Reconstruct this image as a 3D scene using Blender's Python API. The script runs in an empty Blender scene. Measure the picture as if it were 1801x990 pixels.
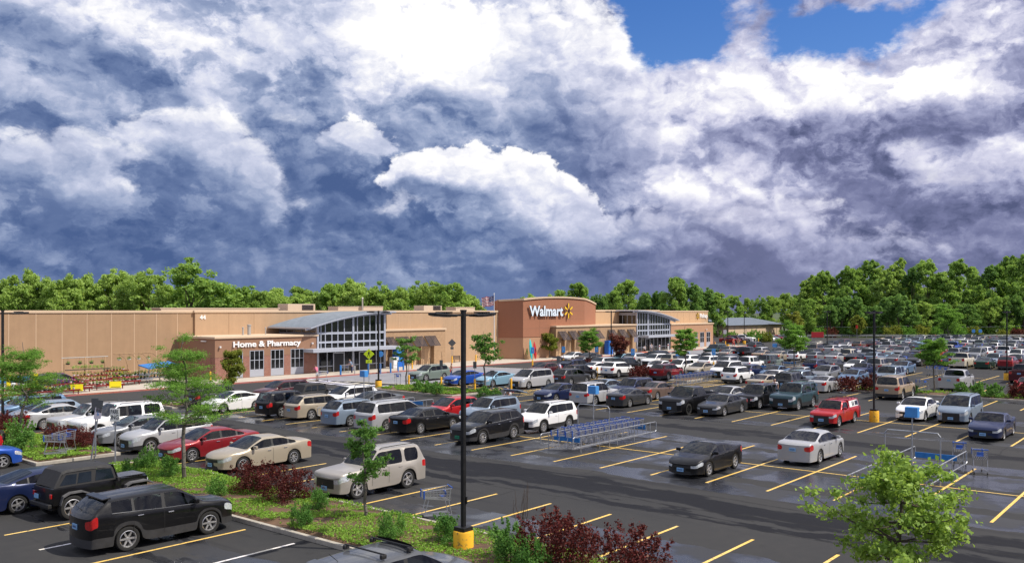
import bpy, bmesh, math, random
import numpy as np
from mathutils import Vector, Matrix

R = math.radians
SC = bpy.context.scene
COL = SC.collection

# ------------------------------------------------------------------ camera
# World axes: x runs along the shop front (away, to the right), y runs towards the shop.
EYE = 7.38
HEAD = math.atan2(1256.5, 1516.0)                    # heading of the view from the +x axis
FX, FY = math.cos(HEAD), math.sin(HEAD)            # forward
RX, RY = math.sin(HEAD), -math.cos(HEAD)           # right
cam_d = bpy.data.cameras.new('camera')
cam = bpy.data.objects.new('camera', cam_d)
COL.objects.link(cam)
cam.location = (0, 0, EYE)
cam.rotation_euler = (R(90), 0, HEAD - R(90))
cam_d.sensor_width = 36.0
cam_d.lens = 36.0 * 1516.0 / 1801.0
cam_d.shift_y = 52.0 / 1801.0
cam_d.clip_start = 0.1
cam_d.clip_end = 6000.0
SC.camera = cam
SC.view_settings.view_transform = 'Standard'
SC.view_settings.look = 'None'
SC.view_settings.gamma = 1.0
SC.view_settings.use_curve_mapping = False
SC.view_settings.exposure = 0.36
SC.cycles.max_bounces = 6
SC.cycles.diffuse_bounces = 3
SC.cycles.glossy_bounces = 3
SC.cycles.transmission_bounces = 4
SC.cycles.transparent_max_bounces = 8
SC.cycles.use_denoising = True


def srgb(r, g, b):
    f = lambda v: ((v / 255.0 + 0.055) / 1.055) ** 2.4 if v > 10 else v / 255.0 / 12.92
    return (f(r), f(g), f(b), 1.0)


class Nodes:
    """Small helper for writing node graphs as expressions."""
    def __init__(self, tree):
        self.t = tree

    def new(self, kind, **kw):
        n = self.t.nodes.new(kind)
        for k, v in kw.items():
            setattr(n, k, v)
        return n

    def put(self, sock, v):
        if hasattr(v, 'is_linked'):
            self.t.links.new(v, sock)
        else:
            sock.default_value = v

    def m(self, op, a, b=None, c=None, clamp=False):
        n = self.new('ShaderNodeMath', operation=op, use_clamp=clamp)
        for i, v in enumerate((a, b, c)):
            if v is not None:
                self.put(n.inputs[i], v)
        return n.outputs[0]

    def vm(self, op, a, b=None, out=0):
        n = self.new('ShaderNodeVectorMath', operation=op)
        self.put(n.inputs[0], a)
        if b is not None:
            if op == 'SCALE':
                self.put(n.inputs[3], b)
            else:
                self.put(n.inputs[1], b)
        return n.outputs[out]

    def xyz(self, x, y, z):
        n = self.new('ShaderNodeCombineXYZ')
        for i, v in enumerate((x, y, z)):
            self.put(n.inputs[i], v)
        return n.outputs[0]

    def sep(self, v):
        n = self.new('ShaderNodeSeparateXYZ')
        self.put(n.inputs[0], v)
        return n.outputs

    def noise(self, vec, scale=5.0, detail=4.0, rough=0.5, dist=0.0, out='Fac', lac=2.0):
        n = self.new('ShaderNodeTexNoise')
        n.noise_dimensions = '3D'
        if vec is not None:
            self.put(n.inputs['Vector'], vec)
        self.put(n.inputs['Scale'], scale)
        n.inputs['Detail'].default_value = detail
        n.inputs['Roughness'].default_value = rough
        n.inputs['Lacunarity'].default_value = lac
        n.inputs['Distortion'].default_value = dist
        return n.outputs[out]

    def step(self, v, lo, hi, a=0.0, b=1.0, kind='SMOOTHSTEP'):
        n = self.new('ShaderNodeMapRange', interpolation_type=kind)
        n.clamp = True
        self.put(n.inputs['Value'], v)
        for k, x in (('From Min', lo), ('From Max', hi), ('To Min', a), ('To Max', b)):
            self.put(n.inputs[k], x)
        return n.outputs[0]

    def mix(self, f, a, b, mode='MIX'):
        n = self.new('ShaderNodeMix', data_type='RGBA', blend_type=mode)
        self.put(n.inputs[0], f)
        self.put(n.inputs[6], a)
        self.put(n.inputs[7], b)
        return n.outputs[2]

    def ramp(self, f, stops, interp='LINEAR'):
        n = self.new('ShaderNodeValToRGB')
        cr = n.color_ramp
        cr.interpolation = interp
        while len(cr.elements) < len(stops):
            cr.elements.new(0.5)
        for e, (p, c) in zip(cr.elements, stops):
            e.position = p
            e.color = c
        self.put(n.inputs[0], f)
        return n.outputs[0]

# ------------------------------------------------------------------ light: sun and a stormy sky
SUN_EL = R(52)
SUN_AZ = math.atan2(-0.86, 0.51)                    # towards the sun, from the +x axis
sun_dir = Vector((math.cos(SUN_AZ) * math.cos(SUN_EL), math.sin(SUN_AZ) * math.cos(SUN_EL), math.sin(SUN_EL)))
sun_d = bpy.data.lights.new('sun', 'SUN')
sun_d.energy = 4.1
sun_d.angle = R(0.6)
sun_d.color = (1.0, 0.93, 0.82)
sun = bpy.data.objects.new('sun', sun_d)
COL.objects.link(sun)
sun.rotation_euler = (-sun_dir).to_track_quat('-Z', 'Y').to_euler()
sun.location = (0, 0, 60)


def make_sky():
    w = bpy.data.worlds.new('World')
    SC.world = w
    w.use_nodes = True
    t = w.node_tree
    t.nodes.clear()
    N = Nodes(t)
    out = N.new('ShaderNodeOutputWorld')
    tc = N.new('ShaderNodeTexCoord')
    d = tc.outputs['Generated']
    nish = N.new('ShaderNodeTexSky', sky_type='NISHITA')
    nish.sun_disc = False
    nish.sun_elevation = SUN_EL
    nish.sun_rotation = math.pi / 2 - SUN_AZ
    nish.altitude = 50
    nish.air_density = 1.0
    nish.dust_density = 0.3
    nish.ozone_density = 3.0
    # compass direction measured from the way the shop is looked at, and height above the horizon
    X = N.vm('DOT_PRODUCT', d, (RX, RY, 0), out=1)
    Y = N.vm('DOT_PRODUCT', d, (FX, FY, 0), out=1)
    Z = N.sep(d)[2]
    az = N.m('ARCTAN2', X, Y)
    el = N.m('ARCSINE', Z)

    def AE(px, py):                                   # direction of a cloud, in radians
        q = (px - 900.5) / 1516.0
        v = (547.0 - py) / 1516.0
        return math.atan(q), math.atan(v * math.cos(math.atan(q)))

    flat = N.xyz(az, el, 0.0)
    # noise lives on the direction itself, squeezed in height like real cloud banks
    base = N.vm('MULTIPLY', d, (1.0, 1.0, 1.5))
    w1 = N.vm('SUBTRACT', N.noise(base, 5.0, 3.0, 0.5, out='Color'), (0.5, 0.5, 0.5))
    w2 = N.vm('SUBTRACT', N.noise(N.vm('ADD', base, (3.1, 1.7, 0.4)), 17.0, 7.0, 0.6, out='Color'), (0.5, 0.5, 0.5))
    warp = N.vm('ADD', N.vm('MULTIPLY', w1, (0.13, 0.09, 0.0)), N.vm('MULTIPLY', w2, (0.07, 0.06, 0.0)))
    p = N.vm('ADD', flat, warp)

    def blob(pos, cx, cy, rx, ry, amp, rot=0.0):
        a, e = AE(cx, cy)
        v = N.vm('SUBTRACT', pos, (a, e, 0.0))
        if rot:
            r = N.new('ShaderNodeVectorRotate', rotation_type='Z_AXIS')
            N.put(r.inputs['Vector'], v)
            r.inputs['Angle'].default_value = R(rot)
            v = r.outputs[0]
        v = N.vm('MULTIPLY', v, (1516.0 / rx, 1516.0 / ry, 0.0))
        l = N.vm('LENGTH', v, out=1)
        return N.step(l, 0.0, 1.6, amp, 0.0)

    def total(pos, blobs, start):
        v = start
        for b in blobs:
            v = N.m('ADD', v, blob(pos, *b))
        return v

    fb = N.noise(N.vm('ADD', base, N.vm('SCALE', w1, 0.05)), 9.0, 8.0, 0.60)
    fine = N.noise(N.vm('ADD', N.vm('MULTIPLY', base, (1.0, 1.0, 1.25)), (5.0, 2.0, 7.0)), 38.0, 5.0, 0.62)

    # cauliflower puffs: inverted cells over fractal noise, each sampled again a little towards the light for its relief
    def puff(scale, shift, seed, cells):
        q = N.vm('ADD', base, N.vm('SCALE', w2, 0.055))
        q = N.vm('ADD', q, (seed + shift * RX, seed * .6 + shift * RY, -seed + shift * 1.6))
        v = N.new('ShaderNodeTexVoronoi', feature='F1', voronoi_dimensions='3D')
        v.normalize = True
        N.put(v.inputs['Vector'], q)
        v.inputs['Scale'].default_value = scale * 1.35
        v.inputs['Detail'].default_value = 2.0
        v.inputs['Roughness'].default_value = 0.55
        n = N.m('MULTIPLY', N.m('SUBTRACT', 0.40, v.outputs['Distance']), cells)
        return N.m('ADD', n, N.m('MULTIPLY', N.m('SUBTRACT', N.noise(q, scale, 7.0, 0.62), 0.5), 1.25))
    bigA, bigB = puff(7.0, 0.0, 4.0, 0.7), puff(7.0, 0.016, 4.0, 0.7)
    puffA, puffB = puff(17.0, 0.0, 2.0, 0.9), puff(17.0, 0.008, 2.0, 0.9)
    bump = N.m('ADD', N.m('MULTIPLY', N.m('SUBTRACT', puffA, puffB), 0.85), N.m('MULTIPLY', N.m('SUBTRACT', bigA, bigB), 0.9))

    # broad light and dark of the cloud deck
    deck = total(p, [
        (745, 40, 150, 150, .72), (900, 95, 130, 90, .40), (1060, 130, 120, 90, .36), (250, 40, 210, 85, .36), (560, 60, 160, 70, .10), (400, 110, 120, 60, .06), (60, 60, 200, 120, .10), (330, 180, 220, 60, .08),
        (110, 85, 150, 38, -.42, 20), (235, 130, 70, 30, -.3, 20), (790, 195, 130, 50, -.36), (920, 180, 90, 60, -.30), (990, 250, 120, 90, -.16),
        (560, 300, 150, 120, -.22), (600, 390, 300, 80, -.22), (230, 440, 480, 70, -.20), (60, 200, 260, 160, -.06),
        (1330, 180, 330, 80, .36), (1210, 330, 110, 45, .42), (1650, 310, 190, 45, .30), (1700, 110, 160, 120, .22),
        (1640, 235, 260, 40, -.40, -4), (1310, 250, 120, 20, -.28, -8), (1480, 340, 75, 34, -.48), (1365, 297, 28, 16, -.4), (1710, 390, 190, 70, -.36),
        (1230, 430, 330, 60, -.20), (1050, 320, 90, 80, -.18), (1000, 250, 80, 80, -.2), (900, 480, 900, 50, -.26), (1550, 450, 420, 50, -.22),
    ], 0.355)
    # overlapping banks with firm edges: brighter where a bank stands in front, darker in the gap behind it
    edge1 = N.step(N.m('ADD', bigA, N.m('MULTIPLY', puffA, 0.35)), -0.03, 0.10)
    edge2 = N.step(N.m('ADD', puffA, N.m('MULTIPLY', bigA, 0.6)), 0.10, 0.24)
    deck = N.m('ADD', deck, N.m('MULTIPLY', N.m('SUBTRACT', edge1, 0.5), 0.17))
    deck = N.m('ADD', deck, N.m('MULTIPLY', edge2, 0.07))
    deck = N.m('ADD', deck, N.m('MULTIPLY', bump, N.step(az, -0.45, 0.12, 0.46, 0.72)))
    deck = N.m('ADD', deck, N.m('MULTIPLY', N.m('SUBTRACT', fb, 0.5), 0.26))
    deck = N.m('ADD', deck, N.m('MULTIPLY', N.m('SUBTRACT', fine, 0.5), 0.24))
    # away from the view the deck settles to a bright broken grey
    far = N.step(N.m('ABSOLUTE', az), 0.62, 1.2)
    far = N.m('MAXIMUM', far, N.step(el, 0.42, 0.75))
    deck = N.m('SUBTRACT', deck, N.m('MULTIPLY', far, N.step(el, 0.06, 0.5, 0.0, -0.30)))
    deck = N.m('MAXIMUM', deck, N.m('ADD', N.m('MULTIPLY', fb, 0.20), N.m('ADD', N.m('MULTIPLY', bump, 0.55), N.m('MULTIPLY', edge1, 0.09))))
    low = N.step(el, 0.008, 0.050)
    deck = N.m('ADD', N.m('MULTIPLY', deck, low), N.m('MULTIPLY', N.m('SUBTRACT', 1.0, low), N.m('ADD', 0.06, N.m('MULTIPLY', fb, 0.20))))

    cold = [(0.0, srgb(74, 96, 142)), (0.22, srgb(106, 125, 166)), (0.46, srgb(152, 166, 198)), (0.70, srgb(206, 211, 232)), (0.92, srgb(253, 252, 254)), (1.0, (1.08, 1.07, 1.07, 1))]
    warm = [(0.0, srgb(84, 91, 126)), (0.22, srgb(118, 123, 160)), (0.46, srgb(164, 168, 200)), (0.70, srgb(214, 214, 234)), (0.92, srgb(253, 252, 254)), (1.0, (1.08, 1.07, 1.07, 1))]
    side = N.step(az, -0.05, 0.28)

    def tint(v):
        return N.mix(side, N.ramp(v, cold), N.ramp(v, warm))

    col = tint(deck)

    # heaped clouds, back to front: a soft-edged height field lit from the upper right
    bpos = N.vm('ADD', flat, N.vm('SCALE', warp, 1.0))

    def heap(col, blobs, soft, amp, mid, gain, lo, fade, head, foot):
        b1 = total(bpos, blobs, -0.45)
        b2 = total(N.vm('ADD', bpos, (0.020, 0.024, 0.0)), blobs, -0.45)
        h1 = N.m('ADD', b1, N.m('ADD', N.m('MULTIPLY', puffA, amp * 0.9), N.m('MULTIPLY', bigA, amp * 0.55)))
        a = N.step(h1, 0.0, soft)
        side_ = N.m('SUBTRACT', b1, b2)
        a = N.m('MULTIPLY', a, N.step(side_, -0.42, 0.0, 0.40 * fade, fade))
        s = N.m('ADD', mid, N.step(side_, -0.30, 0.40, -0.17, 0.20, kind='LINEAR'))
        s = N.m('ADD', s, N.m('MULTIPLY', bump, gain))
        hi_, lo_ = AE(900, head)[1], AE(900, foot)[1]
        s = N.m('ADD', s, N.step(N.m('ADD', el, N.m('MULTIPLY', puffA, 0.02)), lo_, hi_, -0.34, 0.10, kind='LINEAR'))
        s = N.m('SUBTRACT', s, N.m('MULTIPLY', N.step(h1, 0.10, 0.95), lo))
        s = N.m('ADD', s, N.m('MULTIPLY', N.m('SUBTRACT', fine, 0.5), 0.12))
        return N.mix(a, col, tint(N.m('MAXIMUM', s, 0.14)))

    col = heap(col, [(310, 255, 110, 70, .7), (400, 290, 90, 75, .65), (230, 275, 90, 60, .5), (440, 370, 110, 75, .5), (350, 350, 120, 70, .45)], 0.36, 1.0, 0.55, 0.50, 0.04, 0.92, 215, 430)
    col = heap(col, [(70, 300, 130, 70, .7), (150, 350, 90, 75, .55), (30, 280, 80, 60, .45), (120, 400, 110, 50, .4)], 0.40, 1.0, 0.52, 0.50, 0.04, 0.85, 245, 420)
    col = heap(col, [(985, 75, 190, 90, .7), (1085, 150, 95, 90, .6), (1010, 190, 140, 80, .5), (1050, 270, 120, 100, .5), (900, 200, 130, 70, .4)], 0.30, 1.0, 0.68, 0.75, 0.10, 0.92, 60, 330)
    col = heap(col, [(645, 225, 60, 46, .75), (695, 250, 60, 34, .6), (640, 275, 80, 45, .5)], 0.18, 0.9, 0.66, 0.55, 0.04, 0.95, 200, 310)
    col = heap(col, [(470, 380, 74, 44, .65), (720, 368, 85, 24, .6), (245, 345, 50, 22, .5), (540, 110, 60, 24, .4), (510, 205, 70, 18, .4)], 0.46, 1.0, 0.48, 0.50, 0.04, 0.75, 330, 430)
    col = heap(col, [(870, 300, 110, 44, .75), (760, 315, 90, 46, .65), (930, 345, 100, 60, .7), (985, 400, 90, 60, .7), (850, 380, 160, 70, .55), (1000, 440, 130, 40, .4)], 0.17, 0.9, 0.68, 0.60, 0.06, 1.0, 275, 455)
    col = heap(col, [(1190, 395, 140, 44, .65), (1340, 385, 120, 44, .6), (1280, 440, 240, 40, .6), (1100, 430, 150, 36, .5), (1450, 460, 200, 30, .5), (1250, 360, 120, 30, .4)], 0.4, 1.3, 0.46, 0.65, 0.04, 0.8, 350, 490)
    col = heap(col, [(1650, 285, 110, 34, .6), (1560, 330, 90, 30, .4), (1760, 330, 80, 26, .45)], 0.5, 1.2, 0.62, 0.5, 0.04, 0.7, 260, 350)

    # the clear gap, with scraps of cloud left in it
    gap = total(N.vm('ADD', flat, N.vm('SCALE', warp, 0.75)), [
        (1130, 20, 130, 90, .8), (1250, 30, 150, 85, .8), (1400, 50, 140, 70, .75), (1500, 70, 90, 50, .6), (1630, 30, 80, 40, .45), (1180, 85, 110, 36, .4),
        (1290, 55, 46, 60, -.75), (1430, 22, 80, 22, -.5), (1050, 60, 50, 60, -.5)], -0.5)
    gap = N.m('ADD', gap, N.m('MULTIPLY', N.m('SUBTRACT', fb, 0.5), 1.1))
    gap = N.m('ADD', gap, N.m('MULTIPLY', N.m('SUBTRACT', fine, 0.5), 0.9))
    gap = N.step(gap, -0.12, 0.34)
    cloud = N.new('ShaderNodeBackground')
    N.put(cloud.inputs[0], col)
    cloud.inputs[1].default_value = 0.81
    blue = N.new('ShaderNodeBackground')
    hsv = N.new('ShaderNodeHueSaturation')
    hsv.inputs['Saturation'].default_value = 1.32
    hsv.inputs['Hue'].default_value = 0.515
    N.put(hsv.inputs['Color'], nish.outputs[0])
    N.put(blue.inputs[0], hsv.outputs[0])
    blue.inputs[1].default_value = 0.10
    mx = N.new('ShaderNodeMixShader')
    N.put(mx.inputs[0], gap)
    N.put(mx.inputs[1], cloud.outputs[0])
    N.put(mx.inputs[2], blue.outputs[0])
    # the lower half of the sphere is hidden by the ground: a plain dim grey
    below = N.new('ShaderNodeBackground')
    below.inputs[0].default_value = (0.10, 0.11, 0.12, 1)
    mx2 = N.new('ShaderNodeMixShader')
    N.put(mx2.inputs[0], N.step(el, -0.02, -0.010))
    N.put(mx2.inputs[1], below.outputs[0])
    N.put(mx2.inputs[2], mx.outputs[0])
    t.links.new(mx2.outputs[0], out.inputs[0])
    w.cycles.sampling_method = 'MANUAL'
    w.cycles.sample_map_resolution = 512


make_sky()
# ------------------------------------------------------------------ materials
MATS = {}


def mat(name, col, rough=0.6, metal=0.0, spec=0.5, coat=0.0, var=0.0, vscale=6.0, bump=0.0, bscale=40.0, emit=None):
    """Principled material whose colour and roughness wander a little with object-space noise."""
    if name in MATS:
        return MATS[name]
    m = bpy.data.materials.new(name)
    m.use_nodes = True
    t = m.node_tree
    b = t.nodes['Principled BSDF']
    N = Nodes(t)
    c = col if len(col) == 4 else (*col, 1.0)
    b.inputs['Roughness'].default_value = rough
    b.inputs['Metallic'].default_value = metal
    b.inputs['Specular IOR Level'].default_value = spec
    b.inputs['Coat Weight'].default_value = coat
    b.inputs['Coat Roughness'].default_value = 0.04
    b.inputs['Base Color'].default_value = c
    if var or bump:
        tc = N.new('ShaderNodeTexCoord').outputs['Object']
    if var:
        n = N.noise(tc, vscale, 5.0, 0.6)
        lo = tuple(v * (1 - var) for v in c[:3]) + (1,)
        hi = tuple(min(1, v * (1 + var)) for v in c[:3]) + (1,)
        N.put(b.inputs['Base Color'], N.ramp(n, [(0.3, lo), (0.7, hi)]))
        N.put(b.inputs['Roughness'], N.step(n, 0.3, 0.7, max(0.02, rough - 0.08), min(1, rough + 0.08)))
    if bump:
        bn = N.new('ShaderNodeBump')
        bn.inputs['Strength'].default_value = bump
        bn.inputs['Distance'].default_value = 0.02
        N.put(bn.inputs['Height'], N.noise(tc, bscale, 4.0, 0.6))
        N.put(b.inputs['Normal'], bn.outputs[0])
    if emit:
        b.inputs['Emission Color'].default_value = c
        b.inputs['Emission Strength'].default_value = emit
    MATS[name] = m
    return m


def paint_material():
    m = bpy.data.materials.new('car paint')
    m.use_nodes = True
    t = m.node_tree
    b = t.nodes['Principled BSDF']
    N = Nodes(t)
    oi = N.new('ShaderNodeObjectInfo')
    tc = N.new('ShaderNodeTexCoord').outputs['Object']
    z = N.sep(tc)[2]
    dust = N.m('MULTIPLY', N.noise(tc, 3.0, 5.0, 0.6), N.step(z, 0.12, 0.45, 0.10, 0.0))
    inner = N.new('ShaderNodeNewGeometry').outputs['Backfacing']          # the lining inside the shell
    N.put(b.inputs['Base Color'], N.mix(inner, N.mix(dust, oi.outputs['Color'], (0.16, 0.14, 0.12, 1)), (.05, .05, .055, 1)))
    N.put(b.inputs['Coat Weight'], N.m('MULTIPLY', N.m("SUBTRACT", 1.0, inner), 0.5))
    N.put(b.inputs['Roughness'], N.step(N.noise(tc, 5.0, 4.0, 0.6), 0.3, 0.8, 0.30, 0.42))
    b.inputs['Metallic'].default_value = 0.2
    b.inputs['Specular IOR Level'].default_value = 0.25
    b.inputs['Coat Roughness'].default_value = 0.02
    MATS['paint'] = m
    return m


paint_material()
mat('car glass', (0.008, 0.013, 0.018), 0.03, spec=0.5, var=0.25, vscale=2.0)


def tinted_glass():
    """Thin tinted pane: see-through, with the sky mirrored more and more towards grazing views."""
    m = bpy.data.materials.new('car window')
    m.use_nodes = True
    t = m.node_tree
    t.nodes.clear()
    N = Nodes(t)
    fr = N.new('ShaderNodeFresnel')
    fr.inputs[0].default_value = 1.55
    tr, gl, mx, out = N.new('ShaderNodeBsdfTransparent'), N.new('ShaderNodeBsdfAnisotropic'), N.new('ShaderNodeMixShader'), N.new('ShaderNodeOutputMaterial')
    n = N.noise(N.new('ShaderNodeTexCoord').outputs['Object'], 1.5, 3.0, .5)
    N.put(tr.inputs[0], N.mix(n, (.24, .30, .31, 1), (.40, .47, .48, 1)))
    gl.inputs['Roughness'].default_value = .02
    N.put(mx.inputs[0], N.m('MULTIPLY', fr.outputs[0], 1.1, clamp=True))
    t.links.new(tr.outputs[0], mx.inputs[1])
    t.links.new(gl.outputs[0], mx.inputs[2])
    t.links.new(mx.outputs[0], out.inputs[0])
    MATS['car window'] = m


tinted_glass()
mat('seat cloth', (.16, .14, .12), .85, var=.2)
mat('dashboard', (.02, .02, .022), .6)
mat('trim chrome', (.36, .37, .39), .28, metal=.9)
mat('black plastic', (0.016, 0.016, 0.017), 0.55, var=0.2)
mat('grey cladding', (0.030, 0.030, 0.032), 0.6, var=0.15)
mat('tyre rubber', (0.014, 0.014, 0.014), 0.85, var=0.2, vscale=9)
mat('alloy', (0.55, 0.55, 0.56), 0.32, metal=0.75, var=0.1)
mat('dark alloy', (0.03, 0.03, 0.032), 0.4, metal=0.5)
mat('chrome', (0.72, 0.73, 0.75), 0.16, metal=1.0)
mat('headlight', (0.62, 0.66, 0.70), 0.10, metal=0.35, coat=1.0, var=0.3, vscale=14)
mat('tail light', (0.42, 0.012, 0.012), 0.15, coat=1.0, var=0.2, vscale=12)
mat('amber light', (0.75, 0.22, 0.03), 0.2, coat=1.0)
mat('plate blue', (0.22, 0.42, 0.68), 0.45, var=0.1)
mat('plate green', (0.01, 0.22, 0.10), 0.45)
mat('plate ink', (0.02, 0.03, 0.12), 0.5)
mat('flare grey', (.10, .10, .105), .6, var=.15)
mat('lower paint', (0.085, 0.072, 0.062), 0.5, var=.1)
mat('soft top', (0.020, 0.020, 0.022), 0.75, var=0.2, bump=0.2)
mat('fibreglass white', (0.78, 0.78, 0.76), 0.35, var=0.05)


# ------------------------------------------------------------------ mesh helpers
class MB:
    """Collects boxes, tubes, lathes and loose faces; build() links them as ONE mesh object."""
    def __init__(self):
        self.v, self.f, self.mi, self.mats = [], [], [], []

    def slot(self, m):
        m = MATS[m] if isinstance(m, str) else m
        if m not in self.mats:
            self.mats.append(m)
        return self.mats.index(m)

    def add(self, verts, faces, m):
        o, s = len(self.v), self.slot(m)
        self.v.extend(tuple(v) for v in verts)
        for f in faces:
            self.f.append(tuple(i + o for i in f))
            self.mi.append(s)

    def box(self, c, s, m, rot=None, taper=1.0):
        x, y, z = s[0] / 2, s[1] / 2, s[2] / 2
        vs = [Vector((sx * x * (taper if sz > 0 else 1), sy * y * (taper if sz > 0 else 1), sz * z)) for sz in (-1, 1) for sy in (-1, 1) for sx in (-1, 1)]
        if rot is not None:
            r = rot if isinstance(rot, Matrix) else Matrix.Rotation(rot, 3, 'Z')
            vs = [r @ v for v in vs]
        c = Vector(c)
        self.add([v + c for v in vs], [(0, 2, 3, 1), (4, 5, 7, 6), (0, 1, 5, 4), (2, 6, 7, 3), (0, 4, 6, 2), (1, 3, 7, 5)], m)

    def bbox(self, c, s, m, b=0.02, rot=None):
        """Box with chamfered edges."""
        bm = bmesh.new()
        bmesh.ops.create_cube(bm, size=1.0, matrix=Matrix.Diagonal((s[0], s[1], s[2], 1)))
        bmesh.ops.bevel(bm, geom=list(bm.edges), offset=min(b, min(s) * 0.45), segments=2, affect='EDGES', profile=0.6)
        r = Matrix.Identity(3) if rot is None else (rot if isinstance(rot, Matrix) else Matrix.Rotation(rot, 3, 'Z'))
        c = Vector(c)
        bm.verts.index_update()
        self.add([r @ v.co + c for v in bm.verts], [tuple(v.index for v in f.verts) for f in bm.faces], m)
        bm.free()

    def tube(self, p, q, r, m, n=6, r2=None, caps=True):
        p, q = Vector(p), Vector(q)
        d = q - p
        if d.length < 1e-6:
            return
        u = d.orthogonal().normalized()
        w = d.normalized().cross(u)
        r2 = r if r2 is None else r2
        vs = []
        for c, rr in ((p, r), (q, r2)):
            for i in range(n):
                a = 2 * math.pi * i / n
                vs.append(c + (u * math.cos(a) + w * math.sin(a)) * rr)
        fs = [(i, (i + 1) % n, n + (i + 1) % n, n + i) for i in range(n)]
        if caps:
            fs += [tuple(range(n))[::-1], tuple(range(n, 2 * n))]
        self.add(vs, fs, m)

    def path(self, pts, r, m, n=6):
        for a, b in zip(pts, pts[1:]):
            self.tube(a, b, r, m, n)

    def lathe(self, prof, m, n=20, axis='Z', c=(0, 0, 0)):
        """prof: (radius, height) pairs; spun round the axis."""
        vs, fs = [], []
        c = Vector(c)
        for r, h in prof:
            for i in range(n):
                a = 2 * math.pi * i / n
                x, y = r * math.cos(a), r * math.sin(a)
                vs.append(c + (Vector((x, y, h)) if axis == 'Z' else Vector((x, h, y)) if axis == 'Y' else Vector((h, x, y))))
        k = len(prof)
        for j in range(k - 1):
            for i in range(n):
                a, b = j * n + i, j * n + (i + 1) % n
                f = (a, b, b + n, a + n)
                fs.append(f if axis != 'Y' else f[::-1])
        self.add(vs, fs, m)

    def quad(self, a, b, c, d, m):
        self.add([a, b, c, d], [(0, 1, 2, 3)], m)

    def mesh(self, name, smooth=False, angle=35):
        me = bpy.data.meshes.new(name)
        me.from_pydata(self.v, [], self.f)
        for m in self.mats:
            me.materials.append(m)
        me.polygons.foreach_set('material_index', self.mi)
        if smooth:
            me.polygons.foreach_set('use_smooth', [True] * len(self.f))
            me.set_sharp_from_angle(angle=R(angle))
        me.update()
        return me

    def build(self, name, parent=None, smooth=False, loc=None):
        return put(name, self.mesh(name, smooth), parent, loc)


def put(name, me, parent=None, loc=None, rz=None):
    o = bpy.data.objects.new(name, me)
    COL.objects.link(o)
    if parent is not None:
        o.parent = parent
    if loc is not None:
        o.location = loc
    if rz is not None:
        o.rotation_euler = (0, 0, rz)
    return o


def tag(o, label=None, cat=None, group=None, kind=None):
    if label:
        o['label'] = label
    if cat:
        o['category'] = cat
    if group:
        o['group'] = group
    if kind:
        o['kind'] = kind
    return o


def thing(name, label, cat, loc=(0, 0, 0), rz=0.0, group=None):
    return tag(put(name, None, None, loc, rz), label, cat, group)


def structure(mb, name, smooth=False):
    return tag(mb.build(name, smooth=smooth), kind='structure')
# ------------------------------------------------------------------ vehicles
def lerp_table(tab, x):
    if x <= tab[0][0]:
        return tab[0][1]
    for (a, va), (b, vb) in zip(tab, tab[1:]):
        if x <= b:
            f = (x - a) / (b - a)
            f = f * f * (3 - 2 * f) * 0.4 + f * 0.6
            return va + (vb - va) * f
    return tab[-1][1]


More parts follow.
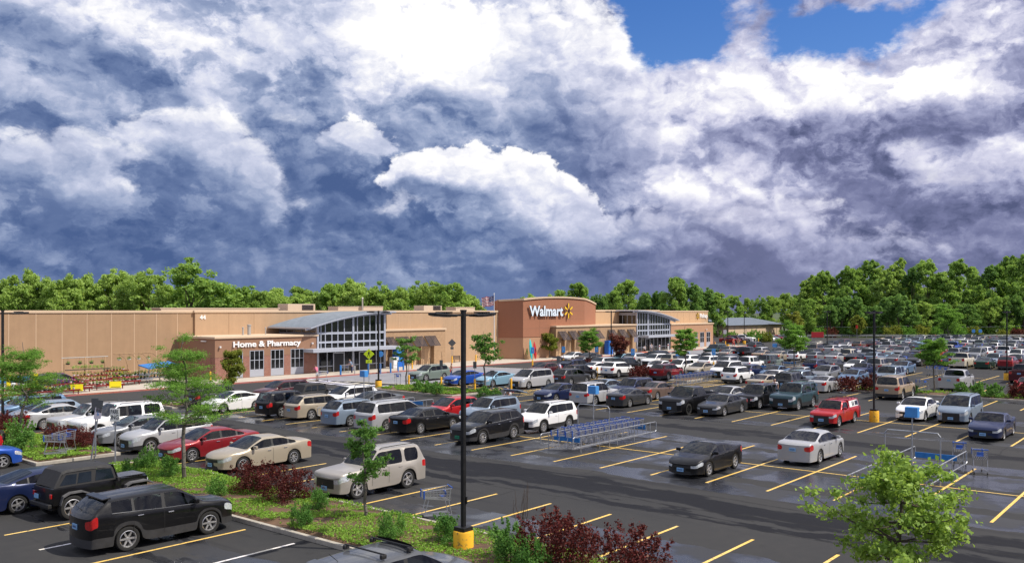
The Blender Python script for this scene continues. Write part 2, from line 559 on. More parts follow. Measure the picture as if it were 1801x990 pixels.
# d is measured back from the front bumper. zs: shoulder line, dc/dr: foot and head of the windscreen,
# db/dk: head and foot of the rear window, win: side windows, wf/wr: wheel centres
CARS = {
    'saloon': dict(L=4.85, W=1.83, H=1.46, gc=.20, R=0.347, wf=.95, wr=3.74, zs=[(0, .68), (.08, .78), (.5, .87), (1.25, .95), (2.4, .98), (3.6, 1.02), (4.3, 1.06), (4.75, 1.05), (4.85, .96)],
                   dc=1.22, dr=2.12, db=3.15, dk=4.12, win=[(1.36, 2.50), (2.60, 3.40), (3.46, 3.86)], belt=1, bulge=(.20, .13)),
    'old_saloon': dict(L=4.95, W=1.84, H=1.42, gc=.20, R=0.336, wf=.98, wr=3.76, zs=[(0, .64), (.06, .75), (.5, .82), (1.4, .93), (2.4, .95), (3.6, .98), (4.3, 1.00), (4.85, .98), (4.95, .88)],
                       dc=1.42, dr=2.10, db=3.10, dk=3.95, win=[(1.54, 2.46), (2.56, 3.36), (3.42, 3.72)], belt=0, bulge=(.16, .10)),
    'small_saloon': dict(L=4.52, W=1.77, H=1.44, gc=.19, R=0.331, wf=.88, wr=3.56, zs=[(0, .65), (.08, .76), (.5, .86), (1.1, .94), (2.2, .98), (3.4, 1.04), (4.1, 1.08), (4.42, 1.06), (4.52, .97)],
                         dc=1.05, dr=1.98, db=2.95, dk=3.92, win=[(1.20, 2.32), (2.42, 3.16), (3.22, 3.62)], belt=0, bulge=(.20, .12)),
    'coupe': dict(L=4.46, W=1.75, H=1.36, gc=.18, R=0.336, wf=.90, wr=3.55, zs=[(0, .60), (.08, .71), (.5, .80), (1.1, .90), (2.2, .93), (3.3, .98), (4.0, 1.03), (4.36, 1.02), (4.46, .92)],
                  dc=1.05, dr=2.02, db=2.62, dk=3.85, win=[(1.22, 2.46), (2.56, 3.30)], belt=0, bulge=(.22, .14)),
    'hatchback': dict(L=4.10, W=1.70, H=1.53, gc=.18, R=0.310, wf=.80, wr=3.30, zs=[(0, .70), (.08, .81), (.5, .91), (.85, .99), (2.0, 1.02), (3.3, 1.10), (4.0, 1.12), (4.10, 1.02)],
                      dc=.80, dr=1.72, db=3.55, dk=4.00, win=[(.98, 2.10), (2.20, 3.06), (3.14, 3.60)], belt=0, bulge=(.18, .12), tall=1),
    'crossover': dict(L=4.69, W=1.88, H=1.68, gc=.24, R=0.378, wf=.92, wr=3.62, zs=[(0, .80), (.08, .93), (.5, 1.01), (1.15, 1.09), (2.2, 1.12), (3.5, 1.19), (4.4, 1.24), (4.62, 1.22), (4.69, 1.10)],
                      dc=1.12, dr=1.98, db=4.10, dk=4.58, win=[(1.28, 2.42), (2.52, 3.40), (3.48, 4.12)], belt=1, bulge=(.20, .14), clad='grey cladding', tall=1, spoiler=1),
    'small_suv': dict(L=4.55, W=1.82, H=1.69, gc=.23, R=0.362, wf=.90, wr=3.52, zs=[(0, .74), (.08, .90), (.5, 1.0), (1.15, 1.07), (2.2, 1.09), (3.5, 1.12), (4.3, 1.15), (4.50, 1.14), (4.55, 1.0)],
                      dc=1.15, dr=1.86, db=4.20, dk=4.48, win=[(1.30, 2.32), (2.42, 3.28), (3.38, 4.05)], belt=0, bulge=(.14, .10), clad='black plastic', tall=1, rails=1),
    'boxy_suv': dict(L=4.62, W=1.84, H=1.76, gc=.27, R=0.388, wf=.86, wr=3.55, zs=[(0, .86), (.05, 1.0), (.5, 1.05), (1.45, 1.10), (2.4, 1.10), (3.5, 1.11), (4.45, 1.12), (4.58, 1.11), (4.62, 1.0)],
                     dc=1.48, dr=2.06, db=4.32, dk=4.55, win=[(1.60, 2.42), (2.52, 3.26), (3.38, 4.20)], belt=0, bulge=(.10, .06), clad='lower paint', tall=1, rails=1, flare=.045),
    'big_suv': dict(L=5.15, W=2.0, H=1.93, gc=.28, R=0.409, wf=.98, wr=3.95, zs=[(0, .92), (.05, 1.10), (.5, 1.16), (1.6, 1.22), (2.6, 1.22), (4.0, 1.24), (5.0, 1.25), (5.10, 1.24), (5.15, 1.1)],
                    dc=1.62, dr=2.22, db=4.86, dk=5.06, win=[(1.76, 2.66), (2.78, 3.60), (3.74, 4.76)], belt=0, bulge=(.09, .05), clad='black plastic', tall=1, rails=1, flare=.03),
    'minivan': dict(L=5.10, W=1.98, H=1.76, gc=.20, R=0.347, wf=.95, wr=4.00, zs=[(0, .76), (.08, .90), (.5, 1.0), (.95, 1.06), (2.2, 1.08), (3.8, 1.10), (4.9, 1.12), (5.05, 1.10), (5.10, .98)],
                    dc=.92, dr=1.95, db=4.66, dk=4.98, win=[(1.14, 2.30), (2.42, 3.55), (3.68, 4.62)], belt=0, bulge=(.18, .10), tall=1, rails=1),
    'wagon': dict(L=4.79, W=1.82, H=1.62, gc=.22, R=0.357, wf=.94, wr=3.68, zs=[(0, .74), (.08, .86), (.5, .93), (1.25, 1.01), (2.4, 1.04), (3.7, 1.08), (4.5, 1.10), (4.72, 1.09), (4.79, .98)],
                  dc=1.22, dr=2.02, db=4.16, dk=4.66, win=[(1.36, 2.46), (2.56, 3.42), (3.52, 4.28)], belt=0, bulge=(.18, .12), tall=1, rails=1),
    'pickup': dict(L=5.82, W=2.02, H=1.90, gc=.32, R=0.414, wf=1.02, wr=4.60, zs=[(0, .98), (.06, 1.14), (.5, 1.19), (1.55, 1.24), (2.6, 1.26), (3.7, 1.28), (5.7, 1.32), (5.82, 1.30)],
                   dc=1.55, dr=2.18, db=3.62, dk=3.76, win=[(1.70, 2.62), (2.72, 3.46)], belt=0, bulge=(.08, .0), bed=3.86, floor=.86, tall=1, flare=.03),
    'small_pickup': dict(L=4.95, W=1.72, H=1.60, gc=.30, R=0.367, wf=.86, wr=3.84, zs=[(0, .78), (.05, .90), (.5, .96), (1.4, 1.02), (2.4, 1.03), (3.0, 1.04), (4.85, 1.05), (4.95, 1.04)],
                         dc=1.36, dr=1.92, db=2.72, dk=2.86, win=[(1.50, 2.36), (2.44, 2.66)], belt=0, bulge=(.07, .0), bed=2.94, floor=.68, tall=1),
}


def car_rings(sp):
    L, W2, H, gc, Rw = sp['L'], sp['W'] / 2, sp['H'], sp['gc'], sp['R']
    dc, dr, db, dk = sp['dc'], sp['dr'], sp['db'], sp['dk']
    bed = sp.get('bed')
    Ra = Rw + .065
    keys = {0.0, .05, .18, .38, .62, dc, dr, db, dk, L, L - .04, L - .14, L - .32, L - .6}
    for f in (.2, .45, .72, .9):
        keys.add(dc + (dr - dc) * f)
    for f in (.2, .55, .85):
        keys.add(db + (dk - db) * f)
    for a, b in sp['win']:
        keys.update((a, b))
    must = set()
    for xw in (sp['wf'], sp['wr']):
        for f in (1.0, .985, .86, .62, .32, 0.0):
            must.update((xw - Ra * f, xw + Ra * f))
    if bed:
        keys = {k for k in keys if k <= dk or k >= L - .14}
        must.update((bed, bed - .03, L - .07))
        keys.add((bed + L) / 2)
    must = {round(k, 4) for k in must if 0.02 < k < L - .02}
    st = sorted(must)
    for k in sorted(keys):
        k = round(k, 4)
        if 0 <= k <= L and all(abs(k - s) > .028 for s in st):
            st.append(k)
        elif k in (0.0, round(L, 4)):
            st.append(k)
    # snap the important cuts that were too close to an arch station onto it
    st = sorted(set(st))

    def snap(x):
        return min(st, key=lambda s: abs(s - x))
    dc, dr, db, dk = snap(dc), snap(dr), snap(db), snap(dk)
    win = [(snap(a), snap(b)) for a, b in sp['win']]
    taper = [(0, .80), (.12, .88), (.4, .955), (.9, .995), (1.4, 1.0), (L - 1.2, 1.0), (L - .5, .975), (L - .12, .92), (L, .87)]
    if bed:
        taper = [(0, .86), (.12, .94), (.4, .985), (.9, 1.0), (L - .1, 1.0), (L, .985)]
    if sp.get('flare'):
        taper = [(0, .88), (.12, .95), (.4, .985), (.9, 1.0), (L - .9, 1.0), (L - .12, .965), (L, .93)]
    gw = sp.get('gw', .775)
    bf, br = sp['bulge']
    rings, arch = [], []
    for d in st:
        w = W2 * lerp_table(taper, d)
        s = lerp_table(sp['zs'], d)
        lo = gc
        if d < .5:
            lo = gc + .03 * (1 - d / .5)
        zb, fl, ina = lo, 0.0, False
        for xw in (sp['wf'], sp['wr']):
            e = abs(d - xw)
            if e < Ra - 1e-4:
                zb = max(zb, Rw + math.sqrt(Ra * Ra - e * e) * 1.0)
                zb = min(zb, s - .13)
                ina = True
            if e < Ra + .12:
                fl = max(fl, sp.get('flare', .012) * (1 if e < Ra + .03 else .3))
        h = s - zb
        pts = [(0, gc), (.60 * w, gc), (.985 * w + fl, zb), (w + fl - .004, zb + .30 * h), (w + fl * .5 + .006, zb + .64 * h), (.985 * w, max(s - .030, zb + .70 * h)), (.950 * w, s + .015)]
        # upper part
        roof = H - .035 * min(1, max(0, (d - dr) / max(.1, db - dr))) ** 2 - .02 * (1 - min(1, max(0, (d - dr) / .5)))
        hood_in = min(1.0, d / .35)
        back_in = min(1.0, (L - d) / .25)
        k = min(hood_in, back_in)
        low = [(.93 * w, s + .015 + .012 * k), (.86 * w, s + .015 + .026 * k), (.48 * w, s + .015 + .050 * k), (0, s + .015 + .058 * k)]
        high = [(W2 * gw + .035, roof - .085), (W2 * gw - .035, roof - .018), (W2 * gw * .55, roof + .016), (0, roof + .024)]
        if dc < d < dr:
            f = (d - dc) / (dr - dc)
            f = f * 1.16 - f * f * .16
        elif dr <= d <= db:
            f = 1.0
        elif db < d < dk:
            f = 1 - (d - db) / (dk - db)
            f = f * 1.10 - f * f * .10
        else:
            f = 0.0
        up = [(a[0] + (b[0] - a[0]) * f, a[1] + (b[1] - a[1]) * f) for a, b in zip(low, high)]
        if bed and d >= bed - 1e-3 and d <= L - .06:
            up = [(.92 * w, s + .018), (.875 * w, sp['floor']), (.5 * w, sp['floor']), (0, sp['floor'])]
        b = 0.0
        if d < 1.3:
            b = bf * (1 - d / 1.3 * .55) * (1.0 if d < dc + .5 else 1.0)
        elif d < dr + .4:
            b = bf * .45 * max(0, 1 - (d - 1.3) / max(.1, dr + .4 - 1.3))
        if d > db:
            b = -br * (d - db) / (L - db)
        if bed and d > dk - .2:
            b = 0.0
        rings.append((d, w, b, pts + up))
        arch.append(ina)
    return st, rings, arch, (dc, dr, db, dk, win)


def car_shell(sp, subdiv):
    """Skin of the car as {part name: [faces...]} meshes, split by what each face belongs to."""
    L = sp['L']
    st, rings, arch, (dc, dr, db, dk, win) = car_rings(sp)
    bm = bmesh.new()
    lay = bm.faces.layers.int.new('tag')
    TAGS = ['body', 'underbody', 'lower_trim', 'windscreen', 'rear_window', 'grille', 'air_intake', 'belt_trim', 'headlight', 'headlight.', 'tail_light', 'tail_light.', 'bed_floor']
    P0 = len(TAGS)
    TAGS += ['pillar_trim'] * (2 * len(win))
    W0 = len(TAGS)
    TAGS += ['window'] * (2 * len(win))
    half = L / 2

    def P(d, w, b, y, z):
        return bm.verts.new((half - d + b * (1 - min(1, (y / w)) ** 2), y, z))
    cols = []
    for d, w, b, pts in rings:
        c = [P(d, w, b, y, z) for y, z in pts]                       # left side (+y), bottom centre to top centre
        c += [P(d, w, b, -y, z) for y, z in reversed(pts[1:-1])]
        cols.append(c)
    n = len(cols[0])
    bed = sp.get('bed')
    for k in range(len(cols) - 1):
        d0, d1 = st[k], st[k + 1]
        dm = (d0 + d1) / 2
        for j in range(n):
            i = j if j < 10 else 19 - j
            side = 0 if j < 10 else 1
            a, b_, c, e = cols[k][j], cols[k][(j + 1) % n], cols[k + 1][(j + 1) % n], cols[k + 1][j]
            t = 0
            if i in (0, 1):
                t = 1
            elif i == 2 and sp.get('clad'):
                t = 2
            elif i == 6:
                for wi, (wa, wb) in enumerate(win):
                    if wa - 1e-3 <= dm <= wb + 1e-3:
                        t = W0 + wi * 2 + side
                for wi, ((wa, wb), (wc, wd)) in enumerate(zip(win, win[1:])):
                    if wb < dm < wc and wc - wb < .135:
                        t = P0 + wi * 2 + side
                if not bed and dm > db and t == 0 and not sp.get('tall') and dm < db + (dk - db) * .0:
                    t = 0
            elif i in (8, 9) and dc < dm < dr:
                t = 3
            elif i in (8, 9) and db < dm < dk:
                t = 4
            elif i == 4 and dm < .36:
                t = 8 + side
            elif i == 4 and dm > L - .24 and not bed:
                t = 10 + side
            elif bed and i in (7, 8, 9) and bed < dm < L - .08:
                t = 12
            f = bm.faces.new((a, e, c, b_))
            f[lay] = t
    # ends
    C = (-1, -.66, -.34, 0, .34, .66, 1)
    for end in (0, 1):
        d, w, b, pts = rings[0 if end == 0 else -1]
        rows = []
        for i in range(1, 10):
            y0, z = pts[i]
            rows.append([P(d, w, b, c * y0, z) for c in C])
        for i in range(8):
            for c in range(6):
                t = 0
                ri = i + 1
                outer = c in (0, 5)
                mid = c in (1, 2, 3, 4)
                if end == 0:
                    if ri == 1:
                        t = 6
                    elif ri == 2:
                        t = 2 if sp.get('clad') else (6 if mid else 0)
                    elif ri == 4 and outer:
                        t = 8 + (1 if c == 0 else 0)
                    elif ri == 4 and mid:
                        t = 5
                    elif ri == 3 and c in (2, 3) or (ri == 3 and mid and sp.get('tall')):
                        t = 5 if sp.get('tall') else 6
                else:
                    if ri == 1:
                        t = 1
                    elif ri == 2 and (sp.get('clad')):
                        t = 2
                    elif ri == 4 and outer:
                        t = 10 + (1 if c == 0 else 0)
                q = [rows[i][c], rows[i][c + 1], rows[i + 1][c + 1], rows[i + 1][c]]
                f = bm.faces.new(q if end == 0 else q[::-1])
                f[lay] = t
        top = P(d, w, b, 0, pts[10][1])
        for c in range(6):
            q = [rows[8][c], rows[8][c + 1], top]
            try:
                f = bm.faces.new(q if end == 0 else q[::-1])
            except ValueError:
                pass
    bmesh.ops.remove_doubles(bm, verts=bm.verts, dist=0.0012)
    bmesh.ops.dissolve_degenerate(bm, edges=bm.edges, dist=0.0005)
    bmesh.ops.recalc_face_normals(bm, faces=bm.faces)
    if subdiv:
        cr = bm.edges.layers.float.new('crease_edge')
        for e in bm.edges:
            ts = {f[lay] for f in e.link_faces}
            if len(ts) > 1:
                e[cr] = 1.0 if max(ts) >= W0 or ts & {1, 3, 4} else .8
    me = bpy.data.meshes.new('shell')
    bm.to_mesh(me)
    bm.free()
    if subdiv:
        o = bpy.data.objects.new('shell', me)
        COL.objects.link(o)
        md = o.modifiers.new('s', 'SUBSURF')
        md.levels = md.render_levels = 1
        md.subdivision_type = 'CATMULL_CLARK'
        dg = bpy.context.evaluated_depsgraph_get()
        me2 = bpy.data.meshes.new_from_object(o.evaluated_get(dg))
        bpy.data.objects.remove(o)
        bpy.data.meshes.remove(me)
        me = me2
    tags = np.zeros(len(me.polygons), dtype=np.int32)
    me.attributes['tag'].data.foreach_get('value', tags)
    vs = [tuple(v.co) for v in me.vertices]
    fs = [tuple(p.vertices) for p in me.polygons]
    bpy.data.meshes.remove(me)
    return vs, fs, tags, TAGS


TAG_MAT = {'body': 'paint', 'underbody': 'black plastic', 'windscreen': 'car glass', 'rear_window': 'car glass', 'window': 'car glass', 'grille': 'black plastic', 'air_intake': 'black plastic',
           'belt_trim': 'trim chrome', 'headlight': 'headlight', 'tail_light': 'tail light', 'bed_floor': 'black plastic', 'pillar_trim': 'black plastic'}


def sub_mesh(name, vs, fs, m, angle=38):
    used = sorted({i for f in fs for i in f})
    ix = {u: k for k, u in enumerate(used)}
    me = bpy.data.meshes.new(name)
    me.from_pydata([vs[u] for u in used], [], [tuple(ix[i] for i in f) for f in fs])
    me.materials.append(m)
    me.polygons.foreach_set('use_smooth', [True] * len(fs))
    me.set_sharp_from_angle(angle=R(angle))
    return me


def tyre_mesh(Rw, w=.225, n=28):
    mb = MB()
    s = w / 2
    mb.lathe([(Rw * .66, -s * .8), (Rw * .80, -s), (Rw * .95, -s * .92), (Rw, -s * .6), (Rw, s * .6), (Rw * .95, s * .92), (Rw * .80, s), (Rw * .66, s * .8)], 'tyre rubber', n, 'Y')
    return mb.mesh('wheel', True, 50)


def rim_mesh(Rw, style, w=.225, m='alloy'):
    mb = MB()
    r = Rw * .69
    s = w / 2
    mb.lathe([(r, -s * .7), (r, s * .86), (r * .93, s * .92), (r * .88, s * .60), (r * .86, -s * .2)], m, 24, 'Y')
    mb.lathe([(r * .88, -s * .1), (.001, -s * .1)], 'black plastic', 16, 'Y')
    k = {'five': 5, 'six': 6, 'multi': 8, 'disc': 10}[style]
    wd = {'five': .30, 'six': .22, 'multi': .15, 'disc': .24}[style] * r
    for i in range(k):
        a = 2 * math.pi * i / k
        ca, sa = math.cos(a), math.sin(a)
        y0, y1 = s * .62, s * .80
        tx, tz = -sa, ca
        pts = []
        for rr, y, ww in ((r * .12, y1 * .8, wd * .55), (r * .90, y1, wd * .42)):
            for sg in (-1, 1):
                pts.append((ca * rr + tx * sg * ww, y, sa * rr + tz * sg * ww))
        for rr, y, ww in ((r * .12, y0 * .3, wd * .55), (r * .90, y0, wd * .42)):
            for sg in (-1, 1):
                pts.append((ca * rr + tx * sg * ww, y, sa * rr + tz * sg * ww))
        mb.add(pts, [(0, 1, 3, 2), (0, 2, 6, 4), (1, 5, 7, 3), (4, 6, 7, 5)], m)
    mb.lathe([(.001, s * .78), (r * .17, s * .76), (r * .20, s * .5)][::-1], m, 12, 'Y')
    return mb.mesh('rim', False)


KITS = {}


def car_kit(kind, lod, style='five'):
    """Meshes of one kind of car: list of (part name, mesh, parent index or None, location, rotation z, painted)."""
    key = (kind, lod, style)
    if key in KITS:
        return KITS[key]
    sp = CARS[kind]
    L, W2, Rw = sp['L'], sp['W'] / 2, sp['R']
    half = L / 2
    vs, fs, tags, TAGS = car_shell(sp, lod < 2)
    kit = []

    def matof(t):
        if t == 'lower_trim':
            return MATS['paint'] if sp['clad'] == 'lower paint' else MATS[sp['clad']]
        if lod < 2 and TAG_MAT[t.rstrip('.')] == 'car glass':
            return MATS['car window']
        return MATS[TAG_MAT[t.rstrip('.')]]
    by = {}
    for f, t in zip(fs, tags):
        by.setdefault(int(t), []).append(f)
    tw = .25 if Rw > .37 else .215
    yw = W2 - tw / 2 - .015
    wx = (half - sp['wf'], half - sp['wr'])
    z0 = lerp_table(sp['zs'], L)
    rim_m = 'dark alloy' if kind == 'pickup' and style == 'six' else 'alloy'
    if lod == 2:
        mb = MB()
        for t, ff in by.items():
            mb.add(vs, [], matof(TAGS[t]))
            used = sorted({i for f in ff for i in f})
            ix = {u: k for k, u in enumerate(used)}
            mb.add([vs[u] for u in used], [tuple(ix[i] for i in f) for f in ff], matof(TAGS[t]))
        for x in wx:
            for sg in (-1, 1):
                s = tw / 2
                mb.lathe([(Rw * .68, s), (Rw * .9, s), (Rw, s * .6), (Rw, -s)] if sg > 0 else [(Rw, s), (Rw, -s * .6), (Rw * .9, -s), (Rw * .68, -s)], 'tyre rubber', 12, 'Y', (x, sg * yw, Rw))
                mb.lathe([(.001, sg * s * .8), (Rw * .68, sg * s * .9)] if sg > 0 else [(Rw * .68, sg * s * .9), (.001, sg * s * .8)], 'alloy', 10, 'Y', (x, sg * yw, Rw))
        mb.box((-half - .0, 0, z0 - .22 if sp.get('tall') else z0 - .18), (.10, .32, .15), 'plate blue')
        for sg in (-1, 1):
            mb.box((half - sp['dc'] - .28, sg * (W2 + .06), lerp_table(sp['zs'], sp['dc']) + .10), (.10, .20, .14), 'paint')
        me = mb.mesh(kind, True, 40)
        KITS[key] = [(None, me, None, (0, 0, 0), 0, True)]
        return KITS[key]
    order = sorted(by)
    if lod == 1:
        groups = {}
        for t in order:
            nm = TAGS[t].rstrip('.')
            nm = {'belt_trim': 'body', 'air_intake': 'underbody', 'bed_floor': 'underbody', 'pillar_trim': 'underbody'}.get(nm, nm)
            if nm in ('headlight', 'tail_light'):
                nm = TAGS[t]
            groups.setdefault(nm if nm != 'window' else 'window%d' % (t % 2), []).extend(by[t])
            if nm == 'window':
                pass
        for nm, ff in groups.items():
            base = nm.rstrip('.')
            base = 'window' if base.startswith('window') else base
            m = matof(base)
            kit.append((base, sub_mesh(base, vs, ff, m), None, (0, 0, 0), 0, m is MATS['paint']))
    else:
        for t in order:
            nm = TAGS[t].rstrip('.')
            m = matof(TAGS[t])
            if sp.get('chrome_grille') and nm == 'grille':
                m = MATS['chrome']
            kit.append((nm, sub_mesh(nm, vs, by[t], m), None, (0, 0, 0), 0, m is MATS['paint']))
    tm, rm = tyre_mesh(Rw, tw), rim_mesh(Rw, style, tw, rim_m)
    for x in wx:
        for sg in (-1, 1):
            kit.append(('wheel', tm, None, (x, sg * yw, Rw), 0 if sg > 0 else math.pi, False))
            kit.append(('rim', rm, len(kit) - 1, (0, 0, 0), 0, False))

    def part(name, build, m=None, painted=False, smooth=False):
        mb = MB()
        build(mb)
        kit.append((name, mb.mesh(name, smooth), None, (0, 0, 0), 0, painted))
    # inside: floor, dashboard and seats, seen through the panes
    zf, zs_ = sp['gc'] + .16, lerp_table(sp['zs'], sp['dc'])

    def inner(name, f):
        mb = MB()
        f(mb)
        kit.append((name, mb.mesh(name), None, (0, 0, 0), 0, False))
    back = half - (sp['dk'] if not sp.get('bed') else sp['db']) + .10
    front = half - sp['dc'] - .10
    inner('cabin_floor', lambda mb: mb.box(((front + back) / 2, 0, zf + .10), (front - back, W2 * 1.5, .06), 'dashboard'))
    inner('dashboard', lambda mb: mb.bbox((front - .16, 0, zs_ - .10), (.42, W2 * 1.5, .26), 'dashboard', .05))
    xs_ = [half - sp['win'][0][1] + .20]
    if not sp.get('bed') or len(sp['win']) > 1 and kind == 'pickup':
        xs_.append(xs_[0] - .92)
    for i, x in enumerate(xs_):
        for y in (-.38, .38):
            roofed = x - .34 > half - sp['db']
            top = sp['H'] - (.30 if i == 0 else .42)
            if not roofed and i:
                continue

            def seat(mb):
                mb.bbox((x + .20, y, zf + .30), (.52, .50, .20), 'seat cloth', .06)
                hb = top - .14 - (zf + .30)
                mb.bbox((x - .08, y, zf + .30 + hb / 2), (.15, .48, hb), 'seat cloth', .06, rot=Matrix.Rotation(R(-9), 3, 'Y'))
                mb.bbox((x - .15, y, top - .07), (.10, .26, .15), 'seat cloth', .04)
            if lod == 0:
                inner('car_seat', seat)
    br = sp['bulge'][1]
    zp = z0 - (.26 if sp.get('tall') else .20)

    def plate(x, z, c):
        def f(mb):
            mb.bbox((x, 0, z), (.03, .33, .165), c, .006)
            for k in range(6):
                mb.box((x + (.016 if x > 0 else -.016), -.10 + k * .04, z), (.003, .022, .06), 'plate ink')
        return f
    part('licence_plate', plate(-half - br - .012, zp, 'plate blue'))
    part('licence_plate', plate(half + sp['bulge'][0] + .012, sp['gc'] + .20, 'plate green' if style == 'multi' and kind == 'crossover' else 'plate blue'))
    zc = lerp_table(sp['zs'], sp['dc'])
    for sg in (-1, 1):
        def mir(mb):
            x, y, z = half - sp['dc'] - .30, sg * (W2 + .075), zc + .12
            mb.bbox((x, y, z), (.13, .21, .15), 'paint', .04, rot=sg * .25)
            mb.box((x, sg * (W2 - .02), z - .04), (.07, .16, .06), 'black plastic')
        part('mirror', mir, painted=True, smooth=True)
    if lod == 0:
        nd = 1 if kind in ('coupe', 'small_pickup') else 2
        for sg in (-1, 1):
            for k in range(nd):
                x = half - sp['win'][k][1] + .16
                d = half - x

                def hd(mb):
                    z = lerp_table(sp['zs'], d) - .13
                    mb.bbox((x, sg * (W2 + .006), z), (.19, .035, .035), 'chrome' if sp.get('belt') else 'paint', .012)
                part('door_handle', hd, painted=True)
        # shut lines of the doors, as thin dark seals standing 2 mm proud
        for sg in (-1, 1):
            cuts = [sp['win'][0][0] - .02] + [(a[1] + b[0]) / 2 for a, b in zip(sp['win'][:nd], sp['win'][1:nd + 1])]
            if len(sp['win']) <= nd:
                cuts.append(sp['win'][-1][1] + .06)
            for c in cuts:
                def seam(mb):
                    s = lerp_table(sp['zs'], c)
                    Y = W2 * 1.0 + .002
                    pts = [(.995 * W2 + .001, sp['gc'] + .13), (Y, sp['gc'] + .3 * (s - sp['gc'])), (Y + .004, sp['gc'] + .64 * (s - sp['gc'])), (.987 * W2 + .002, s - .05)]
                    for (y0, a0), (y1, a1) in zip(pts, pts[1:]):
                        mb.add([(half - c - .006, sg * y0, a0), (half - c + .006, sg * y0, a0), (half - c + .006, sg * y1, a1), (half - c - .006, sg * y1, a1)], [(0, 1, 2, 3)], 'black plastic')
                part('door_seal', seam)
        if sp.get('belt'):
            for sg in (-1, 1):
                def trim(mb):
                    n = 14
                    a, b = sp['win'][0][0] + .05, sp['win'][-1][1]
                    pts = []
                    for i in range(n + 1):
                        d = a + (b - a) * i / n
                        pts.append((half - d, sg * (W2 * .962 + .004), lerp_table(sp['zs'], d) + .004))
                    mb.path(pts, .010, 'trim chrome', 5)
                part('window_trim', trim)
        if sp.get('tall') and not sp.get('bed'):
            def wip(mb):
                x = half - (sp['db'] + (sp['dk'] - sp['db']) * .8) - br * .9
                mb.tube((x - .05, .02, lerp_table(sp['zs'], L - .2) + .10), (x - .03, .45, lerp_table(sp['zs'], L - .2) + .16), .011, 'black plastic', 5)
            part('wiper', wip)
    if sp.get('rails'):
        for sg in (-1, 1):
            def rl(mb):
                y, z = sg * (W2 * .775 - .09), sp['H'] + .035
                a, b = half - sp['dr'] - .25, half - sp['db'] + .15
                mb.path([(a + .1, y, z - .05), (a, y, z), ((a + b) / 2, y, z + .012), (b, y, z), (b - .1, y, z - .06)], .018, 'black plastic', 6)
            part('roof_rail', rl)
    if sp.get('spoiler') and lod == 0:
        def spo(mb):
            x = half - sp['db'] - .05
            mb.bbox((x, 0, sp['H'] - .045), (.26, sp['W'] * .66, .05), 'paint', .02, rot=Matrix.Rotation(R(-6), 3, 'Y'))
        part('spoiler', spo, painted=True)
    KITS[key] = kit
    return kit


def spawn(kit, name, loc, rz, colour, parts_colour=None):
    if len(kit) == 1 and kit[0][0] is None:
        o = put(name, kit[0][1], None, loc, rz)
        o.color = colour
        return o
    root = put(name, None, None, loc, rz)
    objs = []
    for pn, me, par, l, r, painted in kit:
        o = put(pn, me, root if par is None else objs[par], l, r)
        if painted:
            o.color = colour
            if parts_colour and pn in parts_colour:
                o.color = parts_colour[pn]
        objs.append(o)
    return root


def add_wheels(root, spots, Rw, tw, style, m='alloy'):
    tm, rm = tyre_mesh(Rw, tw), rim_mesh(Rw, style, tw, m)
    for x, y in spots:
        w_ = put('wheel', tm, root, (x, y, Rw), 0 if y > 0 else math.pi)
        put('rim', rm, w_)


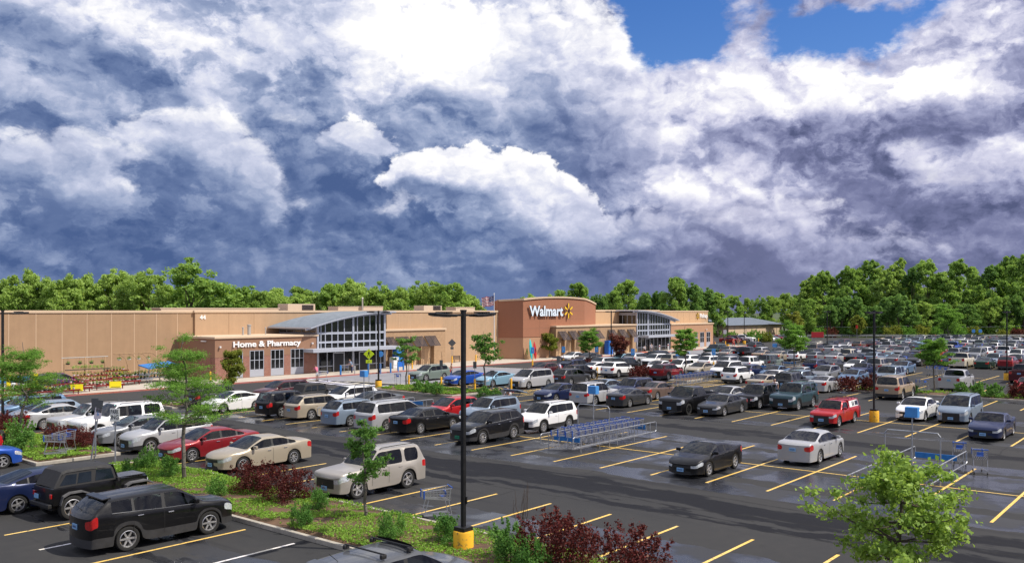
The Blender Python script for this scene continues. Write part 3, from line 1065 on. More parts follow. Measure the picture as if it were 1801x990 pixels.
def off_roader(label, cat, loc, rz, body_m, top_m, colour, spare=False, group=None, hard=False):
    """Small square off-roader with separate wings, an upright screen and a cloth hood."""
    root = thing('off_roader', label, cat, loc, rz, group)
    mb = MB()
    mb.bbox((-.72, 0, .86), (2.25, 1.50, .62), body_m, .05)
    mb.bbox((-1.78, 0, .72), (.12, 1.44, .34), body_m, .03)
    mb.bbox((.50, 0, .92), (.30, 1.46, .60), body_m, .05)
    o = mb.build('body', root, True)
    o.color = colour
    mb = MB()
    vs = [(.62, s * .66, z) for s in (-1, 1) for z in (.70, 1.17)] + [(1.78, s * .50, z) for s in (-1, 1) for z in (.66, 1.10)]
    mb.add(vs, [(0, 1, 3, 2), (4, 6, 7, 5), (1, 5, 7, 3), (0, 4, 5, 1), (2, 3, 7, 6), (0, 2, 6, 4)], body_m)
    mb.bbox((1.2, 0, 1.155), (1.1, .92, .05), body_m, .02)
    o = mb.build('bonnet', root)
    o.color = colour
    mb = MB()
    for k in range(7):
        mb.box((1.795, -.27 + k * .09, .90), (.02, .045, .30), 'black plastic')
    mb.build('grille', root)
    for s in (-1, 1):
        mb = MB()
        prof = [(.72, .62), (.80, .90), (1.0, .99), (1.62, .99), (1.86, .86)]
        for (x0, z0), (x1, z1) in zip(prof, prof[1:]):
            a, b = s * .50, s * .86
            mb.add([(x0, a, z0), (x1, a, z1), (x1, b, z1), (x0, b, z0), (x0, a, z0 - .05), (x1, a, z1 - .05), (x1, b, z1 - .05), (x0, b, z0 - .05)],
                   [(0, 1, 2, 3), (7, 6, 5, 4), (3, 2, 6, 7), (0, 4, 5, 1)], 'flare grey')
        mb.build('front_wing', root)
        mb = MB()
        prof = [(-1.62, .62), (-1.54, .88), (-1.30, .99), (-.86, .99), (-.62, .88), (-.50, .62)]
        for (x0, z0), (x1, z1) in zip(prof, prof[1:]):
            a, b = s * .74, s * .90
            mb.add([(x0, a, z0), (x1, a, z1), (x1, b, z1), (x0, b, z0), (x0, a, z0 - .06), (x1, a, z1 - .06), (x1, b, z1 - .06), (x0, b, z0 - .06)],
                   [(0, 1, 2, 3), (7, 6, 5, 4), (3, 2, 6, 7), (0, 4, 5, 1)], 'flare grey')
        mb.build('rear_flare', root)
        mb = MB()
        mb.lathe([(.001, .03), (.10, .03), (.11, 0)][::-1], 'headlight', 12, 'X', (1.79, s * .38, .93))
        mb.build('headlight', root)
        mb = MB()
        mb.bbox((-1.86, s * .64, .90), (.06, .13, .16), 'tail light', .02)
        mb.build('tail_light', root)
        mb = MB()
        mb.bbox((.42, s * .88, 1.20), (.10, .18, .16), 'black plastic', .03)
        mb.build('mirror', root)
        mb = MB()
        mb.bbox((.78, s * .875, .80), (.06, .03, .05), 'amber light', .01)
        mb.build('side_marker', root)
    mb = MB()
    mb.quad((.52, -.66, 1.18), (.52, .66, 1.18), (.34, .62, 1.68), (.34, -.62, 1.68), 'car glass')
    mb.build('windscreen', root)
    mb = MB()
    for p, q in (((.53, -.68, 1.17), (.34, -.64, 1.72)), ((.53, .68, 1.17), (.34, .64, 1.72)), ((.34, -.64, 1.70), (.34, .64, 1.70))):
        mb.tube(p, q, .03, body_m, 6)
    o = mb.build('screen_frame', root)
    o.color = colour
    # hood: roof sheet and raked back, bowed a little
    mb = MB()
    vs, fs = [], []
    sec = [(.36, 1.70, .63), (.0, 1.755, .66), (-.7, 1.775, .67), (-1.35, 1.76, .67), (-1.50, 1.70, .67), (-1.80, 1.18, .73)]
    for x, z, w in sec:
        vs += [(x, -w - .02, z - .10), (x, -w + .03, z - .01), (x, -w * .4, z + .015), (x, w * .4, z + .015), (x, w - .03, z - .01), (x, w + .02, z - .10)]
    for k in range(5):
        for j in range(5):
            a = k * 6 + j
            fs.append((a, a + 1, a + 7, a + 6))
    mb.add(vs, fs, top_m)
    for s in (-1, 1):
        y0, y1 = s * .73, s * .67
        q = [(.46, y0, 1.17), (.34, y1, 1.62), (-.40, y1, 1.66), (-1.42, y1, 1.66), (-1.78, y0, 1.17)]
        mb.add(q, [(0, 1, 2, 3, 4) if s < 0 else (4, 3, 2, 1, 0)], top_m)
    o = mb.build('hood', root, True)
    o.color = colour
    for s in (-1, 1):
        for pts in ([(.36, 1.24), (.26, 1.60), (-.28, 1.62), (-.34, 1.24)], [(-.48, 1.24), (-.46, 1.60), (-.90, 1.60), (-.98, 1.24)], [(-1.04, 1.24), (-.98, 1.58), (-1.36, 1.58), (-1.60, 1.24)]):
            mb = MB()
            f = lambda z: s * (.73 - (z - 1.17) / .49 * .06 + .006)
            mb.add([(x, f(z), z) for x, z in pts], [(0, 1, 2, 3) if s < 0 else (3, 2, 1, 0)], 'car glass')
            mb.build('window', root)
    mb = MB()
    mb.bbox((1.90, 0, .60), (.14, 1.30, .14), 'black plastic', .03)
    mb.build('front_bumper', root)
    mb = MB()
    mb.bbox((-1.92, 0, .56), (.14, 1.40, .14), 'black plastic', .03)
    mb.build('rear_bumper', root)
    mb = MB()
    mb.box((-.1, 0, .46), (3.3, .9, .22), 'black plastic')
    mb.build('underbody', root)
    mb = MB()
    mb.bbox((-1.87, .45, .80), (.03, .32, .16), 'plate blue', .006)
    mb.build('licence_plate', root)
    if spare:
        mb = MB()
        mb.lathe([(.24, -.11), (.33, -.125), (.37, -.08), (.37, .08), (.33, .125), (.24, .11), (.001, .10)], 'tyre rubber', 22, 'X', (-2.02, 0, 1.02))
        mb.build('spare_wheel', root, True)
    add_wheels(root, [(1.17, .68), (1.17, -.68), (-1.20, .72), (-1.20, -.72)], .43, .31, 'six')
    return root
# ------------------------------------------------------------------ foliage
def leaf_mat(name, c0, c1, gloss=0.02, trans=0.42, soft=2.2):
    """Leaves: colour differs from leaf to leaf and from bough to bough; some light comes through."""
    m = bpy.data.materials.new(name)
    m.use_nodes = True
    t = m.node_tree
    t.nodes.clear()
    N = Nodes(t)
    geo = N.new('ShaderNodeNewGeometry')
    oi = N.new('ShaderNodeObjectInfo')
    tc = N.new('ShaderNodeTexCoord').outputs['Object']
    f = N.m('ADD', N.m('MULTIPLY', geo.outputs['Random Per Island'], 0.45), N.m('MULTIPLY', N.noise(tc, 1.0 / soft, 3.0, 0.6), 0.75))
    f = N.m('ADD', f, N.m('MULTIPLY', N.m('SUBTRACT', oi.outputs['Random'], 0.5), 0.35))
    col = N.ramp(f, [(0.25, (*c0, 1)), (0.85, (*c1, 1))])
    di, tr = N.new('ShaderNodeBsdfDiffuse'), N.new('ShaderNodeBsdfTranslucent')
    gl, out = N.new('ShaderNodeBsdfAnisotropic'), N.new('ShaderNodeOutputMaterial')
    mx, mg = N.new('ShaderNodeMixShader'), N.new('ShaderNodeMixShader')
    N.put(di.inputs[0], col)
    N.put(tr.inputs[0], N.mix(0.5, col, (c1[0] * 1.3, c1[1] * 1.25, c1[2] * .6, 1)))
    gl.inputs['Color'].default_value = (.35, .38, .30, 1)
    gl.inputs['Roughness'].default_value = 0.5
    mx.inputs[0].default_value = trans
    t.links.new(di.outputs[0], mx.inputs[1])
    t.links.new(tr.outputs[0], mx.inputs[2])
    mg.inputs[0].default_value = gloss
    t.links.new(mx.outputs[0], mg.inputs[1])
    t.links.new(gl.outputs[0], mg.inputs[2])
    t.links.new(mg.outputs[0], out.inputs[0])
    MATS[name] = m
    return m


leaf_mat('leaf woodland', (0.109, 0.227, 0.049), (0.367, 0.540, 0.137), soft=3.0)
leaf_mat('leaf woodland dark', (0.070, 0.167, 0.046), (0.253, 0.423, 0.120), soft=3.0)
leaf_mat('leaf woodland pale', (0.145, 0.265, 0.057), (0.418, 0.571, 0.154), soft=3.0)
leaf_mat('leaf locust', (0.079, 0.201, 0.033), (0.223, 0.416, 0.081), soft=.8)
leaf_mat('leaf bright', (0.122, 0.240, 0.036), (0.330, 0.480, 0.099), gloss=.05, soft=.6)
leaf_mat('leaf maple', (0.067, 0.171, 0.038), (0.203, 0.372, 0.093), soft=.6)
leaf_mat('leaf pear', (0.117, 0.177, 0.027), (0.305, 0.331, 0.069), soft=.8)
leaf_mat('leaf barberry', (0.046, 0.010, 0.011), (0.161, 0.034, 0.034), gloss=.04, trans=.25, soft=.4)
leaf_mat('leaf plum', (0.077, 0.024, 0.022), (0.209, 0.072, 0.055), trans=.25, soft=.6)
leaf_mat('leaf juniper', (0.056, 0.165, 0.039), (0.189, 0.372, 0.087), soft=.3)
leaf_mat('leaf ground cover', (0.111, 0.236, 0.033), (0.314, 0.500, 0.091), soft=.7)
mat('bark', (.075, .058, .042), .85, var=.3, vscale=14, bump=.4)
mat('bark grey', (.13, .115, .095), .85, var=.25, vscale=14, bump=.3)
mat('twig', (.06, .04, .03), .8)


def leaf_cloud(rng, clumps, per, size, wide=.55, droop=0.0, shell=.5, flat=1.0):
    """Diamond leaves filling the given clumps. clumps: (x, y, z, rx, ry, rz) rows. Returns verts, faces arrays."""
    cl = np.asarray(clumps, dtype=np.float64)
    n = len(cl) * per
    idx = np.repeat(np.arange(len(cl)), per)
    d = rng.normal(size=(n, 3))
    d /= np.linalg.norm(d, axis=1)[:, None]
    r = shell + (1 - shell) * rng.random(n)
    r *= np.where(rng.random(n) < .12, 1.25, 1.0)
    c = cl[idx, :3] + d * r[:, None] * cl[idx, 3:6]
    nrm = d * .6 + rng.normal(size=(n, 3)) * .75 + np.array([0, 0, .35])
    nrm /= np.linalg.norm(nrm, axis=1)[:, None]
    a = rng.normal(size=(n, 3)) + d * .5 - np.array([0, 0, droop])
    u = a - nrm * np.sum(a * nrm, axis=1)[:, None]
    u /= np.linalg.norm(u, axis=1)[:, None]
    v = np.cross(nrm, u)
    s = size * (.6 + .8 * rng.random(n))[:, None]
    bend = nrm * s * .12
    p0, p1, p2, p3 = c - u * s * .5, c + v * s * wide * .5 + bend, c + u * s * .5, c - v * s * wide * .5 + bend
    vs = np.stack([p0, p1, p2, p3], axis=1).reshape(-1, 3)
    return vs


def quads_mesh(name, vs, m):
    me = bpy.data.meshes.new(name)
    n = len(vs) // 4
    me.vertices.add(len(vs))
    me.vertices.foreach_set('co', np.asarray(vs, dtype=np.float32).ravel())
    me.loops.add(n * 4)
    me.loops.foreach_set('vertex_index', np.arange(n * 4, dtype=np.int32))
    me.polygons.add(n)
    me.polygons.foreach_set('loop_start', np.arange(0, n * 4, 4, dtype=np.int32))
    me.materials.append(MATS[m])
    me.update(calc_edges=True)
    return me


def limb(mb, p, q, r0, r1, m, rnd, sag=.1, n=7, seg=4):
    p, q = Vector(p), Vector(q)
    pts = []
    for i in range(seg + 1):
        f = i / seg
        w = Vector((rnd.uniform(-1, 1), rnd.uniform(-1, 1), rnd.uniform(-.5, .5))) * (q - p).length * .05 * (0 < i < seg)
        pts.append(p.lerp(q, f) + w + Vector((0, 0, sag * 4 * f * (1 - f))))
    for i in range(seg):
        mb.tube(pts[i], pts[i + 1], r0 + (r1 - r0) * i / seg, m, n, r0 + (r1 - r0) * (i + 1) / seg, caps=False)
    return pts


def woodland_meshes(seed, h, w, low, leaf, dens=1.0, size=.5):
    """A grown tree: trunk with limbs, and a crown of uneven clumps with gaps between them."""
    rnd = random.Random(seed)
    rng = np.random.default_rng(seed)
    cl = []
    lobes = []
    zc = (h + low) / 2
    hz = (h - low) / 2
    for i in range(22):
        a = rnd.uniform(0, 6.283)
        t = rnd.uniform(-1.0, .98)
        rad = w * math.sqrt(max(.05, 1 - t * t)) * rnd.uniform(.45, .86)
        lobes.append((rad * math.cos(a), rad * math.sin(a), zc + hz * t * .90, rnd.uniform(.28, .46) * w))
    lobes.append((rnd.uniform(-.2, .2) * w, rnd.uniform(-.2, .2) * w, h - .3 * w, .34 * w))
    for x, y, z, r in lobes:
        for k in range(9):
            d = Vector((rnd.gauss(0, 1), rnd.gauss(0, 1), rnd.gauss(0, .9))).normalized() * r * rnd.uniform(.5, 1.05)
            s = r * rnd.uniform(.30, .55)
            cl.append((x + d.x, y + d.y, z + d.z, s, s, s * .75))
    crown = quads_mesh('crown', leaf_cloud(rng, cl, int(74 * dens), size, .7, .2, .35), leaf)
    mb = MB()
    limb(mb, (0, 0, -.2), (rnd.uniform(-.3, .3), rnd.uniform(-.3, .3), zc), .028 * h * .8, .014 * h, 'bark', rnd, 0, 8)
    for x, y, z, r in lobes[::2]:
        limb(mb, (0, 0, low + (z - low) * .35), (x, y, z), .10, .04, 'bark', rnd, .2, 5, 3)
    return mb.mesh('trunk', True), crown


def small_tree_meshes(seed, h, w, leaf, size, kind, bark='bark grey', count=42, per=90, base=None):
    """Young street tree. kind: 'airy' (flat sprays on long boughs), 'round' (dense egg) or 'loose' (open boughs, broad leaves)."""
    rnd = random.Random(seed)
    rng = np.random.default_rng(seed)
    mb = MB()
    base = base if base is not None else h * .34
    tr = .011 * h + .022
    top = Vector((rnd.uniform(-.15, .15), rnd.uniform(-.15, .15), h * .93))
    pts = limb(mb, (0, 0, -.1), (top.x * .3, top.y * .3, base), tr, tr * .8, bark, rnd, 0, 8)
    pts2 = limb(mb, pts[-1], top, tr * .8, .012, bark, rnd, 0, 7, 6)
    cl = []
    for i in range(count):
        f = rnd.random() ** .85
        z0 = base + (h * .9 - base) * f
        a = i * 2.39996 + rnd.uniform(-.4, .4)
        if kind == 'airy':
            ln = w * (1.0 - .62 * f) * rnd.uniform(.55, 1.05)
            rise = ln * rnd.uniform(.18, .62)
        elif kind == 'round':
            ln = w * math.sqrt(max(.04, 1 - (2 * f - .85) ** 2 / 1.5)) * rnd.uniform(.25, .92)
            rise = ln * rnd.uniform(.2, .6)
        else:
            ln = w * (1.05 - .55 * abs(f - .35) * 1.6) * rnd.uniform(.35, 1.05)
            rise = ln * rnd.uniform(-.12, .55)
        k = min(len(pts2) - 1, int(f * (len(pts2) - 1) * .85))
        p = Vector(pts2[k]).lerp(Vector(pts2[min(k + 1, len(pts2) - 1)]), .5)
        p.z = min(p.z, z0)
        q = p + Vector((math.cos(a) * ln, math.sin(a) * ln, rise))
        bp = limb(mb, p, q, .014 + .008 * ln, .004, bark, rnd, -.06 * ln, 5, 4)
        steps = 4 if kind == 'airy' else 3
        for j in range(steps):
            g = .35 + .65 * (j + rnd.random()) / steps
            c = p.lerp(q, min(1, g)) + Vector((rnd.gauss(0, .10), rnd.gauss(0, .10), rnd.gauss(0, .06))) * w * .6
            if kind == 'airy':
                s = w * rnd.uniform(.11, .20)
                cl.append((c.x, c.y, c.z, s * 1.25, s * 1.25, s * .42))
            elif kind == 'round':
                s = w * rnd.uniform(.16, .27)
                cl.append((c.x, c.y, c.z, s, s, s * .85))
            else:
                s = w * rnd.uniform(.11, .20)
                cl.append((c.x, c.y, c.z, s * 1.1, s * 1.1, s * .7))
    crown = quads_mesh('crown', leaf_cloud(rng, cl, per, size, .30 if kind == 'airy' else .72, .35, .1), leaf)
    return mb.mesh('trunk', True), crown


def shrub_meshes(seed, h, w, leaf, size, per=70, n=26, upright=.5, stems=7):
    rnd = random.Random(seed)
    rng = np.random.default_rng(seed)
    cl, shoots, mb = [], [], MB()
    for i in range(n):
        a = rnd.uniform(0, 6.283)
        f = math.sqrt(rnd.random())
        zz = h * (.12 + .72 * rnd.random() * (1.08 - .45 * f * f))
        s = w * rnd.uniform(.12, .22)
        cl.append((math.cos(a) * w * .5 * f * .85, math.sin(a) * w * .5 * f * .85, zz, s, s, s * (.8 + upright)))
    # shoots that break the outline
    for i in range(n):
        a = rnd.uniform(0, 6.283)
        f = rnd.random() ** .6 * .46 * w
        x, y = math.cos(a) * f, math.sin(a) * f
        t = h * (.66 + .36 * rnd.random()) * (1.08 - .8 * (f / w) ** 2)
        for k in range(2):
            shoots.append((x * (1 + .10 * k), y * (1 + .10 * k), t - .08 * h + .09 * h * k, .040 * w, .040 * w, .07 * h))
    vs = np.concatenate([leaf_cloud(rng, cl, per, size, .6, 0, .25), leaf_cloud(rng, shoots, max(6, per // 5), size, .6, 0, .0)])
    vs[:, 2] = np.maximum(vs[:, 2], .01)
    for i in range(stems):
        a = 6.283 * i / stems + rnd.uniform(-.3, .3)
        mb.tube((math.cos(a) * .05, math.sin(a) * .05, -.05), (math.cos(a) * w * .32, math.sin(a) * w * .32, h * .7), .014, 'twig', 5, .006)
    return mb.mesh('stem', True), quads_mesh('foliage', vs, leaf)


def plant(name, meshes, label, cat, loc, rz=0.0, sc=1.0, group=None, names=('trunk', 'crown')):
    t = thing(name, label, cat, loc, rz, group)
    t.scale = (sc, sc, sc) if not isinstance(sc, tuple) else sc
    for n, me in zip(names, meshes):
        put(n, me, t)
    return t
# ------------------------------------------------------------------ ground, lot, islands
STALL = 2.73
B0 = 6.33                                            # first stall line


def asphalt_mat(name, wet=True, base=.034):
    m = bpy.data.materials.new(name)
    m.use_nodes = True
    t = m.node_tree
    b = t.nodes['Principled BSDF']
    N = Nodes(t)
    p = N.new('ShaderNodeTexCoord').outputs['Object']
    x, y, _ = N.sep(p)
    grit = N.noise(p, 55.0, 3.0, 0.7)
    mid = N.noise(p, 2.2, 5.0, 0.65)
    big = N.noise(N.vm('MULTIPLY', p, (.16, .06, 1)), 1.0, 4.0, 0.55)
    v = N.m('ADD', N.m('ADD', N.m('MULTIPLY', grit, .50), N.m('MULTIPLY', mid, .30)), N.m('MULTIPLY', big, .5))
    col = N.ramp(v, [(.30, (base * .62, base * .62, base * .66, 1)), (.62, (base, base, base * 1.04, 1)), (.86, (base * 1.45, base * 1.42, base * 1.40, 1))])
    rough = N.step(v, .3, .9, .72, .92)
    if wet:
        # rain still lying along the aisles and in the dips of the stalls
        wob = N.m('SUBTRACT', N.noise(N.vm('MULTIPLY', p, (.3, .12, 1)), 1.0, 4.0, .6), .5)
        fine = N.m('SUBTRACT', N.noise(N.vm('MULTIPLY', p, (1.0, .5, 1)), 1.0, 5.0, .65), .5)
        xs = N.m('ADD', x, N.m('ADD', N.m('MULTIPLY', wob, 3.0), N.m('MULTIPLY', fine, .9)))

        def band(c, wd, amp, v=xs):
            d = N.m('ABSOLUTE', N.m('SUBTRACT', v, c))
            return N.step(d, wd * .78, wd, amp, 0.0)
        patch = N.noise(N.vm('MULTIPLY', p, (.40, .11, 1)), 1.0, 5.0, .62)
        w = None
        for c, wd, amp in ((33.8, 1.25, 1.1), (45.0, 1.2, .85), (37.4, 1.7, .80), (41.9, 1.6, .75), (23.3, 1.2, .6), (54.0, 1.0, .65), (64.5, 1.4, .5), (79.5, 1.1, .5), (14.0, 1.4, .45)):
            e = band(c, wd, amp)
            w = e if w is None else N.m('MAXIMUM', w, e)
        w = N.m('MULTIPLY', w, N.step(patch, .32, .48, .45, 1.3))
        w = N.step(N.m('ADD', w, N.m('MULTIPLY', fine, .6)), .44, .56)
        # the long dark trail where water drains down the middle of the lane
        xd = N.m('ADD', x, N.m('ADD', N.m('MULTIPLY', wob, 4.2), N.m('MULTIPLY', fine, 1.5)))
        dark = N.m('MAXIMUM', band(30.3, 1.15, 1.0, xd), N.m('MAXIMUM', band(28.4, .40, 1.0, xd), band(49.3, .8, .9, xd)))
        dark = N.m('MULTIPLY', dark, N.step(N.noise(N.vm('MULTIPLY', p, (.5, .09, 1)), 1.3, 6.0, .68), .37, .43))
        col = N.mix(N.m('MULTIPLY', w, .68), col, (.009, .0105, .016, 1))
        col = N.mix(N.m('MULTIPLY', dark, .88), col, (.005, .0055, .009, 1))
        pool = N.step(N.m('MULTIPLY', w, N.noise(p, .45, 3.0, .5)), .38, .54)
        rough = N.m('SUBTRACT', rough, N.m('ADD', N.m('MULTIPLY', w, .16), N.m('MULTIPLY', pool, .44)))
        # tarred cracks: thin wandering lines along and across the aisles
        def crack(coord, other, at, wd, amp, f):
            n1 = N.m('SUBTRACT', N.noise(N.xyz(N.m('MULTIPLY', other, f), at, 3.0), 1.0, 5.0, .6), .5)
            d = N.m('ABSOLUTE', N.m('SUBTRACT', coord, N.m('ADD', at, N.m('MULTIPLY', n1, amp))))
            return N.step(d, wd * .5, wd, 1.0, 0.0)
        ck = None
        for at, wd, amp in ((29.4, .10, 2.4), (31.2, .08, 2.0), (27.6, .06, 1.6), (49.5, .06, 2.5), (13.0, .05, 1.5), (69.0, .06, 2)):
            e = crack(x, y, at, wd, amp, .10)
            ck = e if ck is None else N.m('MAXIMUM', ck, e)
        for at, wd in ((22.6, .05), (47.0, .05), (9.0, .04)):
            ck = N.m('MAXIMUM', ck, crack(y, x, at, wd, 1.2, .14))
        ck = N.m('MULTIPLY', ck, N.step(mid, .35, .55))
        col = N.mix(N.m('MULTIPLY', ck, .75), col, (.012, .012, .013, 1))
        # damp, dark trails along the driving lanes
        trail = N.noise(N.vm('MULTIPLY', p, (.55, .045, 1)), 1.0, 6.0, .66)
        col = N.mix(N.step(trail, .52, .64, 0, .55), col, (.014, .0145, .018, 1))
        # a few spots of oil
        oil = N.step(N.noise(p, .9, 4.0, .6), .66, .74)
        col = N.mix(N.m('MULTIPLY', oil, .5), col, (.018, .017, .016, 1))
    N.put(b.inputs['Base Color'], col)
    N.put(b.inputs['Roughness'], rough)
    b.inputs['Specular IOR Level'].default_value = .22
    if wet:
        N.put(b.inputs['Specular IOR Level'], N.m('ADD', .20, N.m('MULTIPLY', w, .45)))
    bn = N.new('ShaderNodeBump')
    bn.inputs['Strength'].default_value = .35
    bn.inputs['Distance'].default_value = .01
    h = grit
    if wet:
        h = N.m('MULTIPLY', grit, N.m('SUBTRACT', 1.0, N.m('MULTIPLY', pool, .95)))
    N.put(bn.inputs['Height'], h)
    N.put(b.inputs['Normal'], bn.outputs[0])
    MATS[name] = m
    return m


def worn_paint(name, c):
    m = bpy.data.materials.new(name)
    m.use_nodes = True
    N = Nodes(m.node_tree)
    b = m.node_tree.nodes['Principled BSDF']
    p = N.new('ShaderNodeTexCoord').outputs['Object']
    n = N.noise(p, 7.0, 6.0, .7)
    n2 = N.noise(p, .35, 3.0, .5)
    col = N.mix(N.step(n2, .35, .7), c, (min(1, c[0] * 1.02), min(1, c[1] * 1.12), c[2] * 1.9, 1))
    N.put(b.inputs['Base Color'], N.mix(N.m('MAXIMUM', N.step(n, .54, .68), N.step(N.noise(p, 1.3, 4.0, .6), .58, .80, 0, .65)), col, (.07, .065, .055, 1)))
    b.inputs['Roughness'].default_value = .6
    MATS[name] = m


asphalt_mat('asphalt')
asphalt_mat('asphalt road', False, .040)
worn_paint('yellow line paint', (.78, .50, .10, 1))
worn_paint('white line paint', (.72, .66, .50, 1))
worn_paint('red kerb paint', (.40, .12, .07, 1))
worn_paint('bollard yellow', (.82, .42, .015, 1))
mat('kerb concrete', (.36, .33, .28), .85, var=.22, vscale=3.0, bump=.3, bscale=60)
mat('pavement concrete', (.44, .39, .33), .85, var=.12, vscale=.7, bump=.2, bscale=50)
mat('paver concrete', (.22, .22, .24), .8, var=.15, vscale=.6, bump=.2)
mat('bare soil', (.105, .060, .034), .95, var=.45, vscale=2.2, bump=.6, bscale=18)
mat('meadow', (.050, .075, .020), .95, var=.4, vscale=.08)

mb = MB()
mb.quad((-1500, -1500, -.03), (2500, -1500, -.03), (2500, 2500, -.03), (-1500, 2500, -.03), 'meadow')
structure(mb, 'ground')
mb = MB()
mb.quad((-60, -60, 0), (246, -60, 0), (246, 62.5, 0), (-60, 62.5, 0), 'asphalt')
structure(mb, 'parking_lot')
mb = MB()
mb.quad((-60, 62.5, 0), (246, 62.5, 0), (246, 77.3, 0), (-60, 77.3, 0), 'asphalt road')
mb.quad((172, 77.3, 0), (246, 77.3, 0), (246, 112, 0), (172, 112, 0), 'asphalt road')
structure(mb, 'service_road')
mb = MB()
mb.box((56, 83.9, .05), (232, 12.8, .14), 'pavement concrete')
structure(mb, 'pavement')
mb = MB()
mb.box((56, 77.38, .05), (232.3, .20, .16), 'red kerb paint')
structure(mb, 'kerb')
# grey walkway of pavers across the road in front of the first entrance, edged in white
mb = MB()
mb.quad((60.5, 63.0, .004), (86.5, 63.0, .004), (84.5, 77.25, .004), (58.5, 77.25, .004), 'paver concrete')
mb.quad((127, 63.0, .004), (153, 63.0, .004), (151, 77.25, .004), (129, 77.25, .004), 'paver concrete')
structure(mb, 'crossing')
mb = MB()
for xa, xb in ((60.2, 58.2), (86.8, 84.8), (126.7, 128.7), (153.3, 151.3)):
    mb.quad((xa - .15, 63, .008), (xa + .15, 63, .008), (xb + .15, 77.2, .008), (xb - .15, 77.2, .008), 'white line paint')
for k in range(9):
    mb.quad((55.2 + k * .06, 63.6 + k * 1.5, .006), (58.0, 63.6 + k * 1.5, .006), (58.0, 64.3 + k * 1.5, .006), (55.2, 64.3 + k * 1.5, .006), 'white line paint')
structure(mb, 'road_markings')

# painted stall lines
yl = MB()
W = .055


def stall_line(a0, a1, b, m='yellow line paint'):
    yl.quad((a0, b - W, .004), (a1, b - W, .004), (a1, b + W, .004), (a0, b + W, .004), m)


for k in range(-8, 21):
    b = B0 + STALL * k
    if -20 < b < 33.0:
        stall_line(11.2, 16.7, b + .12, 'white line paint' if k in (6, 8) else 'yellow line paint')
    if b < 62 and not 40.2 < b < 43.9:
        stall_line(21.5, 26.45, b)
    if b < 60.5:
        stall_line(33.9, 45.0, b)
    if b < 60.5:
        stall_line(53.7 if b < 50 else 59.5, 65.7, b)
        stall_line(73.4, 80.2 if b < 27 else 85.9, b)
    for a0, a1 in ((84.9, 91.2), (99.6, 111.4), (122.2, 134.0), (144.6, 156.4), (167.2, 179.0), (189.8, 201.6), (212.0, 218)):
        if b < 60.5 and b > 8:
            stall_line(a0, a1, b)
b0, b1 = -14, 60.4
yl.quad((39.40, b0, .005), (39.50, b0, .005), (39.50, b1, .005), (39.40, b1, .005), 'yellow line paint')
yl.quad((59.85, b0, .005), (59.95, b0, .005), (59.95, 50, .005), (59.85, 50, .005), 'yellow line paint')
for a in (105.5, 128.1, 150.5):
    yl.quad((a - .05, 8, .005), (a + .05, 8, .005), (a + .05, b1, .005), (a - .05, b1, .005), 'yellow line paint')
# hatching: the walk between the islands, and beside the reserved stalls
for k in range(5):
    a = 21.7 + k * .95
    yl.quad((a, 40.7, .005), (a + .14, 40.7, .005), (a + 1.5, 43.2, .005), (a + 1.36, 43.2, .005), 'yellow line paint')
yl.quad((17.2, 40.9, .005), (21.4, 40.9, .005), (21.4, 41.0, .005), (17.2, 41.0, .005), 'white line paint')
for k in range(7):
    a = 60.0 + k * .9
    for c0, c1 in ((48.0, 50.4), (53.0, 54.3), (56.9, 58.1), (60.8, 62.6)):
        yl.quad((a, c0, .005), (a + .13, c0, .005), (a + .8, c1, .005), (a + .67, c1, .005), 'yellow line paint')
for k in range(11):
    a = 74.0 + k * 1.0
    yl.quad((a, 38.9, .005), (a + .14, 38.9, .005), (a + 1.3, 43.0, .005), (a + 1.16, 43.0, .005), 'yellow line paint')
structure(yl, 'parking_lines')


GRASS = []


def island(a0, a1, b0, b1, soil='bare soil', kerb_h=.15):
    """Planting bed: a kerb ring with soil heaped inside it."""
    k = MB()
    w = .17
    z = kerb_h / 2 - .03
    hh = kerb_h + .06
    k.bbox(((a0 + a1) / 2, b0 + w / 2, z), (a1 - a0, w, hh), 'kerb concrete', .03)
    k.bbox(((a0 + a1) / 2, b1 - w / 2, z), (a1 - a0, w, hh), 'kerb concrete', .03)
    n = max(1, int((b1 - b0) / 3.0))
    L = (b1 - b0 - 2 * w) / n
    for i in range(n):
        for a in (a0 + w / 2, a1 - w / 2):
            k.bbox((a, b0 + w + L * (i + .5), z), (w, L - .012, hh), 'kerb concrete', .03)
    structure(k, 'kerb')
    s = MB()
    nx, ny = 8, max(4, int((b1 - b0) / .8))
    rnd = random.Random(int(a0 * 7 + b0))
    vs = []
    for j in range(ny + 1):
        for i in range(nx + 1):
            u, v = i / nx, j / ny
            e = min(1, 6 * min(u, 1 - u), 10 * min(v, 1 - v))
            vs.append((a0 + w + (a1 - a0 - 2 * w) * u, b0 + w + (b1 - b0 - 2 * w) * v, kerb_h - .03 + .10 * e + rnd.uniform(0, .05) * e))
    s.add(vs, [(j * (nx + 1) + i, j * (nx + 1) + i + 1, (j + 1) * (nx + 1) + i + 1, (j + 1) * (nx + 1) + i) for j in range(ny) for i in range(nx)], soil)
    structure(s, 'planting_bed', True)


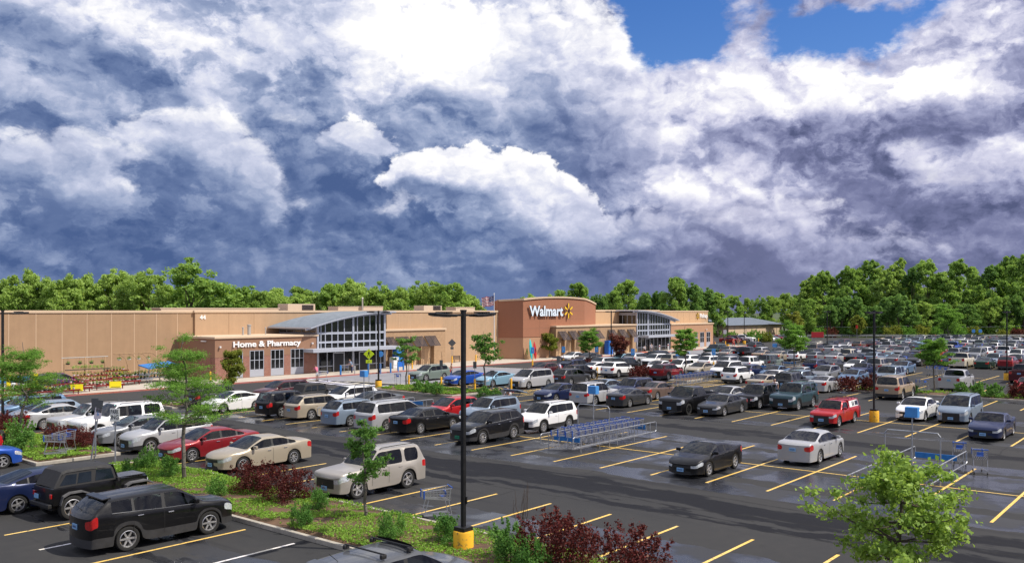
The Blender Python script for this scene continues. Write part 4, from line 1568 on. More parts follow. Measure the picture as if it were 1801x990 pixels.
def ground_cover(a0, a1, b0, b1, n, size, seed, z=.22, bare=.22):
    rng = np.random.default_rng(seed)
    a = a0 + (a1 - a0) * rng.random(n)
    b = b0 + (b1 - b0) * rng.random(n)
    f = np.sin(a * 1.7 + 2 * np.sin(b * .9 + seed)) * np.sin(b * 1.3 + 1.5 * np.sin(a * 1.1)) + .35 * np.sin(a * 4.1 + b * 3.3)
    keep = f > -.75 + bare
    a, b = a[keep], b[keep]
    hgt = .05 + .05 * np.sin(a * 2.3 + b * 1.9) + .05 * rng.random(len(a))
    cl = np.stack([a, b, z + hgt * .5, np.full(len(a), .05), np.full(len(a), .05), np.full(len(a), .045)], axis=1)
    me = quads_mesh('ground_cover', leaf_cloud(rng, cl, 3, size, .7, -.3, .2), 'leaf ground cover')
    tag(put('ground_cover', me), kind='stuff')


island(17.15, 21.25, -14, 40.6)
island(17.15, 21.25, 43.7, 61)
ground_cover(17.4, 21.0, -2, 26, 21000, .065, 3, bare=.12)
ground_cover(17.4, 21.0, 26, 40.2, 11000, .075, 4, bare=.08)
ground_cover(17.4, 21.0, 44, 60.5, 9000, .095, 5, bare=.05)
island(53.7, 58.6, 51.2, 61.9)
island(33.8, 45.2, 61.4, 64.6)
island(80.6, 84.6, 4.0, 27.0)
island(80.6, 84.2, 43.2, 45.4)
island(88.5, 93.5, 61.6, 64.8)
island(99.5, 104.5, 63.8, 67.5)
island(102, 112, 41.2, 43.6)
ground_cover(54.0, 58.3, 51.5, 61.5, 2200, .14, 6, bare=.1)
ground_cover(81, 84.3, 4.5, 26.6, 1800, .16, 7, bare=.45)
ground_cover(34, 45, 61.6, 64.4, 900, .14, 8)
ground_cover(89, 93, 62, 64.4, 300, .18, 9)
# ------------------------------------------------------------------ the shop
def wall_mat(name, c, var=.10, streak=.12, bump=.15):
    """Painted concrete panel: slight mottling, plus rain streaks down from the coping (dirt with a shape of its own)."""
    m = bpy.data.materials.new(name)
    m.use_nodes = True
    N = Nodes(m.node_tree)
    b = m.node_tree.nodes['Principled BSDF']
    p = N.new('ShaderNodeTexCoord').outputs['Object']
    n = N.noise(p, 1.2, 6.0, .65)
    s = N.noise(N.vm('MULTIPLY', p, (1.6, 1.6, .10)), 1.0, 5.0, .65)
    v = N.m('ADD', N.m('MULTIPLY', N.m('SUBTRACT', n, .5), var * 2), N.m('MULTIPLY', N.m('SUBTRACT', s, .5), streak * 2))
    v = N.m('ADD', v, N.m('MULTIPLY', N.m('SUBTRACT', N.noise(p, 24.0, 3.0, .6), .5), .12))
    N.put(b.inputs['Base Color'], N.mix(N.m('ADD', .5, v, clamp=True), (c[0] * .62, c[1] * .60, c[2] * .58, 1), (min(1, c[0] * 1.36), min(1, c[1] * 1.36), min(1, c[2] * 1.36), 1)))
    b.inputs['Roughness'].default_value = .9
    bn = N.new('ShaderNodeBump')
    bn.inputs['Strength'].default_value = bump
    bn.inputs['Distance'].default_value = .02
    N.put(bn.inputs['Height'], N.noise(p, 30.0, 3.0, .6))
    N.put(b.inputs['Normal'], bn.outputs[0])
    MATS[name] = m


def brick_mat(name, c0, c1, mortar, bw=.40, bh=.20):
    m = bpy.data.materials.new(name)
    m.use_nodes = True
    N = Nodes(m.node_tree)
    b = m.node_tree.nodes['Principled BSDF']
    p = N.new('ShaderNodeTexCoord').outputs['Object']
    x, y, z = N.sep(p)
    t = N.new('ShaderNodeTexBrick')
    N.put(t.inputs['Vector'], N.xyz(N.m('ADD', x, y), z, 0.0))
    t.inputs['Color1'].default_value = (*c0, 1)
    t.inputs['Color2'].default_value = (*c1, 1)
    t.inputs['Mortar'].default_value = (*mortar, 1)
    t.inputs['Scale'].default_value = 1.0
    t.inputs['Mortar Size'].default_value = .018
    t.inputs['Brick Width'].default_value = bw
    t.inputs['Row Height'].default_value = bh
    n = N.noise(p, 2.5, 4.0, .6)
    N.put(b.inputs['Base Color'], N.mix(N.step(n, .3, .75, 0, .4), t.outputs['Color'], (c0[0] * .6, c0[1] * .6, c0[2] * .6, 1)))
    b.inputs['Roughness'].default_value = .9
    MATS[name] = m


def metal_roof():
    m = bpy.data.materials.new('roof metal')
    m.use_nodes = True
    N = Nodes(m.node_tree)
    b = m.node_tree.nodes['Principled BSDF']
    p = N.new('ShaderNodeTexCoord').outputs['Object']
    n = N.noise(p, 1.5, 5.0, .6)
    N.put(b.inputs['Base Color'], N.ramp(n, [(.3, (.10, .125, .16, 1)), (.7, (.155, .185, .23, 1))]))
    b.inputs['Roughness'].default_value = .6
    b.inputs['Metallic'].default_value = .1
    MATS['roof metal'] = m


wall_mat('wall tan', (.350, .228, .136), var=.16, streak=.22)
wall_mat('wall tan warm', (.44, .298, .185), var=.14, streak=.18)
wall_mat('wall beige', (.50, .335, .20))
wall_mat('joint tan', (.52, .37, .25), var=.05, streak=.1)
wall_mat('wall red brown', (.325, .140, .080), var=.06, streak=.05)
wall_mat('wall brown', (.270, .150, .095), var=.06, streak=.05)
wall_mat('wall lower tan', (.42, .24, .145), var=.06, streak=.06)
wall_mat('coping cream', (.58, .44, .31), var=.05, streak=.05)
wall_mat('grey panel', (.36, .38, .44), var=.04, streak=.05)
wall_mat('hvac tan', (.52, .43, .34), var=.06, streak=.06)
brick_mat('red brick', (.30, .085, .050), (.23, .060, .040), (.30, .24, .20), .30, .10)
brick_mat('tan block', (.46, .30, .175), (.40, .25, .145), (.30, .21, .13))
metal_roof()
mat('frame aluminium', (.44, .47, .54), .45, metal=.25, var=.08)
mat('shop glass', (.010, .011, .012), .05, spec=.7, var=.4, vscale=.6)
mat('door dark', (.010, .011, .014), .35)
mat('shop interior', (.020, .018, .018), .8)
mat('awning dark', (.055, .042, .045), .5, metal=.3, var=.25)
mat('sign white', (.86, .86, .86), .4)
mat('sign letter blue-white', (.70, .80, .90), .35)
mat('sign yellow', (.85, .52, .03), .4)
mat('letter edge', (.03, .03, .04), .5)
mat('lamp white', (.75, .75, .75), .4)
mat('pipe grey', (.45, .44, .42), .5, metal=.4)

shop = thing('retail_store', 'long tan superstore with a red-brown arched sign wall and two curved glass entrances', 'store building', (0, 0, 0))
WB, WF = 90.0, 85.3                                   # wall faces, left stretch and right stretch
TOP = 7.42


def part(name, mb, parent=None, smooth=False, label=None):
    o = mb.build(name, shop if parent is None else parent, smooth)
    if label:
        o['label'] = label
    return o


def slab(mb, a0, a1, b0, b1, z0, z1, m, ch=0):
    f = mb.bbox if ch else mb.box
    if ch:
        mb.bbox(((a0 + a1) / 2, (b0 + b1) / 2, (z0 + z1) / 2), (a1 - a0, b1 - b0, z1 - z0), m, ch)
    else:
        mb.box(((a0 + a1) / 2, (b0 + b1) / 2, (z0 + z1) / 2), (a1 - a0, b1 - b0, z1 - z0), m)


def letters(body, a0, a1, z0, z1, b, m, depth=.14, bold=.02, parent=None, name='sign_lettering', keep=False):
    c = bpy.data.curves.new('t', 'FONT')
    c.body = body
    c.size = 1.0
    c.extrude = .5
    c.offset = bold
    c.resolution_u = 3
    o = bpy.data.objects.new('t', c)
    COL.objects.link(o)
    me = bpy.data.meshes.new_from_object(o.evaluated_get(bpy.context.evaluated_depsgraph_get()))
    bpy.data.objects.remove(o)
    co = np.zeros(len(me.vertices) * 3)
    me.vertices.foreach_get('co', co)
    co = co.reshape(-1, 3)
    lo, hi = co.min(0), co.max(0)
    out = np.empty_like(co)
    out[:, 0] = a0 + (co[:, 0] - lo[0]) / (hi[0] - lo[0]) * (a1 - a0)
    out[:, 2] = z0 + (co[:, 1] - lo[1]) / (hi[1] - lo[1]) * (z1 - z0)
    out[:, 1] = b - depth * (co[:, 2] - lo[2]) / (hi[2] - lo[2])
    me.vertices.foreach_set('co', out.ravel().astype(np.float32))
    me.materials.clear()
    me.materials.append(MATS[m])
    me.materials.append(MATS['letter edge'])
    me.update()
    mi = [0 if abs(p.normal.y) > .7 else (1 if m == 'sign letter blue-white' else 0) for p in me.polygons]
    me.polygons.foreach_set('material_index', mi)
    return put(name, me, shop if parent is None else parent)


def spark(a, z, r, b, depth, name='sign_emblem'):
    mb = MB()
    for k in range(6):
        an = R(90 + 60 * k)
        ca, sa = math.cos(an), math.sin(an)
        prof = [(.30, .055), (.42, .10), (.80, .125), (.96, .09), (1.0, .03)]
        left = [(ca * f * r - sa * w * r, sa * f * r + ca * w * r) for f, w in prof]
        right = [(ca * f * r + sa * w * r, sa * f * r - ca * w * r) for f, w in prof][::-1]
        ring = left + right
        n = len(ring)
        vs = [(a + u, b - depth, z + v) for u, v in ring] + [(a + u, b, z + v) for u, v in ring]
        mb.add(vs, [tuple(range(n))], 'sign yellow')
        mb.add(vs, [(i, n + i, n + (i + 1) % n, (i + 1) % n) for i in range(n)], 'letter edge')
    return part(name, mb)


# main walls -----------------------------------------------------------------
mb = MB()
slab(mb, -12, 52.3, WB + .25, WB + 26, -.1, TOP, 'wall tan')
for a in (-9.5, -7.0, -4.6, -2.2, .4, 2.9, 5.4, 7.9, 10.4, 12.9, 15.4, 17.9, 20.4, 22.9, 25.4, 27.9, 30.4, 32.96, 35.43, 37.9, 40.37, 42.9, 45.35, 47.84, 50.29):
    slab(mb, a - .04, a + .04, WB + .235, WB + .26, -.1, 7.16, 'joint tan')
wl = part('wall', mb)
mb = MB()
slab(mb, -12, 52.3, WB + .16, WB + .5, 7.17, 7.44, 'coping cream', .03)
part('coping', mb)
mb = MB()
slab(mb, 52.3, 77.0, WB, WB + 26, -.1, TOP, 'wall tan warm')
for a in (56.6, 60.0):
    slab(mb, a - .03, a + .03, WB - .012, WB + .02, 4.5, 7.16, 'wall tan')
part('wall', mb, label='upper wall with the white number 44')
mb = MB()
slab(mb, 52.15, 77.0, WB - .10, WB + .4, 7.19, 7.46, 'coping cream', .03)
part('coping', mb)
letters('44', 52.85, 53.6, 6.42, 6.92, WB - .002, 'sign white', .06, name='building_number')
mb = MB()
slab(mb, 77.0, 99.6, WF, WB + 26, -.1, TOP, 'wall tan warm')
for a in (79.2, 81.3, 83.4, 85.6, 87.75, 89.9, 92.1, 94.4, 96.7, 98.6):
    slab(mb, a - .035, a + .035, WF - .015, WF + .02, .1, 7.16, 'joint tan')
part('wall', mb)
mb = MB()
slab(mb, 76.9, 99.6, WF - .10, WF + .4, 7.19, 7.46, 'coping cream', .03)
part('coping', mb)
mb = MB()
slab(mb, 125.3, 168.5, WF, WB + 26, -.1, TOP, 'wall beige')
for a in (150, 152.6, 155.2, 157.8, 160.4, 163.0):
    slab(mb, a - .04, a + .04, WF - .012, WF + .02, 5.0, 7.1, 'wall tan warm')
part('wall', mb)
mb = MB()
slab(mb, 125.3, 148.0, WF - .10, WF + .5, 7.26, 7.60, 'coping cream', .03)
slab(mb, 148.0, 168.6, WF - .08, WF + .5, 7.20, 7.46, 'coping cream', .03)
part('coping', mb)

# sign wall: three facets under a bowed coping ---------------------------------
pl = [(99.6, WF + .05), (101.32, 81.8), (117.5, 81.8), (125.4, WF - .35)]
arc = lambda a: 8.62 + .92 * (1 - ((a - 111.0) / 14.0) ** 2)
mb = MB()
n_f = []
for (x0, y0), (x1, y1) in zip(pl, pl[1:]):
    k = max(2, int((x1 - x0) / 1.2))
    for i in range(k):
        p0 = (x0 + (x1 - x0) * i / k, y0 + (y1 - y0) * i / k)
        p1 = (x0 + (x1 - x0) * (i + 1) / k, y0 + (y1 - y0) * (i + 1) / k)
        mb.quad((*p0, 3.42), (*p1, 3.42), (*p1, arc(p1[0])), (*p0, arc(p0[0])), 'wall red brown')
        mb.quad((*p0, -.1), (*p1, -.1), (*p1, 3.34), (*p0, 3.34), 'wall lower tan')
        mb.quad((p0[0], p0[1] + .06, 3.3), (p1[0], p1[1] + .06, 3.3), (p1[0], p1[1] + .06, 3.5), (p0[0], p0[1] + .06, 3.5), 'wall red brown')
        mb.quad((*p0, arc(p0[0])), (*p1, arc(p1[0])), (p1[0], p1[1] + .8, arc(p1[0]) - .01), (p0[0], p0[1] + .8, arc(p0[0]) - .01), 'coping cream')
        mb.quad((p1[0], p1[1] + .8, TOP - .6), (p0[0], p0[1] + .8, TOP - .6), (p0[0], p0[1] + .8, arc(p0[0])), (p1[0], p1[1] + .8, arc(p1[0])), 'wall red brown')
mb.quad((99.6, WF, TOP - .3), (99.6, WF + .85, TOP - .3), (99.6, WF + .85, arc(99.6)), (99.6, WF, arc(99.6)), 'wall red brown')
mb.quad((125.4, WF - .4, TOP - .3), (125.4, WF + .45, TOP - .3), (125.4, WF + .45, arc(125.4)), (125.4, WF - .4, arc(125.4)), 'wall red brown')
part('sign_wall', mb, label='arched red-brown sign wall')
mb = MB()
for zz in (4.75, 6.1, 7.45):
    mb.box(((101.4 + 117.4) / 2, 81.797, zz), (16.0, .012, .035), 'wall brown')
for aa in (105.4, 109.4, 113.4):
    mb.box((aa, 81.797, 6.2), (.03, .012, 5.4), 'wall brown')
part('panel_joint', mb)
mb = MB()
for (x0, y0), (x1, y1) in zip(pl, pl[1:]):
    k = max(2, int((x1 - x0) / 1.2))
    for i in range(k):
        q = []
        for f in (i / k, (i + 1) / k):
            x, y = x0 + (x1 - x0) * f, y0 + (y1 - y0) * f
            q.append((x, y, arc(x)))
        (xa, ya, za), (xb, yb, zb) = q
        mb.add([(xa, ya - .16, za - .10), (xb, yb - .16, zb - .10), (xb, yb + .3, zb - .10), (xa, ya + .3, za - .10), (xa, ya - .16, za + .16), (xb, yb - .16, zb + .16), (xb, yb + .3, zb + .16), (xa, ya + .3, za + .16)],
               [(0, 1, 5, 4), (4, 5, 6, 7), (0, 3, 2, 1), (3, 7, 6, 2)], 'coping cream')
part('coping', mb)
letters('Walmart', 102.45, 111.05, 6.58, 8.20, 81.60, 'sign letter blue-white', .16, .030)
spark(112.55, 7.42, 1.24, 81.60, .16)
for a in (103.5, 106.5, 109.5, 112.5):
    mb = MB()
    mb.box((a, 81.70, 7.3), (.06, .2, .06), 'letter edge')
    part('sign_bracket', mb)

# low brick wing with the white lettering ------------------------------------
PF, P0, P1 = 82.5, 50.22, 63.57
mb = MB()
slab(mb, P0, P1, PF, WB - .001, 2.42, 4.42, 'wall brown')
slab(mb, P0 + .03, P1 - .03, PF + .7, WB - .001, -.1, 2.42, 'shop interior')
part('wing_wall', mb, label='brown rendered upper wall of the brick wing')
mb = MB()
slab(mb, P0 - .12, P1 + .10, PF - .14, WB - .01, 4.42, 4.64, 'coping cream', .03)
part('coping', mb)
wins = [(52.25, 53.58), (54.43, 56.25), (57.13, 58.88), (59.80, 61.62)]
edges = [P0] + [e for w in wins for e in w] + [P1]
for a0, a1 in zip(edges[::2], edges[1::2]):
    mb = MB()
    slab(mb, a0, a1, PF - .04, PF + .72, -.1, 2.40, 'red brick')
    part('brick_pier', mb)
mb = MB()
slab(mb, P0 - .04, P0 + .4, PF + .72, WB - .02, -.1, 2.40, 'red brick')
part('brick_side_wall', mb)
for i, (a0, a1) in enumerate(wins):
    mb = MB()
    zt = 3.05
    slab(mb, a0 + .001, a1 - .001, PF - .02, PF + .10, .16, .90, 'grey panel')
    for a in (a0 + .04, a0 + (a1 - a0) / 3, a0 + (a1 - a0) * 2 / 3, a1 - .04):
        slab(mb, a - .035, a + .035, PF - .03, PF + .06, .90, zt, 'frame aluminium')
    for zz in (.93, 1.98, zt - .03):
        slab(mb, a0 + .002, a1 - .002, PF - .024, PF + .055, zz - .03, zz + .03, 'frame aluminium')
    w = part('window', mb)
    mb = MB()
    slab(mb, a0 + .01, a1 - .01, PF - .006, PF + .03, .92, zt - .02, 'shop glass')
    mb.build('pane', w)
letters('Home & Pharmacy', 52.35, 61.15, 3.26, 4.10, PF - .03, 'sign white', .10, .024)
for c, sz in (((62.75, PF - .14, 3.62), (.16, .26, .18)), ((50.75, PF - .14, 3.55), (.16, .26, .18)), ((P0 - .08, 84.6, 4.15), (.14, .9, .12)), ((150.0, 82.3, 3.6), (.2, .3, .2)),
              ((161.9, 82.3, 3.6), (.2, .3, .2)), ((166.6, WF - .2, 4.9), (.2, .3, .2)), ((95.4, WF - .2, 3.5), (.2, .3, .2))):
    mb = MB()
    mb.bbox(c, sz, 'lamp white', .03)
    part('wall_lamp', mb)
for a, h, r in ((56.2, .8, .10), (57.0, 1.1, .20), (59.2, .75, .07)):
    mb = MB()
    mb.tube((a, 86.5, 4.6), (a, 86.5, 4.6 + h), r, 'pipe grey', 10)
    mb.lathe([(r * 1.25, 0), (r * 1.25, .12), (.001, .16)], 'pipe grey', 10, 'Z', (a, 86.5, 4.6 + h))
    part('flue', mb)


# curved entrances -------------------------------------------------------------
def entrance(a0, a1, bf, bb, curve, eave_a, tip_a, cols, rows, doors, slab_a, left_face):
    """Glazed hall under a bowed metal roof. curve(a) gives the underside of the roof."""
    mb = MB()
    n = 18
    lo, hi = min(eave_a, tip_a), max(eave_a, tip_a)
    aa = [lo + (hi - lo) * i / n for i in range(n + 1)]
    F, K = bf - 1.0, bb + .2
    top = lambda a: curve(a) + .40
    for x0, x1 in zip(aa, aa[1:]):
        mb.quad((x0, F, top(x0)), (x1, F, top(x1)), (x1, K, top(x1)), (x0, K, top(x0)), 'roof metal')
        mb.quad((x0, F, top(x0) - .16), (x0, K, top(x0) - .16), (x1, K, top(x1) - .16), (x1, F, top(x1) - .16), 'grey panel')
        mb.quad((x0, F, top(x0) - .16), (x1, F, top(x1) - .16), (x1, F, top(x1)), (x0, F, top(x0)), 'frame aluminium')
        mb.box(((x0 + x1) / 2, bf - .02, (curve((x0 + x1) / 2) + .12)), (x1 - x0 - .002, .24, .24), 'frame aluminium', rot=Matrix.Rotation(-math.atan2(curve(x1) - curve(x0), x1 - x0), 3, 'Y'))
    for x in (lo, hi):
        mb.quad((x, F, top(x) - .16), (x, F, top(x)), (x, K, top(x)), (x, K, top(x) - .16), 'frame aluminium')
    for k in range(1, 24):                                              # standing seams
        y = F + (K - F) * k / 24
        for x0, x1 in zip(aa, aa[1:]):
            mb.add([(x0, y - .02, top(x0)), (x1, y - .02, top(x1)), (x1, y, top(x1) + .04), (x0, y, top(x0) + .04), (x1, y + .02, top(x1)), (x0, y + .02, top(x0))], [(0, 1, 2, 3), (3, 2, 4, 5)], 'roof metal')
    part('entrance_roof', mb, label='bowed grey metal roof of an entrance')
    mb = MB()
    for a in cols:
        slab(mb, a - .055, a + .055, bf - .05, bf + .10, 2.55, max(2.9, curve(a)), 'frame aluminium')
    for a in (a0, a1, (a0 + a1) / 2 + (.1 if not left_face else -2)):
        slab(mb, a - .13, a + .13, bf - .10, bf + .16, -.05, curve(a), 'frame aluminium')
    for z0, z1 in rows:
        slab(mb, a0 + .005, a1 - .005, bf - .06, bf + .11, z0, z1, 'frame aluminium')
    for a in [a0 + .1 + (a1 - a0 - .2) * k / 8 for k in range(9)]:
        slab(mb, a - .05, a + .05, bf - .045, bf + .09, .0, 2.6, 'frame aluminium')
    slab(mb, a0 + .006, a1 - .006, bf - .04, bf + .085, .78, .86, 'frame aluminium')
    slab(mb, a0 + .006, a1 - .006, bf - .04, bf + .085, .0, .12, 'frame aluminium')
    fr = part('glazed_front', mb)
    mb = MB()
    k = 24
    for i in range(k):
        x0, x1 = a0 + (a1 - a0) * i / k, a0 + (a1 - a0) * (i + 1) / k
        mb.quad((x0, bf + .03, 0), (x1, bf + .03, 0), (x1, bf + .03, curve(x1)), (x0, bf + .03, curve(x0)), 'shop glass')
    mb.build('pane', fr)
    for d0, d1 in doors:
        mb = MB()
        for x in (d0, d1):
            slab(mb, x - .06, x + .06, bf - .12, bf - .05, .0, 2.35, 'frame aluminium')
        slab(mb, d0, d1, bf - .12, bf - .05, 2.30, 2.42, 'frame aluminium')
        d = part('door', mb)
        mb = MB()
        slab(mb, d0 + .05, d1 - .05, bf - .10, bf - .055, .02, 2.30, 'door dark')
        mb.build('opening', d)
    mb = MB()
    slab(mb, slab_a[0], slab_a[1], bf - 2.0, bf - .06, 2.60, 3.00, 'frame aluminium', .02)
    part('door_canopy', mb)
    mb = MB()
    for y in [bf + (bb - bf) * i / 5 for i in range(6)]:
        slab(mb, a0 - .06, a0 + .06, y - .06, y + .06, -.05, curve(a0), 'grey panel')
    for z0, z1 in rows:
        slab(mb, a0 - .05, a0 + .05, bf, bb, z0, z1, 'grey panel')
    slab(mb, a0 - .052, a0 + .052, bf, bb, curve(a0) - .5, curve(a0), 'grey panel')
    sd = part('glazed_side', mb)
    mb = MB()
    slab(mb, a0 - .02, a0 + .03, bf + .1, bb, 0, curve(a0), 'shop glass')
    mb.build('pane', sd)
    mb = MB()
    slab(mb, a1 - .03, a1 + .02, bf + .1, bb, 0, curve(a1), 'shop glass')
    part('glazed_side', mb)


c1 = lambda a: 5.02 + 1.92 * (1 - ((74.6 - a) / 12.9) ** 2) if a < 74.6 else 6.94
entrance(63.62, 74.1, 82.5, WB, c1, 61.89, 75.2, [64.08, 64.73, 65.7, 66.61, 67.59, 69.64, 70.65, 71.65, 72.67, 73.3], [(4.60, 4.86), (3.56, 3.78), (2.62, 2.84)],
         [(65.9, 67.5), (69.9, 71.5)], (61.47, 75.1), False)
c2 = lambda a: 5.20 + 1.92 * (1 - ((a - 132.6) / 15.0) ** 2) if a > 132.6 else 7.12
entrance(133.5, 145.2, 81.5, 86.5, c2, 132.3, 147.4, [134.4, 135.3, 136.2, 137.1, 138.0, 138.9, 139.8, 140.8, 141.7, 142.6, 143.5, 144.4], [(4.82, 5.08), (3.74, 3.98), (2.72, 2.98)],
         [(136.3, 137.9)], (134.2, 147.5), True)


# block-faced bays with sloping awnings ------------------------------------------
def bay(a0, a1, bf, bb, top, openings, awn_z):
    mb = MB()
    ed = [a0] + [e for o in openings for e in o] + [a1]
    for x0, x1 in zip(ed[::2], ed[1::2]):
        slab(mb, x0, x1, bf, bb, -.1, 3.2, 'tan block')
    slab(mb, a0, a1, bf, bb, 3.2, top - .26, 'tan block')
    for x0, x1 in openings:
        slab(mb, x0, x1, bf + .55, bb, -.1, 3.2, 'wall beige')
    part('block_bay', mb)
    mb = MB()
    slab(mb, a0 - .14, a1 + .14, bf - .16, bb, top - .26, top, 'coping cream', .03)
    part('coping', mb)
    for x0, x1 in openings:
        mb = MB()
        x0, x1 = x0 - .12, x1 + .12
        z1, z0 = awn_z
        y0, y1 = bf - .05, bf - 1.15
        for x in (x0, (x0 + x1) / 2, x1):
            mb.tube((x, y0, z1 + .03), (x, y1, z0 + .03), .035, 'awning dark', 5)
            mb.tube((x, y0, z0 + .05), (x, y1, z0 + .02), .03, 'awning dark', 5)
        mb.tube((x0, y1, z0 + .03), (x1, y1, z0 + .03), .04, 'awning dark', 5)
        n = 16
        for i in range(n):                                             # metal slats
            f0, f1 = i / n, (i + .97) / n
            p = lambda f, dz=0: (y0 + (y1 - y0) * f, z1 + (z0 - z1) * f + dz)
            (ya, za), (yb, zb) = p(f0), p(f1)
            mb.add([(x0, ya, za), (x1, ya, za), (x1, yb, zb + .03), (x0, yb, zb + .03), (x0, ya, za - .015), (x1, ya, za - .015), (x1, yb, zb + .015), (x0, yb, zb + .015)],
                   [(0, 1, 2, 3), (7, 6, 5, 4), (3, 2, 6, 7), (0, 4, 5, 1)], 'awning dark')
        part('awning', mb)


bay(75.3, 87.2, 84.45, WF + .01, 5.0, [(76.1, 77.2), (77.95, 79.85), (80.6, 82.5), (83.2, 85.0)], (3.98, 2.66))
bay(108.3, 132.0, 80.8, 86.4, 5.08, [(108.9, 110.6), (111.6, 113.3), (114.3, 116.0), (118.5, 120.2), (123.0, 124.7), (126.2, 127.9), (129.2, 130.9)], (4.20, 2.86))

# low wing at the far end -----------------------------------------------------------
mb = MB()
slab(mb, 147.6, 165.3, 82.5, WF + .01, 3.1, 4.70, 'wall lower tan')
wins = [(151.2, 152.6), (154.5, 155.9), (157.4, 158.5), (159.5, 161.3), (162.3, 164.0)]
ed = [147.6] + [e for w in wins for e in w] + [165.3]
for x0, x1 in zip(ed[::2], ed[1::2]):
    slab(mb, x0, x1, 82.5, 83.2, -.1, 3.1, 'wall lower tan')
slab(mb, 147.7, 165.2, 83.3, WF, -.1, 3.1, 'shop interior')
part('wing_wall', mb)
mb = MB()
slab(mb, 147.5, 165.5, 82.36, WF + .01, 4.70, 4.94, 'coping cream', .03)
part('coping', mb)
for a0, a1 in wins:
    mb = MB()
    slab(mb, a0, a1, 82.50, 82.60, .05, .95, 'grey panel')
    for a in (a0 + .05, (a0 + a1) / 2, a1 - .05):
        slab(mb, a - .05, a + .05, 82.48, 82.56, .95, 3.08, 'frame aluminium')
    for zz in (1.0, 2.0, 3.03):
        slab(mb, a0 + .003, a1 - .003, 82.486, 82.555, zz - .04, zz + .04, 'frame aluminium')
    w = part('window', mb)
    mb = MB()
    slab(mb, a0 + .01, a1 - .01, 82.51, 82.54, .96, 3.05, 'shop glass')
    mb.build('pane', w)
letters('Pickup', 164.65, 168.05, 5.70, 6.85, WF - .03, 'sign white', .12, .02)
spark(163.75, 6.35, .72, WF - .03, .12)

# roof plant, each unit a thing standing on the roof ----------------------------------
for i, (a0, a1, h, lb) in enumerate(((50.6, 66.6, .30, 'long low tan duct on the roof behind the brick wing'), (68.0, 72.4, .95, 'tan air handling unit with a dark louvre on the roof above the first entrance'),
                                     (76.3, 79.9, .55, 'small tan roof unit between the flue and the first entrance roof'), (80.8, 84.5, .60, 'tan roof unit beside the thin flue pipe'),
                                     (92.8, 96.7, .85, 'tan roof unit with a sloping hood above the blank wall'), (99.9, 104.4, .55, 'low tan roof unit next to the flagpole'))):
    t = thing('roof_unit', lb, 'roof unit', ((a0 + a1) / 2, 95.5, TOP - .05), 0, 'air handling units on the roof')
    w = a1 - a0
    mb = MB()
    mb.bbox((0, 0, h / 2), (w, 2.2, h), 'hvac tan', .04)
    mb.build('casing', t)
    mb = MB()
    if h > .8:
        for k in range(8):
            mb.box((w * .22, -1.13, .16 + k * .09), (w * .42, .05, .05), 'letter edge', rot=Matrix.Rotation(R(35), 3, 'X'))
        mb.build('louvre', t)
    else:
        mb.bbox((0, 0, h + .05), (w * 1.02, 2.3, .10), 'hvac tan', .03)
        mb.build('lid', t)
mb = MB()
mb.tube((80.3, 94, TOP - .1), (80.3, 94, TOP + 1.7), .10, 'pipe grey', 10)
mb.tube((80.3, 94, TOP + 1.7), (80.3, 94, TOP + 1.9), .16, 'pipe grey', 10, .05)
tag(mb.build('flue_pipe'), 'thin pale flue pipe rising from the shop roof', 'pipe')
roof = MB()
roof.quad((-12, WB + .6, TOP - .25), (168.4, WB + .6, TOP - .25), (168.4, 116, TOP - .25), (-12, 116, TOP - .25), 'hvac tan')
part('roof', roof)
# ------------------------------------------------------------------ things standing about the lot
mat('black metal', (.012, .012, .013), .45, metal=.3, var=.2)
mat('galvanised', (.42, .44, .47), .38, metal=.7, var=.15)
mat('cart wire', (.42, .43, .46), .35, metal=.7)
mat('cart blue', (.012, .075, .36), .4, var=.15)
mat('panel blue', (.02, .17, .48), .4, var=.15)
mat('sign blue', (.06, .26, .62), .4, var=.1)
mat('sign back', (.10, .105, .11), .5, metal=.4)
mat('sign plate white', (.72, .73, .72), .45)
mat('sign lime', (.62, .80, .02), .4)
mat('sign black', (.015, .015, .015), .5)
mat('sign purple grey', (.55, .52, .60), .5)
mat('poster yellow', (.85, .72, .01), .55)
mat('table red', (.17, .012, .012), .45, var=.25)
mat('pot dark', (.03, .028, .026), .6)
mat('pot white', (.66, .64, .60), .5)
mat('flower pink', (.62, .10, .22), .7)
mat('flower yellow', (.75, .55, .04), .7)
mat('flower white', (.75, .74, .70), .7)
mat('bag white', (.62, .64, .68), .6, var=.2, vscale=3)
mat('bag blue', (.04, .22, .55), .5, var=.2, vscale=3)
mat('wood crate', (.30, .19, .10), .8, var=.3)
mat('machine blue', (.012, .12, .52), .35, var=.2)
mat('lamp lens', (.30, .31, .33), .3)


